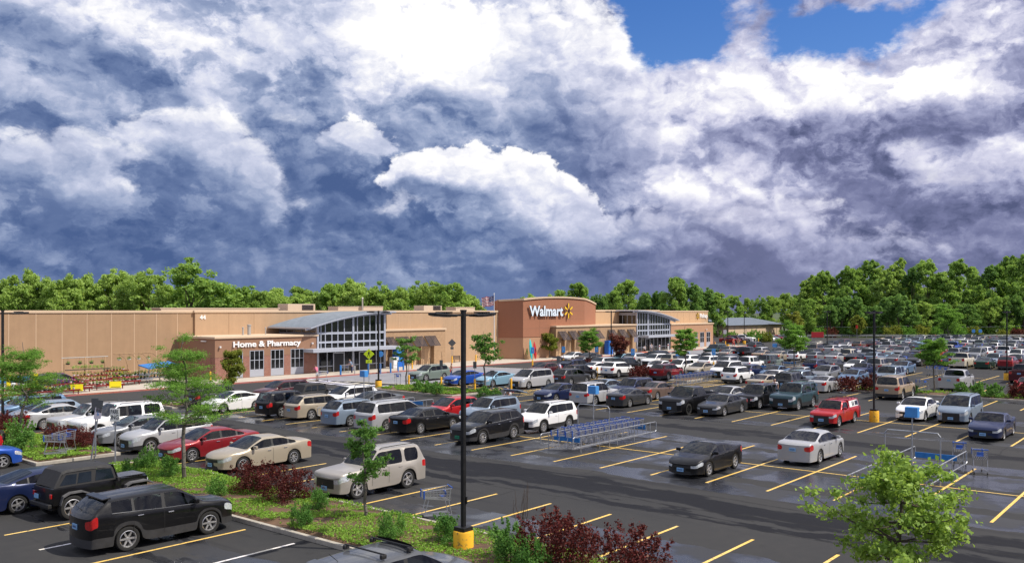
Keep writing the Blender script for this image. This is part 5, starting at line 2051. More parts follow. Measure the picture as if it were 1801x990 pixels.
def lamp_post(loc, label, rz=0.0, h=7.36, heads=2, arm=.62, group='parking lot lamp posts', base='bollard yellow', lit=True):
    t = thing('street_lamp', label, 'lamp post', (*loc, 0), rz, group)
    mb = MB()
    mb.lathe([(.001, -.05), (.31, -.05), (.31, .70), (.29, .74), (.001, .74)], base, 28)
    mb.build('concrete_base', t, True)
    mb = MB()
    mb.bbox((0, 0, .80), (.42, .42, .13), 'black metal', .02)
    mb.build('base_cover', t)
    mb = MB()
    mb.box((0, 0, (h + .82) / 2), (.115, .115, h - .78), 'black metal')
    mb.box((0, 0, h + .03), (.14, .14, .06), 'black metal')
    mb.box((.06, -.04, 1.65), (.04, .10, .22), 'black metal')
    mb.build('pole', t)
    for sg in ((-1, 1) if heads == 2 else (1,)):
        mb = MB()
        mb.box((sg * .25, 0, h - .10), (.40, .07, .07), 'black metal')
        r = Matrix.Rotation(R(-3 * sg), 3, 'Y')
        mb.bbox((sg * (arm + .26), 0, h - .09), (.92, .36, .085), 'black metal', .035, rot=r)
        for k in range(5):
            mb.box((sg * (arm + .02 + k * .10), 0, h - .025), (.02, .30, .05), 'black metal', rot=r)
        hd = mb.build('lamp_head', t)
        mb = MB()
        mb.box((sg * (arm + .36), 0, h - .142), (.60, .26, .012), 'lamp lens', rot=r)
        mb.build('lens', hd)
    return t


lamp_post((19.19, 17.82), 'tall black lamp post on a yellow drum in the grass, beside the dark red bushes')
lamp_post((59.7, 18.1), 'black lamp post on a yellow drum between the red pickup and the white saloon')
lamp_post((19.19, 53.4), 'black lamp post rising behind the feathery tree and dark shrub by the garden tables')
lamp_post((55.2, 62.3), 'slim black lamp post on a yellow drum in front of the Home & Pharmacy entrance')
lamp_post((104.9, 18.1), 'black lamp post on a yellow drum beside the dark maroon pickup')
lamp_post((101.3, 66.0), 'black lamp post on a low yellow drum beside the plum tree')
lamp_post((150.5, 53.5), 'distant black lamp post at the edge of the tall wood')
lamp_post((160.02, 76.66), 'distant black lamp post in front of the grey-roofed warehouse', 0)
lamp_post((181.69, 83.08), 'distant thin lamp post beside the pale end of the warehouse', 0)

# ---- shopping trolleys
def trolley_meshes():
    mb = MB()                                           # basket of wire
    def ring(x, z, w):
        return [(x, -w, z), (x, w, z)]
    x0, x1 = -.42, .46
    P = lambda f, s, top: Vector((x0 + (x1 - x0) * f, s * (.27 - .07 * f), (1.00 - .06 * f) if top else (.62 + .10 * f)))
    r = .008
    for s in (-1, 1):
        mb.tube(P(0, s, 1), P(1, s, 1), .013, 'cart wire', 5)
        mb.tube(P(0, s, 0), P(1, s, 0), r, 'cart wire', 4)
        for k in range(9):
            mb.tube(P(k / 8, s, 1), P(k / 8, s, 0), r * .7, 'cart wire', 4)
        for k in range(1, 4):
            a, b = P(0, s, 0).lerp(P(0, s, 1), k / 4), P(1, s, 0).lerp(P(1, s, 1), k / 4)
            mb.tube(a, b, r * .7, 'cart wire', 4)
    for k in range(8):
        f = k / 7
        a, b = P(1, -1, 1).lerp(P(1, 1, 1), f), P(1, -1, 0).lerp(P(1, 1, 0), f)
        mb.tube(a, b, r * .7, 'cart wire', 4)
        mb.tube(P(0, -1, 0).lerp(P(0, 1, 0), f), P(1, -1, 0).lerp(P(1, 1, 0), f), r * .7, 'cart wire', 4)
    mb.tube(P(1, -1, 1), P(1, 1, 1), .013, 'cart wire', 5)
    basket = mb.mesh('basket')
    mb = MB()
    for s in (-1, 1):
        mb.path([(-.46, s * .27, 1.02), (-.42, s * .27, .98), (-.36, s * .26, .60), (-.46, s * .26, .16), (.46, s * .17, .16)], .014, 'cart wire', 5)
        mb.tube((.30, s * .19, .66), (.44, s * .18, .18), .012, 'cart wire', 5)
    for k in range(6):
        f = -.2 + k * .08
        mb.tube((-.44, f, .20), (.46, f * .7, .18), .006, 'cart wire', 4)
    for s in (-1, 1):
        mb.bbox((.46, s * .20, .84), (.05, .05, .26), 'cart blue', .012)
    frame = mb.mesh('frame')
    mb = MB()
    mb.tube((-.47, -.28, 1.03), (-.47, .28, 1.03), .022, 'cart blue', 8)
    handle = mb.mesh('handle')
    mb = MB()
    mb.bbox((-.30, 0, .84), (.03, .26, .14), 'cart blue', .02, rot=Matrix.Rotation(R(12), 3, 'Y'))
    mb.bbox((-.22, 0, .74), (.16, .26, .02), 'cart blue', .006)
    seat = mb.mesh('child_seat')
    mb = MB()
    mb.lathe([(.001, -.018), (.055, -.018), (.062, 0), (.055, .018), (.001, .018)], 'black metal', 12, 'Y')
    wheel = mb.mesh('castor', True)
    return basket, frame, handle, seat, wheel


TR = trolley_meshes()


def trolley(loc, rz, label, group='shopping trolleys', full=True):
    t = thing('shopping_trolley', label, 'shopping trolley', loc, rz, group)
    t.scale = (1.08, 1.08, 1.1)
    for n, me in zip(('basket', 'frame', 'handle', 'child_seat'), TR):
        put(n, me, t)
    if full:
        for x, y in ((-.44, -.25), (-.44, .25), (.43, -.17), (.43, .17)):
            put('castor', TR[4], t, (x, y, .062))
    return t


def corral(a0, a1, b0, b1, label, sign_a, sides=True, sign_z=2.95):
    """Bay for returned trolleys: rails along both sides, an arch with a box sign."""
    t = thing('trolley_bay', label, 'trolley bay', (0, 0, 0), 0, 'bays for returned trolleys')
    for b in (b0, b1):
        mb = MB()
        for z in (.32, .88):
            mb.path([(a0 + .12, b, z), (a1 - .12, b, z)], .026, 'galvanised', 7)
        for a, s in ((a0, 1), (a1, -1)):
            mb.path([(a + s * .12, b, .32), (a, b, .38), (a, b, .82), (a + s * .12, b, .88)], .026, 'galvanised', 7)
        k = 5
        for i in range(k):
            a = a0 + .7 + (a1 - a0 - 1.4) * i / (k - 1)
            mb.tube((a, b, 0), (a, b, .88), .024, 'galvanised', 7)
        mb.build('rail', t)
    mb = MB()
    mb.path([(sign_a, b0, 0), (sign_a, b0, 2.05), (sign_a, b0 + .12, 2.2), (sign_a, b1 - .12, 2.2), (sign_a, b1, 2.05), (sign_a, b1, 0)], .028, 'galvanised', 7)
    mb.tube((sign_a, (b0 + b1) / 2, .0), (sign_a, (b0 + b1) / 2, sign_z - .1), .03, 'galvanised', 7)
    mb.build('arch', t)
    mb = MB()
    mb.bbox((sign_a, (b0 + b1) / 2, sign_z + .08), (.34, .52, .44), 'sign blue', .02)
    mb.build('sign_box', t)
    for a in (a0 + .9, a1 - .9):
        mb = MB()
        mb.bbox((a, (b0 + b1) / 2, .62), (.04, (b1 - b0) * .80, .26), 'panel blue', .01)
        for q in (b0 + .12, b1 - .12):
            mb.tube((a, q, .3), (a, q, .84), .018, 'galvanised', 6)
        mb.build('panel', t)
    return t


corral(36.1, 44.5, 25.85, 27.95, 'steel trolley bay holding two long nested rows of trolleys, beside the black coupe', 39.5)
corral(34.6, 44.4, 9.3, 11.55, 'steel trolley bay half hidden behind the bright green young tree', 39.6)
corral(36.4, 45.4, 45.2, 47.2, 'steel trolley bay between the gold estate and the blue-grey wagon', 39.6)
corral(99.8, 111.0, 43.01, 43.01+2.2, 'distant trolley bay under the feathery tree among the far rows', 105.5)
n = 0
for b in (26.4, 27.35):
    for k in range(11):
        n += 1
        pos = ['nearest', 'second', 'third', 'fourth', 'fifth', 'sixth', 'seventh', 'eighth', 'ninth', 'tenth', 'last'][k]
        trolley((37.0 + k * .60, b, 0), math.pi, 'trolley in the long bay by the black coupe, %s of the %s line' % (pos, 'nearer' if b < 27 else 'farther'), 'trolleys nested in the long bay', False)
# loose trolleys
trolley((21.88, 21.64, 0), R(150), 'lone blue-handled trolley parked against the kerb near the yellow lamp drum')
trolley((18.4, 42.6 + 2.0, .2), R(160), 'blue trolley on the grass just behind the black cloth-topped off-roader')
trolley((19.1, 45.3, .2), R(200), 'second trolley on the grass, closer to the two leaning sign posts')
trolley((43.9, 8.7, 0), R(20), 'trolley standing loose at the open end of the bay behind the bright tree')
trolley((45.6, 9.9, 0), R(15), 'trolley just outside the bay behind the bright tree, farthest from it')
trolley((37.0, 10.4, 0), R(180), 'trolley inside the bay behind the bright tree')
trolley((59.2, 63.9, 0), R(40), 'trolley standing on the grey crossing beside the thin tree trunk')
trolley((82.6, 20.9, .2), R(60), 'trolley behind the tan large SUV, beside a low green bush')
for k in range(11):
    w = ['first', 'second', 'third', 'fourth', 'fifth', 'sixth', 'seventh', 'eighth', 'ninth', 'tenth', 'last'][k]
    trolley((75.2 + k * .72, 41.4, 0), math.pi, 'trolley in the open line beside the dark red crossover, %s from the near end' % w, 'open line of trolleys on the hatched stall', False)
for k in range(3):
    trolley((105.5 + k * .6, 24.2 + k * .9, 0), R(30 * k), 'blue trolley in the loose cluster by the dark maroon pickup, %s of three' % ('first', 'middle', 'last')[k], 'loose cluster of blue trolleys')


# ---- bollards and signs
def bollard(loc, label, m='bollard yellow', h=1.05, r=.09, group='bollards', cap=None, z=0.0):
    t = thing('bollard', label, 'bollard', (*loc, z), 0, group)
    mb = MB()
    mb.lathe([(r, -.03), (r, h), (r * .75, h + r * .6), (.001, h + r * .8)], m, 16)
    mb.build('post', t, True)
    if cap:
        mb = MB()
        mb.lathe([(r * 1.04, h * .78), (r * 1.04, h * .92)], cap, 16)
        mb.build('band', t, True)
    return t


PZ = .12                                              # top of the pavement
for a, b, lb in ((63.11, 77.65, 'blue bollard in front of the first dark doorway'), (66.89, 77.25, 'blue bollard under the lime crossing sign'), (68.40, 76.86, 'blue bollard that carries a round blue sign'),
                 (70.12, 76.98, 'blue bollard beside the pale machine by the first entrance'), (71.68, 77.37, 'blue bollard in front of the tall blue locker'), (73.12, 77.96, 'blue bollard closest to the bicycle hoops')):
    bollard((a, b), lb, 'panel blue', 1.15, .10, 'blue bollards at the first entrance')
bollard((65.28, 77.77), 'thin grey bollard between the two open doorways', 'pipe grey', 1.0, .07)
for a, b, lb in ((75.61, 79.00, 'yellow bollard at the kerb by the bicycle hoops'), (123.63, 75.61, 'yellow bollard under the pale sign before the second entrance'), (158.42, 78.59, 'yellow bollard at the far corner of the shop'),
                 (167.46, 80.74, 'yellow bollard just past the far corner of the shop'), (190.28, 83.51, 'yellow bollard by the parked cars near the warehouse'), (48.93, 81.23, 'yellow bollard on the pavement beside the brick wing')):
    bollard((a, b), lb)
for a, b, lb in ((135.67, 78.14, 'pale bollard with an orange band, nearer the second entrance door'), (140.52, 79.15, 'pale bollard with an orange band, beside the tree before the second entrance')):
    bollard((a, b), lb, 'sign plate white', 1.3, .12, 'banded pale bollards', cap='tail light')


def sign_post(loc, label, h, plates, base=None, lean=0.0, rz=0.0, group=None, cat='sign post', z=0.0):
    """plates: (shape, size x, size y, centre height, front material, back material, text lines, offset)."""
    t = thing('sign_post', label, cat, (*loc, z), rz, group)
    t.rotation_euler = (0, lean, rz)
    mb = MB()
    mb.box((0, 0, h / 2), (.055, .055, h), 'galvanised')
    mb.build('post', t)
    if base:
        mb = MB()
        mb.lathe([(.095, 0), (.095, 1.05), (.07, 1.10), (.001, 1.12)], base, 16)
        mb.build('bollard_base', t, True)
    for shape, sx, sz, zc, fm, bm_, text, off in plates:
        mb = MB()
        if shape == 'diamond':
            r = Matrix.Rotation(R(45), 3, 'Y')
            mb.bbox((off, -.045, zc), (sx, .02, sx), fm, .008, rot=r)
            mb.bbox((off, -.060, zc), (sx * .90, .006, sx * .90), fm, .002, rot=r)
        elif shape == 'round':
            mb.lathe([(.001, -.02), (sx / 2, -.02), (sx / 2, .02), (.001, .02)], fm, 24, 'Y', (off, -.05, zc))
        else:
            mb.bbox((off, -.045, zc), (sx, .02, sz), fm, .008)
        pl = mb.build('sign_plate', t)
        if text == 'walker':
            mb = MB()
            y = -.072
            q = lambda pts: mb.add([(x * sx, y, zc + z_ * sx) for x, z_ in pts], [tuple(range(len(pts)))], 'sign black')
            mb.lathe([(.001, 0), (.055 * sx, 0)], 'sign black', 10, 'Y', (.01 * sx, y, zc + .36 * sx))
            q([(-.07, .02), (.07, .02), (.08, .28), (-.05, .28)])
            q([(-.07, .02), (.02, .02), (-.10, -.20), (-.18, -.36), (-.24, -.34), (-.14, -.16)])
            q([(0, .02), (.07, .02), (.10, -.16), (.20, -.36), (.13, -.38), (.04, -.18)])
            q([(.07, .26), (.20, .08), (.17, .05), (.06, .18)])
            q([(-.05, .26), (-.17, .06), (-.13, .04), (-.04, .17)])
            mb.build('walker_symbol', pl)
        elif text == 'arrow':
            mb = MB()
            y = -.058
            mb.add([(.10, y, zc + .06), (-.06, y, zc - .03), (-.02, y, zc - .07), (-.14, y, zc - .08), (-.10, y, zc + .03), (-.085, y, zc + .00), (.07, y, zc + .09)], [(0, 1, 5, 6), (1, 2, 3, 4, 5)], 'sign black')
            mb.build('arrow_symbol', pl)
        elif text == 'chair':
            mb = MB()
            y = -.060
            c = 'sign plate white' if 'blue' in fm else 'sign blue'
            mb.lathe([(.028, 0), (.045, 0)], c, 12, 'Y', (off + .0, y, zc - .05))
            mb.box((off - .01, y, zc + .03), (.018, .004, .10), c)
            mb.box((off + .02, y, zc + .01), (.06, .004, .016), c)
            mb.box((off + .05, y, zc - .03), (.016, .004, .08), c)
            mb.lathe([(.001, 0), (.016, 0)], c, 10, 'Y', (off - .01, y, zc + .105))
            mb.build('wheelchair_symbol', pl)
        elif text:
            n = len(text)
            for i, line in enumerate(text):
                z1 = zc + sz * .42 - (sz * .84) * i / n
                lt = letters(line, off - sx * .40, off + sx * .40, z1 - sz * .84 / n * .80, z1, -.057, 'sign black', .004, .01, pl, 'lettering')
    return t


CAMZ = R(-50)                                         # plates turned to face down the lot, towards the road
sign_post((19.66, 40.97), 'white plate on a grey post reading PARK ING, at the walk between the grass beds', 2.55, [('rect', .46, .62, 2.42, 'sign plate white', '', ['PARK', 'ING'], 0)], rz=CAMZ)
sign_post((19.94, 43.64), 'upright grey post with a dark plate seen from behind, next to the leaning post', 2.9, [('rect', .36, .62, 2.62, 'sign back', '', None, 0)], rz=CAMZ, z=.1)
sign_post((19.35, 42.82), 'leaning grey post with a pale purple reserved parking plate', 2.75, [('rect', .34, .56, 2.30, 'sign purple grey', '', 'chair', 0), ('rect', .30, .62, 2.66, 'sign back', '', None, .02)], lean=R(9), rz=CAMZ, z=.1)
sign_post((58.73, 67.74), 'lime diamond crossing sign with a walking figure and an arrow plate below', 2.6, [('diamond', .78, .78, 2.98, 'sign lime', '', 'walker', 0), ('rect', .62, .34, 2.22, 'sign lime', '', 'arrow', 0)], rz=CAMZ)
sign_post((68.11, 76.49), 'round blue sign above a blue bollard at the first entrance', 2.5, [('round', .68, .68, 2.35, 'sign blue', '', None, 0)], rz=CAMZ)
sign_post((87.28, 83.21), 'dark diamond sign seen from behind, on a yellow bollard at the kerb', 2.9, [('diamond', .80, .8, 2.95, 'sign back', '', None, 0), ('rect', .44, .34, 2.22, 'sign back', '', None, 0)], 'bollard yellow', rz=CAMZ)
sign_post((92.39, 83.34), 'tall narrow dark sign on a yellow bollard against the blank tan wall', 2.6, [('rect', .30, .45, 2.45, 'sign back', '', None, 0)], 'bollard yellow', rz=CAMZ)
sign_post((59.03, 57.70), 'narrow dark sign on a yellow bollard between the green wagon and the blue sedan', 2.6, [('rect', .32, .62, 2.40, 'sign back', '', None, 0)], 'bollard yellow', rz=CAMZ)
sign_post((59.33, 53.65), 'narrow dark sign on a yellow bollard behind the black lamp pole', 2.6, [('rect', .32, .62, 2.40, 'sign back', '', None, 0)], 'bollard yellow', rz=CAMZ)
sign_post((58.78, 61.90), 'yellow bollard sign post beside the thin trunk on the shrub bed', 2.6, [('rect', .32, .50, 2.40, 'sign plate white', '', None, 0)], 'bollard yellow', rz=CAMZ)
sign_post((54.53, 47.33), 'bare grey post with a pale plate standing in the bushes by the silver-blue sedan', 2.4, [('rect', .36, .36, 2.25, 'sign back', '', None, 0)], rz=CAMZ)
sign_post((61.92, 51.42), 'yellow bollard sign post in front of the silver minivan', 1.15, [('rect', .05, .05, 1.0, 'bollard yellow', '', None, 0)], 'bollard yellow', rz=CAMZ)
sign_post((69.75, 51.76), 'tall dark-backed sign on a yellow foot in front of the black hatch-open wagon', 2.9, [('rect', .34, .66, 2.55, 'sign back', '', None, 0)], 'bollard yellow', rz=CAMZ)
sign_post((80.33, 54.22), 'yellow bollard sign post beside the white crossover with the broad rear', 1.2, [('rect', .05, .05, 1.0, 'bollard yellow', '', None, 0)], 'bollard yellow', rz=CAMZ)
for a, b, lb in ((86.97, 68.66, 'blue reserved parking sign on a yellow bollard before the kayaks'), (91.32, 66.92, 'blue reserved parking sign above the pale sedans near the brick bay'), (95.03, 64.24, 'blue reserved parking sign by the dark sedan under the feathery tree'),
                 (91.57, 56.50, 'blue reserved parking sign on a yellow foot beside the red-leaved hedge'), (93.31, 51.27, 'blue reserved parking sign behind the red crossover'), (97.94, 48.81, 'thin grey post with a blue plate near the white minivan')):
    sign_post((a, b), lb, 2.6, [('rect', .46, .80, 2.35, 'sign blue', '', 'chair', 0)], 'bollard yellow', rz=CAMZ, group='blue reserved parking signs')
sign_post((122.03, 74.69), 'pale reddish sign plate in front of the second entrance', 2.9, [('rect', .66, .80, 2.7, 'sign purple grey', '', None, 0)], rz=CAMZ)
sign_post((175.89, 84.94), 'pale reddish sign plate in front of the warehouse wall', 3.0, [('rect', .7, .9, 2.8, 'sign purple grey', '', None, 0)], rz=CAMZ)
for a, b, lb in ((234.64, 47.71, 'small blue sign at the edge of the wood'), (235.70, 46.42, 'second small blue sign at the edge of the wood, next to the hedge')):
    sign_post((a, b), lb, 2.8, [('rect', .8, .8, 2.5, 'sign blue', '', None, 0)], rz=CAMZ)
sign_post((234.09, 75.37), 'small orange and white sign in front of the round pale green tree', 3.6, [('rect', .6, .9, 3.2, 'tail light', '', None, 0)], rz=CAMZ)

# ---- by the shop front
def machine(loc, label, m='machine blue', w=1.0, d=.85, h=1.9):
    t = thing('vending_machine', label, 'vending machine', (*loc, PZ), 0, 'machines outside the shop')
    mb = MB()
    mb.bbox((0, 0, h / 2), (w, d, h), m, .03)
    mb.build('cabinet', t)
    mb = MB()
    mb.bbox((-w * .10, -d / 2 - .015, h * .60), (w * .62, .04, h * .62), 'sign plate white' if m != 'machine blue' else 'panel blue', .012)
    mb.build('front_panel', t)
    mb = MB()
    mb.bbox((w * .36, -d / 2 - .02, h * .55), (w * .14, .05, h * .40), 'black metal', .01)
    mb.build('coin_panel', t)
    return t


machine((77.3, 83.4), 'tall blue locker standing in front of the first awnings', w=1.3, h=2.5)
machine((74.9, 81.6), 'squat pale machine between the first entrance and the blue locker', 'bag white', .9, .8, 1.4)
machine((122.0, 80.0), 'dark blue drink machine, nearest the road of the three by the second entrance', w=1.3, h=2.3)
machine((123.8, 80.0), 'pale fronted drink machine in the middle of the three by the second entrance', 'bag white', w=1.3, h=2.3)
machine((125.7, 80.0), 'bright blue drink machine beside the plum tree, farthest of the three', w=1.3, h=2.4)
for k, a in enumerate((79.2, 80.3, 81.4, 82.5)):
    mb = MB()
    mb.path([(a, 83.0, PZ - .02), (a, 83.0, .82), (a + .05, 83.0, .98), (a + .17, 83.0, 1.05), (a + .29, 83.0, .98), (a + .34, 83.0, .82), (a + .34, 83.0, PZ - .02)], .028, 'black metal', 6)
    tag(mb.build('bicycle_hoop', smooth=True), 'black bicycle hoop under the awnings, %s of four from the first entrance' % ('first', 'second', 'third', 'fourth')[k], 'bicycle hoop', 'row of bicycle hoops')
t = thing('bench', 'dark slatted bench against the tan wall, near the diamond sign', 'bench', (89.3, 84.2, PZ))
mb = MB()
for k in range(4):
    mb.box((0, -.25 + k * .13, .45), (1.8, .09, .04), 'awning dark')
mb.build('seat', t)
mb = MB()
for k in range(3):
    mb.box((0, .22, .60 + k * .14), (1.8, .04, .09), 'awning dark')
mb.build('backrest', t)
for x in (-.75, .75):
    mb = MB()
    mb.box((x, -.2, .21), (.06, .06, .44), 'black metal')
    mb.box((x, .2, .45), (.06, .06, .92), 'black metal')
    mb.build('leg', t)


def kayak(loc, label, m, h=3.0):
    mb = MB()
    prof = [(.02, 0), (.16, .25), (.27, .8), (.30, 1.3), (.27, 1.9), (.17, 2.55), (.02, 3.0)]
    vs, fs = [], []
    n = 12
    for r, z in prof:
        for i in range(n):
            a = 2 * math.pi * i / n
            vs.append((r * 1.15 * math.cos(a), r * .55 * math.sin(a), z * h / 3))
    fs = [(j * n + i, j * n + (i + 1) % n, (j + 1) * n + (i + 1) % n, (j + 1) * n + i) for j in range(len(prof) - 1) for i in range(n)]
    mb.add(vs, fs, m)
    t = thing('kayak', label, 'kayak', (*loc, PZ), 0, 'kayaks on show')
    mb.build('hull', t, True)
    mb = MB()
    vs = [(.15 * math.cos(a), -.155 - .006, 1.45 * h / 3 + .34 * math.sin(a)) for a in [2 * math.pi * i / 14 for i in range(14)]]
    mb.add(vs, [tuple(range(14))], 'black plastic')
    mb.build('cockpit', t)
    t.rotation_euler = (R(-6), 0, 0)


mat('hull teal', (.02, .50, .52), .3)
mat('hull red', (.45, .015, .02), .3)
kayak((101.88+0, 80.6), 'teal kayak stood on end against the sign wall', 'hull teal', 3.1)
kayak((102.59+0, 80.4), 'red kayak stood on end beside the teal one', 'hull red', 2.7)
t = thing('planter_barrel', 'wooden barrel planter with a pointed shrub, beside the kayaks', 'planter', (101.03, 80.8, PZ))
mb = MB()
mb.lathe([(.36, 0), (.45, .35), (.40, .75), (.34, .75), (.34, .65), (.001, .65)], 'wood crate', 16)
mb.build('barrel', t, True)
put('foliage', quads_mesh('foliage', leaf_cloud(np.random.default_rng(5), [(0, 0, .7 + .2 * k, .32 - .06 * k, .32 - .06 * k, .2) for k in range(5)], 60, .12), 'leaf juniper'), t)

# flag on its pole
t = thing('flagpole', 'white flagpole before the blank wall, flying a striped flag', 'flagpole', (91.4, 79.0, PZ))
mb = MB()
mb.tube((0, 0, -.1), (0, 0, 9.6), .075, 'lamp white', 10, .04)
mb.lathe([(.001, -.09), (.07, -.05), (.09, 0), (.07, .06), (.001, .09)], 'lamp white', 12, 'Z', (0, 0, 9.68))
mb.build('pole', t, True)
mat('flag red', (.42, .02, .03), .8)
mat('flag white', (.72, .70, .70), .8)
mat('flag blue', (.02, .03, .16), .8)
mb = MB()
nx, ny = 20, 13
fw, fh = 1.75, 1.35
pt = lambda i, j: (-(fw * i / nx) * .62, (fw * i / nx) * .75 + .10 * math.sin(i * .75 + j * .12) * (i / nx), 9.35 - fh * j / ny - .20 * (i / nx) ** 1.5 + .05 * math.sin(i * .6))
for i in range(nx):
    for j in range(ny):
        m = 'flag blue' if i < 8 and j < 7 else ('flag red' if j % 2 == 0 else 'flag white')
        mb.quad(pt(i, j), pt(i, j + 1), pt(i + 1, j + 1), pt(i + 1, j), m)
for i in range(7):
    for j in range(6):
        if (i + j) % 2 == 0:
            x, y, z = pt(i + .6, j + .6)
            mb.box((x, y, z), (.05, .03, .05), 'flag white')
mb.build('flag', t)


# ---- plants for sale along the wall
GT = random.Random(11)


def plant_table(loc, label, w=3.0, d=1.2, tiers=2, m='table red'):
    t = thing('plant_table', label, 'plant stand', (*loc, PZ), 0, 'plant stands along the wall')
    for k in range(tiers):
        z, y = .35 + k * .38, -d * .3 + k * d * .45
        mb = MB()
        mb.bbox((0, y, z), (w, d * .52, .07), m, .012)
        mb.bbox((0, y - d * .26, z + .05), (w, .04, .14), m, .01)
        mb.build('shelf', t)
    for sx in (-1, 1):
        for sy in (-1, 1):
            mb = MB()
            mb.box((sx * (w / 2 - .1), sy * (d / 2 - .12), (.35 + .38 * (tiers - 1) * (sy > 0)) / 2), (.07, .07, .35 + .38 * (tiers - 1) * (sy > 0)), m)
            mb.build('leg', t)
    pots, cl, fl = MB(), [], []
    for k in range(tiers):
        z, y = .39 + k * .38, -d * .3 + k * d * .45
        n = int(w / .34)
        for i in range(n):
            x = -w / 2 + .2 + i * (w - .3) / n
            h = GT.uniform(.12, .2)
            pots.lathe([(.08, 0), (.11, h), (.001, h)], GT.choice(['pot dark', 'pot white', 'pot dark']), 8, 'Z', (x, y, z))
            r = GT.uniform(.12, .2)
            cl.append((x, y, z + h + r * .7, r, r, r))
            if GT.random() < .5:
                fl.append((x, y, z + h + r * 1.1, r * .9, r * .9, r * .5))
    tag(pots.build('plant_pots', t, True), kind='stuff')
    rng = np.random.default_rng(GT.randint(1, 9999))
    put('foliage', quads_mesh('foliage', leaf_cloud(rng, cl, 40, .09, .6, 0, .2), GT.choice(['leaf locust', 'leaf pear', 'leaf juniper'])), t)
    if fl:
        put('blossom', quads_mesh('blossom', leaf_cloud(rng, fl, 16, .07, .9, 0, .5), GT.choice(['flower pink', 'flower yellow', 'flower white'])), t)
    return t


for a, b, w, ti, lb in ((28.60, 77.16, 3.2, 2, 'red plant stand at the end of the row, in front of the stacked white bags'), (30.49, 77.80, 3.0, 2, 'red plant stand behind the feathery tree, beside a yellow upright sign'),
                        (32.29, 77.92, 3.4, 1, 'low long red plant stand behind the feathery tree'), (34.22, 79.63, 3.0, 2, 'red plant stand just behind the first yellow price board'),
                        (37.25, 82.10, 3.2, 3, 'tall three-tier red plant stand between the two yellow price boards'), (37.86, 80.45, 2.6, 1, 'red stand packed with white pots, beside the second yellow price board'),
                        (40.91, 83.47, 2.8, 2, 'red plant stand just past the second yellow price board'), (42.15, 87.20, 2.6, 3, 'tall plant stand with dark red blooms behind the second price board')):
    plant_table((a, b), lb, w, 1.2, ti)
for a, b, w, lb in ((42.59, 84.53, 3.0, 'grey bench of mixed yellow and green plants beside the blue canopy'), (44.86, 86.14, 3.0, 'grey plant bench under the blue canopy')):
    plant_table((a, b), lb, w, 1.2, 2, 'galvanised')
for a, b, lb in ((34.19, 78.42, 'bright yellow price board, nearer the road'), (37.93, 79.02, 'bright yellow price board, second along towards the brick wing')):
    t = thing('price_board', lb, 'price board', (a, b, PZ), R(-28), 'yellow price boards')
    mb = MB()
    mb.bbox((0, 0, .48), (1.0, .03, .60), 'poster yellow', .006)
    mb.build('board', t)
    mb = MB()
    mb.box((0, -.018, .27), (.78, .004, .05), 'sign black')
    mb.build('printed_line', t)
    for x in (-.4, .4):
        mb = MB()
        mb.box((x, .03, .24), (.04, .03, .5), 'galvanised')
        mb.build('leg', t)


def hanging_rack(a0, a1, b, h, label, shelves, curved, z=PZ):
    t = thing('plant_rack', label, 'plant rack', ((a0 + a1) / 2, b, z), 0, 'tall racks of hanging baskets')
    w = a1 - a0
    mb = MB()
    mb.tube((-w / 2, .0, h), (w / 2, .0, h), .045, 'pipe grey' if not curved else 'wood crate', 7)
    mb.build('top_bar', t)
    n = 3 if not curved else 4
    for k in range(n):
        x = -w / 2 + .3 + (w - .6) * k / (n - 1)
        mb = MB()
        if curved:
            mb.path([(x, .0, h), (x + .35, -.2, h - .12), (x + .65, -.5, h - .5), (x + .75, -.7, h - 1.1), (x + .75, -.7, 0)], .04, 'wood crate', 6)
        else:
            mb.path([(x, .0, h), (x - .25, -.5, h - .6), (x - .3, -.6, h - 1.3), (x - .3, -.6, 0)], .05, 'wood crate', 6)
        mb.build('upright', t)
    rng = np.random.default_rng(int(a0 * 10))
    for s in range(shelves):
        z0 = h - 1.15 - s * .9
        mb = MB()
        mb.bbox((0, -.55, z0), (w * .94, .5, .06), 'pot dark', .01)
        mb.build('shelf', t)
        cl = [(-w * .3 + i * w * .6 / 7, -.55, z0 + .26, .26, .22, .22) for i in range(8)]
        put('foliage', quads_mesh('foliage', leaf_cloud(rng, cl, 60, .10, .6, .2, .2), 'leaf woodland'), t)
    for i in range(4):
        x = -w * .38 + i * w * .25
        mb = MB()
        mb.tube((x, -.15, h), (x, -.15, h - .45), .008, 'black metal', 4)
        mb.lathe([(.001, -.12), (.16, -.08), (.20, .04), (.001, .04)], 'pot white' if curved else 'pot dark', 10, 'Z', (x, -.15, h - .55))
        bk = mb.build('hanging_basket', t, True)
        put('foliage', quads_mesh('foliage', leaf_cloud(rng, [(x, -.15, h - .45, .26, .26, .18)], 70, .09, .6, .6, .3), 'leaf juniper'), bk)


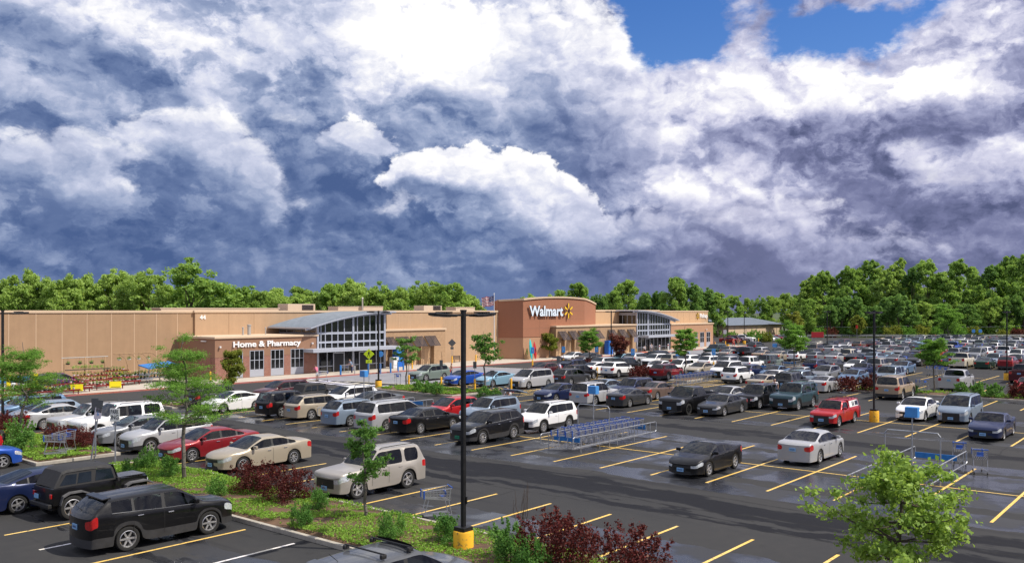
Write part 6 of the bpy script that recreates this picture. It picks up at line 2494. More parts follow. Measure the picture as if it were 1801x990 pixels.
hanging_rack(36.06, 40.53, 86, 2.75, 'wooden-legged rack of dark hanging baskets against the tan wall', 1, False)
hanging_rack(41.11, 45.15, 86, 2.95, 'grey rack with curved uprights and white baskets, next to the wooden one', 0, True)
t = thing('market_canopy', 'small bright blue canopy over plants, beside the brick wing', 'canopy', (44.78, 84.02, PZ), R(10))
mb = MB()
mb.add([(-1.8, -.8, 1.55), (1.8, -.8, 1.75), (1.8, .8, 2.05), (-1.8, .8, 1.85), (-1.8, -.8, 1.45), (1.8, -.8, 1.65), (1.8, .8, 1.95), (-1.8, .8, 1.75)], [(0, 1, 2, 3), (7, 6, 5, 4), (0, 4, 5, 1), (1, 5, 6, 2), (2, 6, 7, 3), (3, 7, 4, 0)], 'panel blue')
mb.build('cloth', t)
for sx in (-1.7, 1.7):
    for sy in (-.7, .7):
        mb = MB()
        mb.tube((sx, sy, 0), (sx, sy, 1.75), .025, 'galvanised', 6)
        mb.build('leg', t)
for k in range(3):
    a = 30.52 + k * 2.0
    t = thing('bag_pallet', 'pallet stacked with blue and white bags of compost, %s along the wall' % ('nearest the road', 'middle one', 'closest to the racks')[k], 'pallet of bags', (a, 84.5, PZ), 0, 'pallets of bagged compost')
    mb = MB()
    mb.box((0, 0, .07), (1.6, 1.2, .14), 'wood crate')
    mb.build('pallet', t)
    for r in range(5):
        mb = MB()
        for i in range(3):
            for j in range(2):
                mb.bbox((-.52 + i * .52, -.3 + j * .6, .24 + r * .24), (.50, .57, .23), 'bag white' if r < 3 else 'bag blue', .07)
        mb.build('bag_layer', t, True)
for a, b, lb in ((29.63, 81.14, 'orange-yellow upright price strip before the stacked bags'), (31.77, 80.94, 'yellow upright price strip behind the feathery tree')):
    mb = MB()
    mb.bbox((0, 0, 1.1), (.34, .03, 1.3), 'poster yellow', .01)
    mb.box((0, .03, .9), (.05, .04, 1.8), 'galvanised')
    t = put('price_strip', mb.mesh('price_strip'), None, (a, b, PZ), R(-28))
    tag(t, lb, 'price board')
# ------------------------------------------------------------------ people
mat('skin', (.46, .26, .18), .55, var=.06)
mat('skin dark', (.14, .075, .05), .55, var=.06)
for nm, c in (('pink', (.62, .16, .24)), ('white', (.74, .74, .76)), ('pale blue', (.30, .42, .60)), ('navy', (.02, .03, .09)), ('black', (.015, .015, .018)), ('grey', (.20, .20, .22)), ('red', (.50, .03, .03)),
              ('brown', (.16, .08, .05)), ('hi-vis', (.50, .85, .04)), ('lilac', (.55, .50, .66)), ('khaki', (.30, .24, .15))):
    mat('cloth ' + nm, c, .85, var=.15, bump=.3, bscale=30)
for nm, c in (('dark', (.02, .013, .010)), ('brown', (.07, .035, .018)), ('ginger', (.24, .07, .02)), ('grey', (.30, .29, .28))):
    mat('hair ' + nm, c, .6, var=.2)


def skin_mesh(name, joints, bones, m, root=0, sub=1):
    """One continuous surface grown over a skeleton. joints: (x, y, z, rx, ry)."""
    me = bpy.data.meshes.new(name)
    me.from_pydata([j[:3] for j in joints], bones, [])
    o = bpy.data.objects.new(name, me)
    COL.objects.link(o)
    o.modifiers.new('k', 'SKIN')
    me.skin_vertices[0].data[root].use_root = True
    for i, j in enumerate(joints):
        me.skin_vertices[0].data[i].radius = (j[3], j[4])
        me.skin_vertices[0].data[i].use_root = i == root
    md = o.modifiers.new('s', 'SUBSURF')
    md.levels = md.render_levels = sub
    out = bpy.data.meshes.new_from_object(o.evaluated_get(bpy.context.evaluated_depsgraph_get()))
    bpy.data.objects.remove(o)
    bpy.data.meshes.remove(me)
    out.name = name
    out.materials.clear()
    out.materials.append(MATS[m])
    out.polygons.foreach_set('use_smooth', [True] * len(out.polygons))
    return out


def pose(kind):
    """Joint positions, facing +x. Feet on z = 0."""
    st = .22 if kind == 'walk' else .0
    lean = .18 if kind in ('push', 'lean') else .03
    J = {}
    J['pelvis'] = (0, 0, .94)
    J['waist'] = (lean * .35, 0, 1.08)
    J['chest'] = (lean, 0, 1.30)
    J['neck'] = (lean * 1.25, 0, 1.49)
    J['head'] = (lean * 1.35 + .02, 0, 1.64)
    for s, n in ((1, 'l'), (-1, 'r')):
        k = s * st
        J['hip' + n] = (0, s * .09, .90)
        J['knee' + n] = (k * .55 + .03, s * .10, .50)
        J['ankle' + n] = (k * 1.0 - (.06 if k < 0 else 0), s * .10, .09 + (.05 if k < 0 else 0))
        J['toe' + n] = (k * 1.0 + .16, s * .12, .03 + (.0 if k >= 0 else .02))
        J['sho' + n] = (lean, s * .185, 1.42)
        if kind in ('push', 'lean'):
            J['elb' + n] = (lean + .16, s * .23, 1.17)
            J['wri' + n] = (lean + .38, s * .19, 1.07)
        else:
            J['elb' + n] = (lean - .04 - k * .4, s * .25, 1.15)
            J['wri' + n] = (lean + .06 - k * .8, s * .25, .92)
        w = Vector(J['wri' + n])
        d = Vector((.8, 0, -.3)) if kind in ('push', 'lean') else Vector((.15, 0, -1))
        J['palm' + n] = tuple(w + d.normalized() * .07)
        J['tip' + n] = tuple(w + d.normalized() * .15 + Vector((.02, 0, -.01)))
    return J


POSES = {}


def person(loc, rz, label, kind, top, bottom, hair, shorts=False, skin='skin', scale=1.0, long_hair=False, z=0.0):
    t = thing('person', label, 'person', (*loc, z), rz, 'people about the lot')
    t.scale = (scale,) * 3
    key = (kind, skin)
    if key not in POSES:
        J = pose(kind)
        N_ = ['pelvis', 'waist', 'chest', 'neck', 'head']
        jo = [(*J['pelvis'], .15, .12), (*J['waist'], .13, .105), (*J['chest'], .155, .115), (*J['neck'], .055, .055), (J['head'][0], 0, J['head'][2] - .04, .075, .085), (J['head'][0], 0, J['head'][2] + .07, .07, .085)]
        bo = [(0, 1), (1, 2), (2, 3), (3, 4), (4, 5)]
        for n in 'lr':
            i = len(jo)
            jo += [(*J['hip' + n], .09, .09), (*J['knee' + n], .058, .058), (*J['ankle' + n], .042, .042), (*J['toe' + n], .035, .03)]
            bo += [(0, i), (i, i + 1), (i + 1, i + 2), (i + 2, i + 3)]
            i = len(jo)
            jo += [(*J['sho' + n], .062, .062), (*J['elb' + n], .043, .043), (*J['wri' + n], .03, .03), (*J['palm' + n], .035, .02), (*J['tip' + n], .016, .012)]
            bo += [(2, i), (i, i + 1), (i + 1, i + 2), (i + 2, i + 3), (i + 3, i + 4)]
            w, p, tp = Vector(J['wri' + n]), Vector(J['palm' + n]), Vector(J['tip' + n])
            q = p + Vector((.05, -.02 if n == 'l' else .02, 0))
            k = len(jo)
            jo += [(*q, .011, .011)]
            bo += [(i + 3, k)]
        hx, _, hz = J['head']
        k = len(jo)
        jo += [(hx + .095, 0, hz + .005, .014, .016)]
        bo += [(4, k)]
        POSES[key] = (skin_mesh('body', jo, bo, skin), J)
    me, J = POSES[key]
    put('body', me, t)
    g = 1.13
    jo = [(*J['pelvis'], .165, .135), (*J['waist'], .15, .122), (*J['chest'], .175, .132), (J['neck'][0], 0, J['neck'][2] - .05, .075, .07)]
    bo = [(0, 1), (1, 2), (2, 3)]
    for n in 'lr':
        s, e = Vector(J['sho' + n]), Vector(J['elb' + n])
        i = len(jo)
        jo += [(*s, .075, .075), (*(s.lerp(e, .75)), .062, .062)]
        bo += [(2, i), (i, i + 1)]
    put('shirt', skin_mesh('shirt', jo, bo, top), t)
    jo = [(J['pelvis'][0], 0, J['pelvis'][2] + .08, .158, .128), (*J['pelvis'], .165, .135)]
    bo = [(0, 1)]
    for n in 'lr':
        h, k, a = (Vector(J[q + n]) for q in ('hip', 'knee', 'ankle'))
        i = len(jo)
        if shorts:
            jo += [(*h, .105, .105), (*(h.lerp(k, .85)), .085, .085)]
            bo += [(1, i), (i, i + 1)]
        else:
            jo += [(*h, .102, .102), (*k, .072, .072), (*(k.lerp(a, .95)), .056, .056)]
            bo += [(1, i), (i, i + 1), (i + 1, i + 2)]
    put('trousers', skin_mesh('trousers', jo, bo, bottom), t)
    hx, _, hz = J['head']
    jo = [(hx - .03, 0, hz + .07, .085, .088), (hx - .055, 0, hz - .01, .062, .07), (hx - .06, 0, hz - (.16 if long_hair else .05), .05, .06)]
    put('hair', skin_mesh('hair', jo, [(0, 1), (1, 2)], hair), t)
    for n in 'lr':
        a, b = Vector(J['ankle' + n]), Vector(J['toe' + n])
        put('shoe', skin_mesh('shoe', [(a.x - .05, a.y, max(.045, a.z - .05), .042, .042), (a.x + .05, a.y, .05, .045, .042), (b.x, b.y, .04, .042, .032)], [(0, 1), (1, 2)], 'cloth black'), t)
    return t


AWAY = R(40)                                         # heading straight away from the camera
person((56.92, 73.87), AWAY + R(60), 'person in a pink top and white shorts pushing a trolley by the first entrance', 'push', 'cloth pink', 'cloth white', 'hair dark', True)
trolley((57.16, 73.23, 0), AWAY + R(-70), 'trolley pushed by the person in pink')
person((66.26, 79.45), AWAY + R(120), 'person in a pale blue top and dark trousers before the first entrance doors', 'push', 'cloth pale blue', 'cloth navy', 'hair dark', z=.0, long_hair=True)
trolley((65.40, 79.75, 0), AWAY + R(110), 'trolley between the blue bollard and the person in pale blue')
person((126.15, 75.49), AWAY, 'person in a white shirt and black shorts walking to the second entrance', 'walk', 'cloth white', 'cloth black', 'hair brown', True, scale=.95)
person((130.24, 76.63), AWAY - R(15), 'person in a white shirt and grey shorts just ahead, nearer the dark doorway', 'walk', 'cloth white', 'cloth grey', 'hair grey', True, scale=1.06)
person((163.56, 83.19), AWAY + R(90), 'person in black standing by the far shop corner', 'stand', 'cloth black', 'cloth grey', 'hair dark')
person((165.29, 83.35), AWAY + R(160), 'person in navy beside the one in black at the far shop corner', 'walk', 'cloth navy', 'cloth white', 'hair dark', True, skin='skin dark')
person((158.55, 82.66), AWAY + R(20), 'person in pale blue partly behind the tree before the second entrance', 'walk', 'cloth pale blue', 'cloth black', 'hair brown')
person((168.52, 79.46), AWAY + R(200), 'person in a red top walking past the distant lamp post', 'walk', 'cloth red', 'cloth red', 'hair dark')
person((170.54, 79.32), AWAY + R(180), 'person in brown behind the one in red', 'stand', 'cloth brown', 'cloth khaki', 'hair brown')
person((160.83, 79.90), AWAY + R(180), 'person in red and dark sitting out by the yellow bollard at the shop corner', 'stand', 'cloth brown', 'cloth navy', 'hair dark', scale=.8)
person((49.41, 41.15), R(180), 'person in a white and pink top loading the open tailgate of the blue-grey crossover', 'lean', 'cloth white', 'cloth pink', 'hair brown', long_hair=True)
person((69.6, 29.10), R(200), 'person in a white shirt standing behind the dark teal large SUV', 'stand', 'cloth white', 'cloth khaki', 'hair grey')
person((186.71, 40.38), R(200), 'person in a bright lime vest among the far rows', 'stand', 'cloth hi-vis', 'cloth navy', 'hair dark', scale=1.05)
person((69.32, 66.22), R(-60), 'ginger-haired person in dark clothes beside the bright blue sedan', 'stand', 'cloth brown', 'cloth navy', 'hair ginger', long_hair=True, scale=.95)
person((78.41, 57.86), R(100), 'person in a lilac top between the maroon sedan and the black wagon', 'lean', 'cloth lilac', 'cloth grey', 'hair brown')
# ------------------------------------------------------------------ trees and shrubs
TRE = random.Random(5)


def along(px, dist):
    """Point on the ground in a given compass direction (tangent of the angle) and distance ahead."""
    q = (px - 900.5) / 1516.0
    return (FX + q * RX) * dist, (FY + q * RY) * dist


KIND = {}
for i, (h, w, low, leaf) in enumerate(((15, 5.6, .8, 'leaf woodland'), (15, 5.0, .8, 'leaf woodland pale'), (15, 6.0, 1.4, 'leaf woodland'), (15, 5.0, .8, 'leaf woodland dark'), (15, 5.4, .8, 'leaf woodland pale'), (15, 4.6, .6, 'leaf woodland'))):
    KIND['wood%d' % i] = woodland_meshes(40 + i, h, w, low, leaf, 1.0, .44)
for i, (h, w, low, leaf) in enumerate(((22, 5.6, .6, 'leaf woodland'), (22, 5.0, .8, 'leaf woodland dark'), (22, 6.0, 1.0, 'leaf woodland'), (22, 5.2, .6, 'leaf woodland pale'))):
    KIND['tall%d' % i] = woodland_meshes(80 + i, h, w, low, leaf, 1.4, .54)


def wood(px, top, dist, base_h, pool, label, group, cat='tree', wide=1.0):
    x, y = along(px, dist)
    h = EYE + (547 - top) * dist / 1516.0
    k = TRE.choice(pool)
    s = h / base_h
    plant('tree', KIND[k], label, cat, (x, y, 0), TRE.uniform(0, 6.28), (s * wide * TRE.uniform(.9, 1.12), s * wide * TRE.uniform(.9, 1.12), s), group)


LB = 'leafy green tree in the belt of wood behind the long tan shop wall'
W5 = ['wood1', 'wood4', 'wood0', 'wood1', 'wood4', 'wood2', 'wood5']
for px, top in ((-40, 505), (5, 497), (45, 477), (85, 488), (120, 482), (160, 486), (200, 474), (235, 490), (262, 478), (420, 506), (455, 512), (485, 516), (520, 518), (555, 514), (588, 497), (612, 492), (640, 500), (668, 503), (700, 506), (735, 503), (760, 498), (815, 528)):
    wood(px, top + TRE.uniform(-3, 3), TRE.uniform(168, 178), 15, W5, LB, 'trees behind the shop', wide=.95)
wood(335, 463, 165, 15, ['wood2'], 'tallest and broadest tree behind the shop wall, above the number 44', 'trees behind the shop', wide=1.25)
wood(790, 497, 172, 15, ['wood0'], 'round-headed tree with gaps in its crown, beside the flagpole', 'trees behind the shop', wide=1.1)
for px in range(-60, 830, 42):
    wood(px, 512 + TRE.uniform(-7, 8), TRE.uniform(190, 215), 15, W5, LB, 'trees behind the shop', wide=1.2)
LM = 'dark green tree rising behind the shop roof between the sign wall and the far corner'
for px, top in ((985, 508), (1016, 498), (1052, 520), (1080, 512), (1105, 493), (1135, 515), (1160, 512), (1190, 488), (1212, 498), (1238, 506), (1262, 514)):
    wood(px, top + TRE.uniform(-2, 2), TRE.uniform(225, 250), 15, ['wood3', 'wood0', 'wood5', 'wood3'], LM, 'trees behind the sign wall', wide=.8)
for px in range(930, 1280, 38):
    wood(px, 522 + TRE.uniform(-5, 6), TRE.uniform(262, 290), 15, W5, LM, 'trees behind the sign wall', wide=.9)
LF = 'pale green tree in the low distant belt beyond the warehouse'
for px in range(1270, 1440, 22):
    wood(px, 521 + TRE.uniform(-5, 6), TRE.uniform(285, 320), 15, W5, LF, 'distant trees beyond the warehouse', wide=.8)
LW = 'tall dense tree in the wood at the far edge of the lot'
T4 = ['tall%d' % i for i in range(4)]
for px, top in ((1424, 484), (1450, 476), (1488, 472), (1530, 459), (1556, 468), (1580, 458), (1604, 474), (1632, 461), (1660, 478), (1692, 464), (1718, 468), (1742, 466), (1778, 451), (1805, 448), (1835, 455)):
    wood(px, top + TRE.uniform(-3, 3), TRE.uniform(252, 268), 22, T4, LW, 'trees of the tall wood', wide=.86)
for px in range(1430, 1860, 26):
    wood(px, 488 + TRE.uniform(-10, 10), TRE.uniform(275, 300), 22, T4, LW, 'trees of the tall wood', wide=1.1)
for px in range(1420, 1860, 20):
    wood(px, 530 + TRE.uniform(-14, 12), TRE.uniform(243, 250), 15, ['wood3', 'wood0', 'wood3', 'wood4'], 'low leafy tree under the tall wood at the far edge of the lot', 'undergrowth trees of the tall wood', wide=.9)

# round shrubs and small trees along the far kerb
SH = [shrub_meshes(300 + i, 3.0, 5.0, lf, .34, 60, 26, .2) for i, lf in enumerate(('leaf pear', 'leaf locust', 'leaf plum'))]
for i, (px, k, s, lb) in enumerate(((1440, 1, .9, 'rounded green shrub on the far kerb beside the red sign'), (1460, 2, .9, 'copper-red shrub on the far kerb'), (1570, 0, 1.1, 'wide yellow-green shrub behind the far row'), (1595, 1, 1.0, 'green shrub next to the wide yellow-green one'),
                                     (1620, 0, 1.1, 'pale shrub beside the feathery tree on the far kerb'), (1645, 1, 1.0, 'green shrub under the feathery tree on the far kerb'), (1712, 0, 1.0, 'pale leafy shrub beyond the blue signs'), (1690, 1, 1.0, 'green shrub just before the blue signs'),
                                     (1790, 2, .8, 'small copper shrub at the end of the far kerb'), (1765, 0, .7, 'small pale shrub near the end of the far kerb'), (1285, 1, .8, 'light green shrub against the warehouse wall'), (1325, 1, .9, 'second light green shrub, by the pale end of the warehouse'), (1345, 0, .8, 'low yellow-green shrub past the warehouse end'))):
    x, y = along(px, 240 if px > 1400 else 205)
    plant('shrub', SH[k], lb, 'shrub', (x, y, 0), i * 1.3, s, 'shrubs on the far kerb', ('stem', 'foliage'))
SM = {}
def st(name, seed, h, w, leaf, size, kind, loc, label, rz=0, cat='tree', z=.15, **kw):
    plant('young_tree' if h < 8 else 'tree', small_tree_meshes(seed, h, w, leaf, size, kind, **kw), label, cat, (*loc, z), rz, 1.0)


st('a', 3, 6.5, 2.35, 'leaf locust', .085, 'airy', (19.5, 34.4), 'feathery young tree on the grass bed in front of the red sedan', count=44, per=125, base=2.3)
st('b', 7, 6.0, 2.5, 'leaf locust', .095, 'airy', (18.8, 49.6), 'feathery young tree before the plant stands, with flat layered boughs', count=46, per=120, base=2.0)
st('c', 11, 3.75, 1.15, 'leaf maple', .08, 'loose', (19.85, 23.1), 'small young tree with upright twigs in front of the beige square SUV', count=30, per=66, base=1.3)
st('d', 15, 4.5, 1.85, 'leaf bright', .10, 'loose', (19.3, 5.45), 'bright green young tree with broad round leaves, in front of the trolley bay', count=48, per=58, base=1.75, bark='bark')
st('e', 19, 4.6, 1.35, 'leaf pear', .14, 'round', (40, 63.2), 'small dense yellow-green tree before the brick wing windows', count=44, per=70, base=1.1)
st('f', 23, 5.4, 1.6, 'leaf maple', .15, 'loose', (57.6, 61.0), 'thin open tree before the awnings by the first entrance', count=28, per=40, base=2.0)
st('g', 27, 5.8, 1.9, 'leaf maple', .16, 'loose', (58.4, 51.7), 'thin open tree beside the silver minivan', count=30, per=40, base=2.2)
st('h', 31, 4.3, 1.6, 'leaf pear', .20, 'round', (106.94, 81), 'dense yellow-green tree on the pavement before the sign wall', count=36, per=60, base=1.2)
st('i', 35, 5.4, 2.1, 'leaf locust', .19, 'airy', (91.7, 63.0), 'feathery tree in the bed before the second row of awnings', count=40, per=80, base=1.8)
st('j', 39, 6.1, 1.9, 'leaf locust', .18, 'airy', (82.3, 44.3), 'feathery tree above the open line of trolleys', count=46, per=90, base=2.3)
st('k', 43, 6.4, 2.6, 'leaf locust', .22, 'airy', (107.5, 42.4), 'feathery tree over the distant trolley bay', count=46, per=80, base=2.0)
st('l', 47, 5.0, 2.0, 'leaf locust', .17, 'airy', (82.2, 19.9), 'feathery tree in the middle bed beside the grey pickup', count=42, per=80, base=2.3)
x, y = along(1668, 205)
st('m', 51, 9.0, 4.6, 'leaf locust', .36, 'airy', (x, y), 'large feathery tree standing before the tall wood', count=46, per=80, base=2.0)
x, y = along(1508, 236)
st('n', 55, 6.2, 2.6, 'leaf pear', .36, 'round', (x, y), 'round pale green tree standing alone before the tall wood', count=36, per=60, base=1.0)
x, y = along(1400, 215)
st('o', 59, 7.6, 2.6, 'leaf pear', .34, 'round', (x, y), 'yellow-green tree at the corner of the tall wood', count=36, per=60, base=1.2)
st('p', 63, 4.2, 2.0, 'leaf plum', .20, 'round', (102.5, 65.6), 'plum tree with dull red leaves before the second entrance', count=34, per=60, base=1.0)

# shrubs of the near beds
BB = [shrub_meshes(200 + i, 1.42, 2.3, 'leaf barberry', .075, 110, 44, .35, 12) for i in range(3)]
for loc, s, lb in (((19.3, 14.3), 1.05, 'large dark red bush beside the lamp drum, the nearer the lamp of the two'), ((19.5, 12.1), .98, 'large dark red bush next to the other, farther from the lamp'),
                   ((19.75, 29.70), .82, 'dark red bush on the grass in front of the gold sedan'), ((19.6, 27.25), .88, 'taller dark red bush joined to the one before the gold sedan'),
                   ((19.8, 47.43), .82, 'dark red bush before the silver square SUV'), ((20.3, 46.23), .72, 'dark red bush before the white large SUV, beside the sign posts'), ((19.4, 53.13), 1.0, 'dark red bush at the foot of the lamp post by the feathery tree')):
    plant('barberry_bush', BB[TRE.randint(0, 2)], lb, 'bush', (*loc, .2), TRE.uniform(0, 6.28), s, 'dark red bushes in the grass beds', ('stem', 'foliage'))
JU = [shrub_meshes(220 + i, .95, 1.0, 'leaf juniper', .05, 130, 30, .4, 4) for i in range(2)]
for px, py, s, lb in ((258, 822, 1.0, 'round green conifer bush before the silver crossover'), (296, 836, .95, 'round green conifer bush before the red sedan'), (228, 832, .7, 'low flat green bush beside the round ones'), (22, 795, 1.7, 'big bright green bush under the feathery tree'),
                      (515, 926, .8, 'small green bush on brown soil in front of the dark red bush'), (560, 893, .75, 'small green bush at the kerb beside the beige square SUV'), (688, 946, .9, 'thin grassy bush in the middle of the bed'), (783, 950, .9, 'dense dark bush against the yellow lamp drum'),
                      (895, 985, 1.2, 'round green bush with bare twigs growing through it'), (935, 1010, 1.1, 'low green bush beside the dark red bushes'), (445, 858, .7, 'small green bush behind the dark red bush'), (380, 872, .8, 'pale green tuft at the near kerb')):
    dist = (EYE - .25) * 1516.0 / (py - 547.0)
    x, y = along(px, dist)
    x = min(20.7, max(17.7, x))
    plant('conifer_bush', JU[TRE.randint(0, 1)], lb, 'bush', (x, y, .2), TRE.uniform(0, 6.28), s, 'small green bushes in the grass beds', ('stem', 'foliage'))
t = thing('bare_sapling', 'bare leafless twigs rising from the green bush near the lamp drum', 'sapling', (19.6, 15.9, .2))
mb = MB()
rr = random.Random(3)
for k in range(9):
    a = rr.uniform(0, 6.28)
    q = Vector((math.cos(a) * rr.uniform(.1, .5), math.sin(a) * rr.uniform(.1, .5), rr.uniform(1.3, 2.3)))
    p = limb(mb, (0, 0, 0), q, .012, .004, 'twig', rr, .05, 4, 4)
    for j in (2, 3):
        mb.tube(p[j], p[j] + Vector((rr.uniform(-.2, .2), rr.uniform(-.2, .2), rr.uniform(.2, .5))), .005, 'twig', 4, .002)
mb.build('stem', t)

# far beds
RB = shrub_meshes(240, 1.4, 2.4, 'leaf barberry', .15, 60, 26, .3)
for a, b, s, lb in ((79.65, 26.50, .9, 'dark red bush beside the silver sedan at the bed end'), (81.13, 24.71, 1.0, 'dark red bush behind the tan large SUV'), (83.0, 11.6, 1.1, 'dark red bush beside the bright red sedan'), (82.0, 13.1, .9, 'dark red bush in the middle bed beyond the clipped bushes'),
                    (89.5, 63.4, .8, 'red-leaved hedge bush before the sign wall, nearer the road'), (91.2, 62.9, .8, 'red-leaved hedge bush before the sign wall, farther from the road'), (79.73, 48.70, .9, 'red-leaved bush at the end of the bed by the reserved signs'), (81.59, 48.89, .9, 'red-leaved bush next to the first one by the reserved signs')):
    plant('barberry_bush', RB, lb, 'bush', (a, b, .12), a, s, 'dark red bushes in the far beds', ('stem', 'foliage'))
GB = shrub_meshes(250, 1.0, 1.25, 'leaf juniper', .10, 80, 24, .2)
for a, b, s, lb in ((54.75, 56.54, .95, 'clipped round bush, first of three under the green wagon'), (54.18, 54.72, .95, 'clipped round bush, middle of three under the green wagon'), (53.59, 53.01, 1.0, 'clipped round bush, last of three under the green wagon'),
                    (53.04, 46.97, 1.0, 'clipped round bush before the silver-blue sedan'), (52.97, 45.67, .9, 'clipped round bush beside the open-hatched crossover'), (80.62, 21.19, .8, 'low bush with a trolley behind it in the middle bed'), (83.89, 18.05, .9, 'low clipped bush behind the blue minivan roof'),
                    (82.12, 16.26, 1.1, 'clipped bush in the middle bed, second from the red bush'), (81.42, 14.88, 1.1, 'clipped bush in the middle bed next to the red bush')):
    plant('clipped_bush', GB, lb, 'bush', (a, b, .15), a, s, 'clipped bushes in the beds', ('stem', 'foliage'))

# ---- the warehouse, the wire and its poles beyond the lot
t = thing('warehouse', 'low cream warehouse with a grey-blue roof beyond the far shop corner', 'building', (0, 0, 0))
mb = MB()
mb.box((247, 120, 1.6), (38, 22, 3.4), 'coping cream')
mb.build('wall', t)
mb = MB()
mb.add([(227, 108.2, 3.3), (267, 108.2, 3.3), (267, 120, 5.3), (227, 120, 5.3), (267, 131.8, 3.3), (227, 131.8, 3.3)], [(0, 1, 2, 3), (3, 2, 4, 5), (0, 3, 5), (1, 4, 2)], 'roof metal')
mb.build('roof', t)
for k in range(5):
    mb = MB()
    mb.box((232 + k * 7.5, 108.94, 1.5), (.12, .10, 3.0), 'pipe grey')
    mb.build('downpipe', t)
POLES = [along(px, 246) for px in (1405, 1600, 1800, 1990)]
for k, (x, y) in enumerate(POLES):
    mb = MB()
    mb.tube((x, y, -.2), (x, y, 5.2), .12, 'bark', 8, .09)
    tag(mb.build('wire_pole'), 'slim dark pole carrying the wire, %s along the wood edge' % ('first', 'second', 'third', 'last')[k], 'pole', 'poles of the wire')
mb = MB()
for (x0, y0), (x1, y1) in zip(POLES, POLES[1:]):
    pts = [(x0 + (x1 - x0) * i / 10, y0 + (y1 - y0) * i / 10, 3.2 - .35 * 4 * (i / 10) * (1 - i / 10)) for i in range(11)]
    mb.path(pts, .06, 'galvanised', 5)
tag(mb.build('overhead_wire'), 'pale wire strung along the edge of the tall wood', 'wire')
x, y = along(1438, 222)
t = thing('red_banner', 'small red banner board before the copper shrub at the far kerb', 'banner', (x, y, 0), R(-50))
mb = MB()
mb.bbox((0, 0, 1.3), (3.2, .06, 1.4), 'flag red', .02)
mb.build('board', t)
for dx in (-1.4, 1.4):
    mb = MB()
    mb.box((dx, .05, .7), (.08, .08, 1.5), 'galvanised')
    mb.build('leg', t)
t = thing('guard_rail', 'low pale guard rail along the far kerb of the lot', 'guard rail', (0, 0, 0))
P0_, P1_ = along(1420, 236), along(1850, 236)
mb = MB()
for z in (.55, .85):
    mb.tube((*P0_, z), (*P1_, z), .06, 'galvanised', 6)
mb.build('rail', t)
for k in range(30):
    f = k / 29
    mb = MB()
    mb.box((P0_[0] + (P1_[0] - P0_[0]) * f, P0_[1] + (P1_[1] - P0_[1]) * f, .45), (.1, .1, .95), 'galvanised')
    mb.build('post', t)
# ------------------------------------------------------------------ the parked vehicles
PAINT = {'black': (.006, .006, .007, 1), 'charcoal': (.040, .042, .047, 1), 'dark grey': (.085, .09, .10, 1), 'grey': (.20, .21, .23, 1), 'silver': (.41, .415, .43, 1), 'white': (.84, .84, .84, 1),
         'gold': (.37, .32, .245, 1), 'tan': (.38, .29, .20, 1), 'beige': (.34, .315, .285, 1), 'brown': (.14, .095, .075, 1), 'maroon': (.075, .012, .018, 1), 'red': (.42, .014, .018, 1), 'dark red': (.21, .012, .018, 1),
         'navy': (.010, .018, .065, 1), 'blue': (.015, .070, .36, 1), 'light blue': (.22, .38, .50, 1), 'blue-grey': (.20, .255, .33, 1), 'steel blue': (.10, .17, .28, 1), 'teal': (.020, .055, .070, 1),
         'sage': (.17, .215, .19, 1), 'dark green': (.02, .05, .035, 1), 'orange': (.55, .12, .02, 1), 'cream': (.66, .60, .48, 1), 'purple': (.07, .03, .10, 1)}
TYPE = {'saloon': ('sedan', 'car'), 'old_saloon': ('older sedan', 'car'), 'small_saloon': ('compact sedan', 'car'), 'coupe': ('coupe', 'car'), 'hatchback': ('hatchback', 'car'), 'crossover': ('crossover', 'suv'),
        'small_suv': ('small SUV', 'suv'), 'boxy_suv': ('square SUV', 'suv'), 'big_suv': ('large SUV', 'suv'), 'minivan': ('minivan', 'minivan'), 'wagon': ('wagon', 'car'), 'pickup': ('pickup', 'pickup truck'), 'small_pickup': ('small pickup', 'pickup truck')}
NAME = {'car': 'parked_car', 'suv': 'parked_suv', 'minivan': 'parked_minivan', 'pickup truck': 'pickup_truck'}
PLACED = []                                            # (x, y, kind, colour, facing)
USED = set()


def park(x, y, kind, colour, face, label=None, style='five', yaw=0.0, lod=None):
    dist = x * FX + y * FY
    if lod is None:
        lod = 0 if dist < 78 else (1 if dist < 104 else 2)
    PLACED.append([x, y, kind, colour, face, label, style, yaw, lod])


# near row, noses to the grass bed ------------------------------------------------------
N = park
N(14.2, 26.9, 'crossover', 'black', 1, 'glossy black crossover with chrome window line, nose to the grass bed', 'six', R(-2))
N(14.0, 34.75, 'small_saloon', 'navy', 1, 'dark blue compact sedan beyond the cloth-topped off-roader', 'five')
N(14.1, 15.6, 'crossover', 'dark grey', 1, 'grey crossover with black roof bars, seen from above at the road edge', 'six')
N(14.5, 45.0, 'small_saloon', 'blue', 1, 'bright blue small car with only its nose showing, beside the grass bed', 'five')
# first row beyond the bed, noses towards it
N(23.7, 27.2, 'boxy_suv', 'beige', -1, 'beige square SUV with brown lower sides, behind the small young tree', 'five')
N(24.05, 35.6, 'saloon', 'gold', -1, 'gold-beige sedan parked between the dark red bush and the red sedan', 'multi')
N(24.0, 39.90, 'saloon', 'dark red', -1, 'dark red sedan behind the feathery tree, beside the gold one', 'multi')
N(23.9, 43.95, 'small_suv', 'silver', -1, 'silver small SUV with dark lower bumper, behind the feathery tree', 'five')
N(24.2, 47.57, 'saloon', 'grey', -1, 'grey sedan between the silver small SUV and the white large SUV', 'multi')
N(24.4, 50.55, 'big_suv', 'white', -1, 'white large SUV parked behind the leaning sign posts', 'five')
N(24.1, 53.34, 'boxy_suv', 'silver', -1, 'silver square SUV with a slatted grille beside the white large SUV', 'five')
N(24.0, 57.49, 'saloon', 'silver', 1, 'pale silver sedan showing its red tail lights, behind the dark red bush', 'disc')
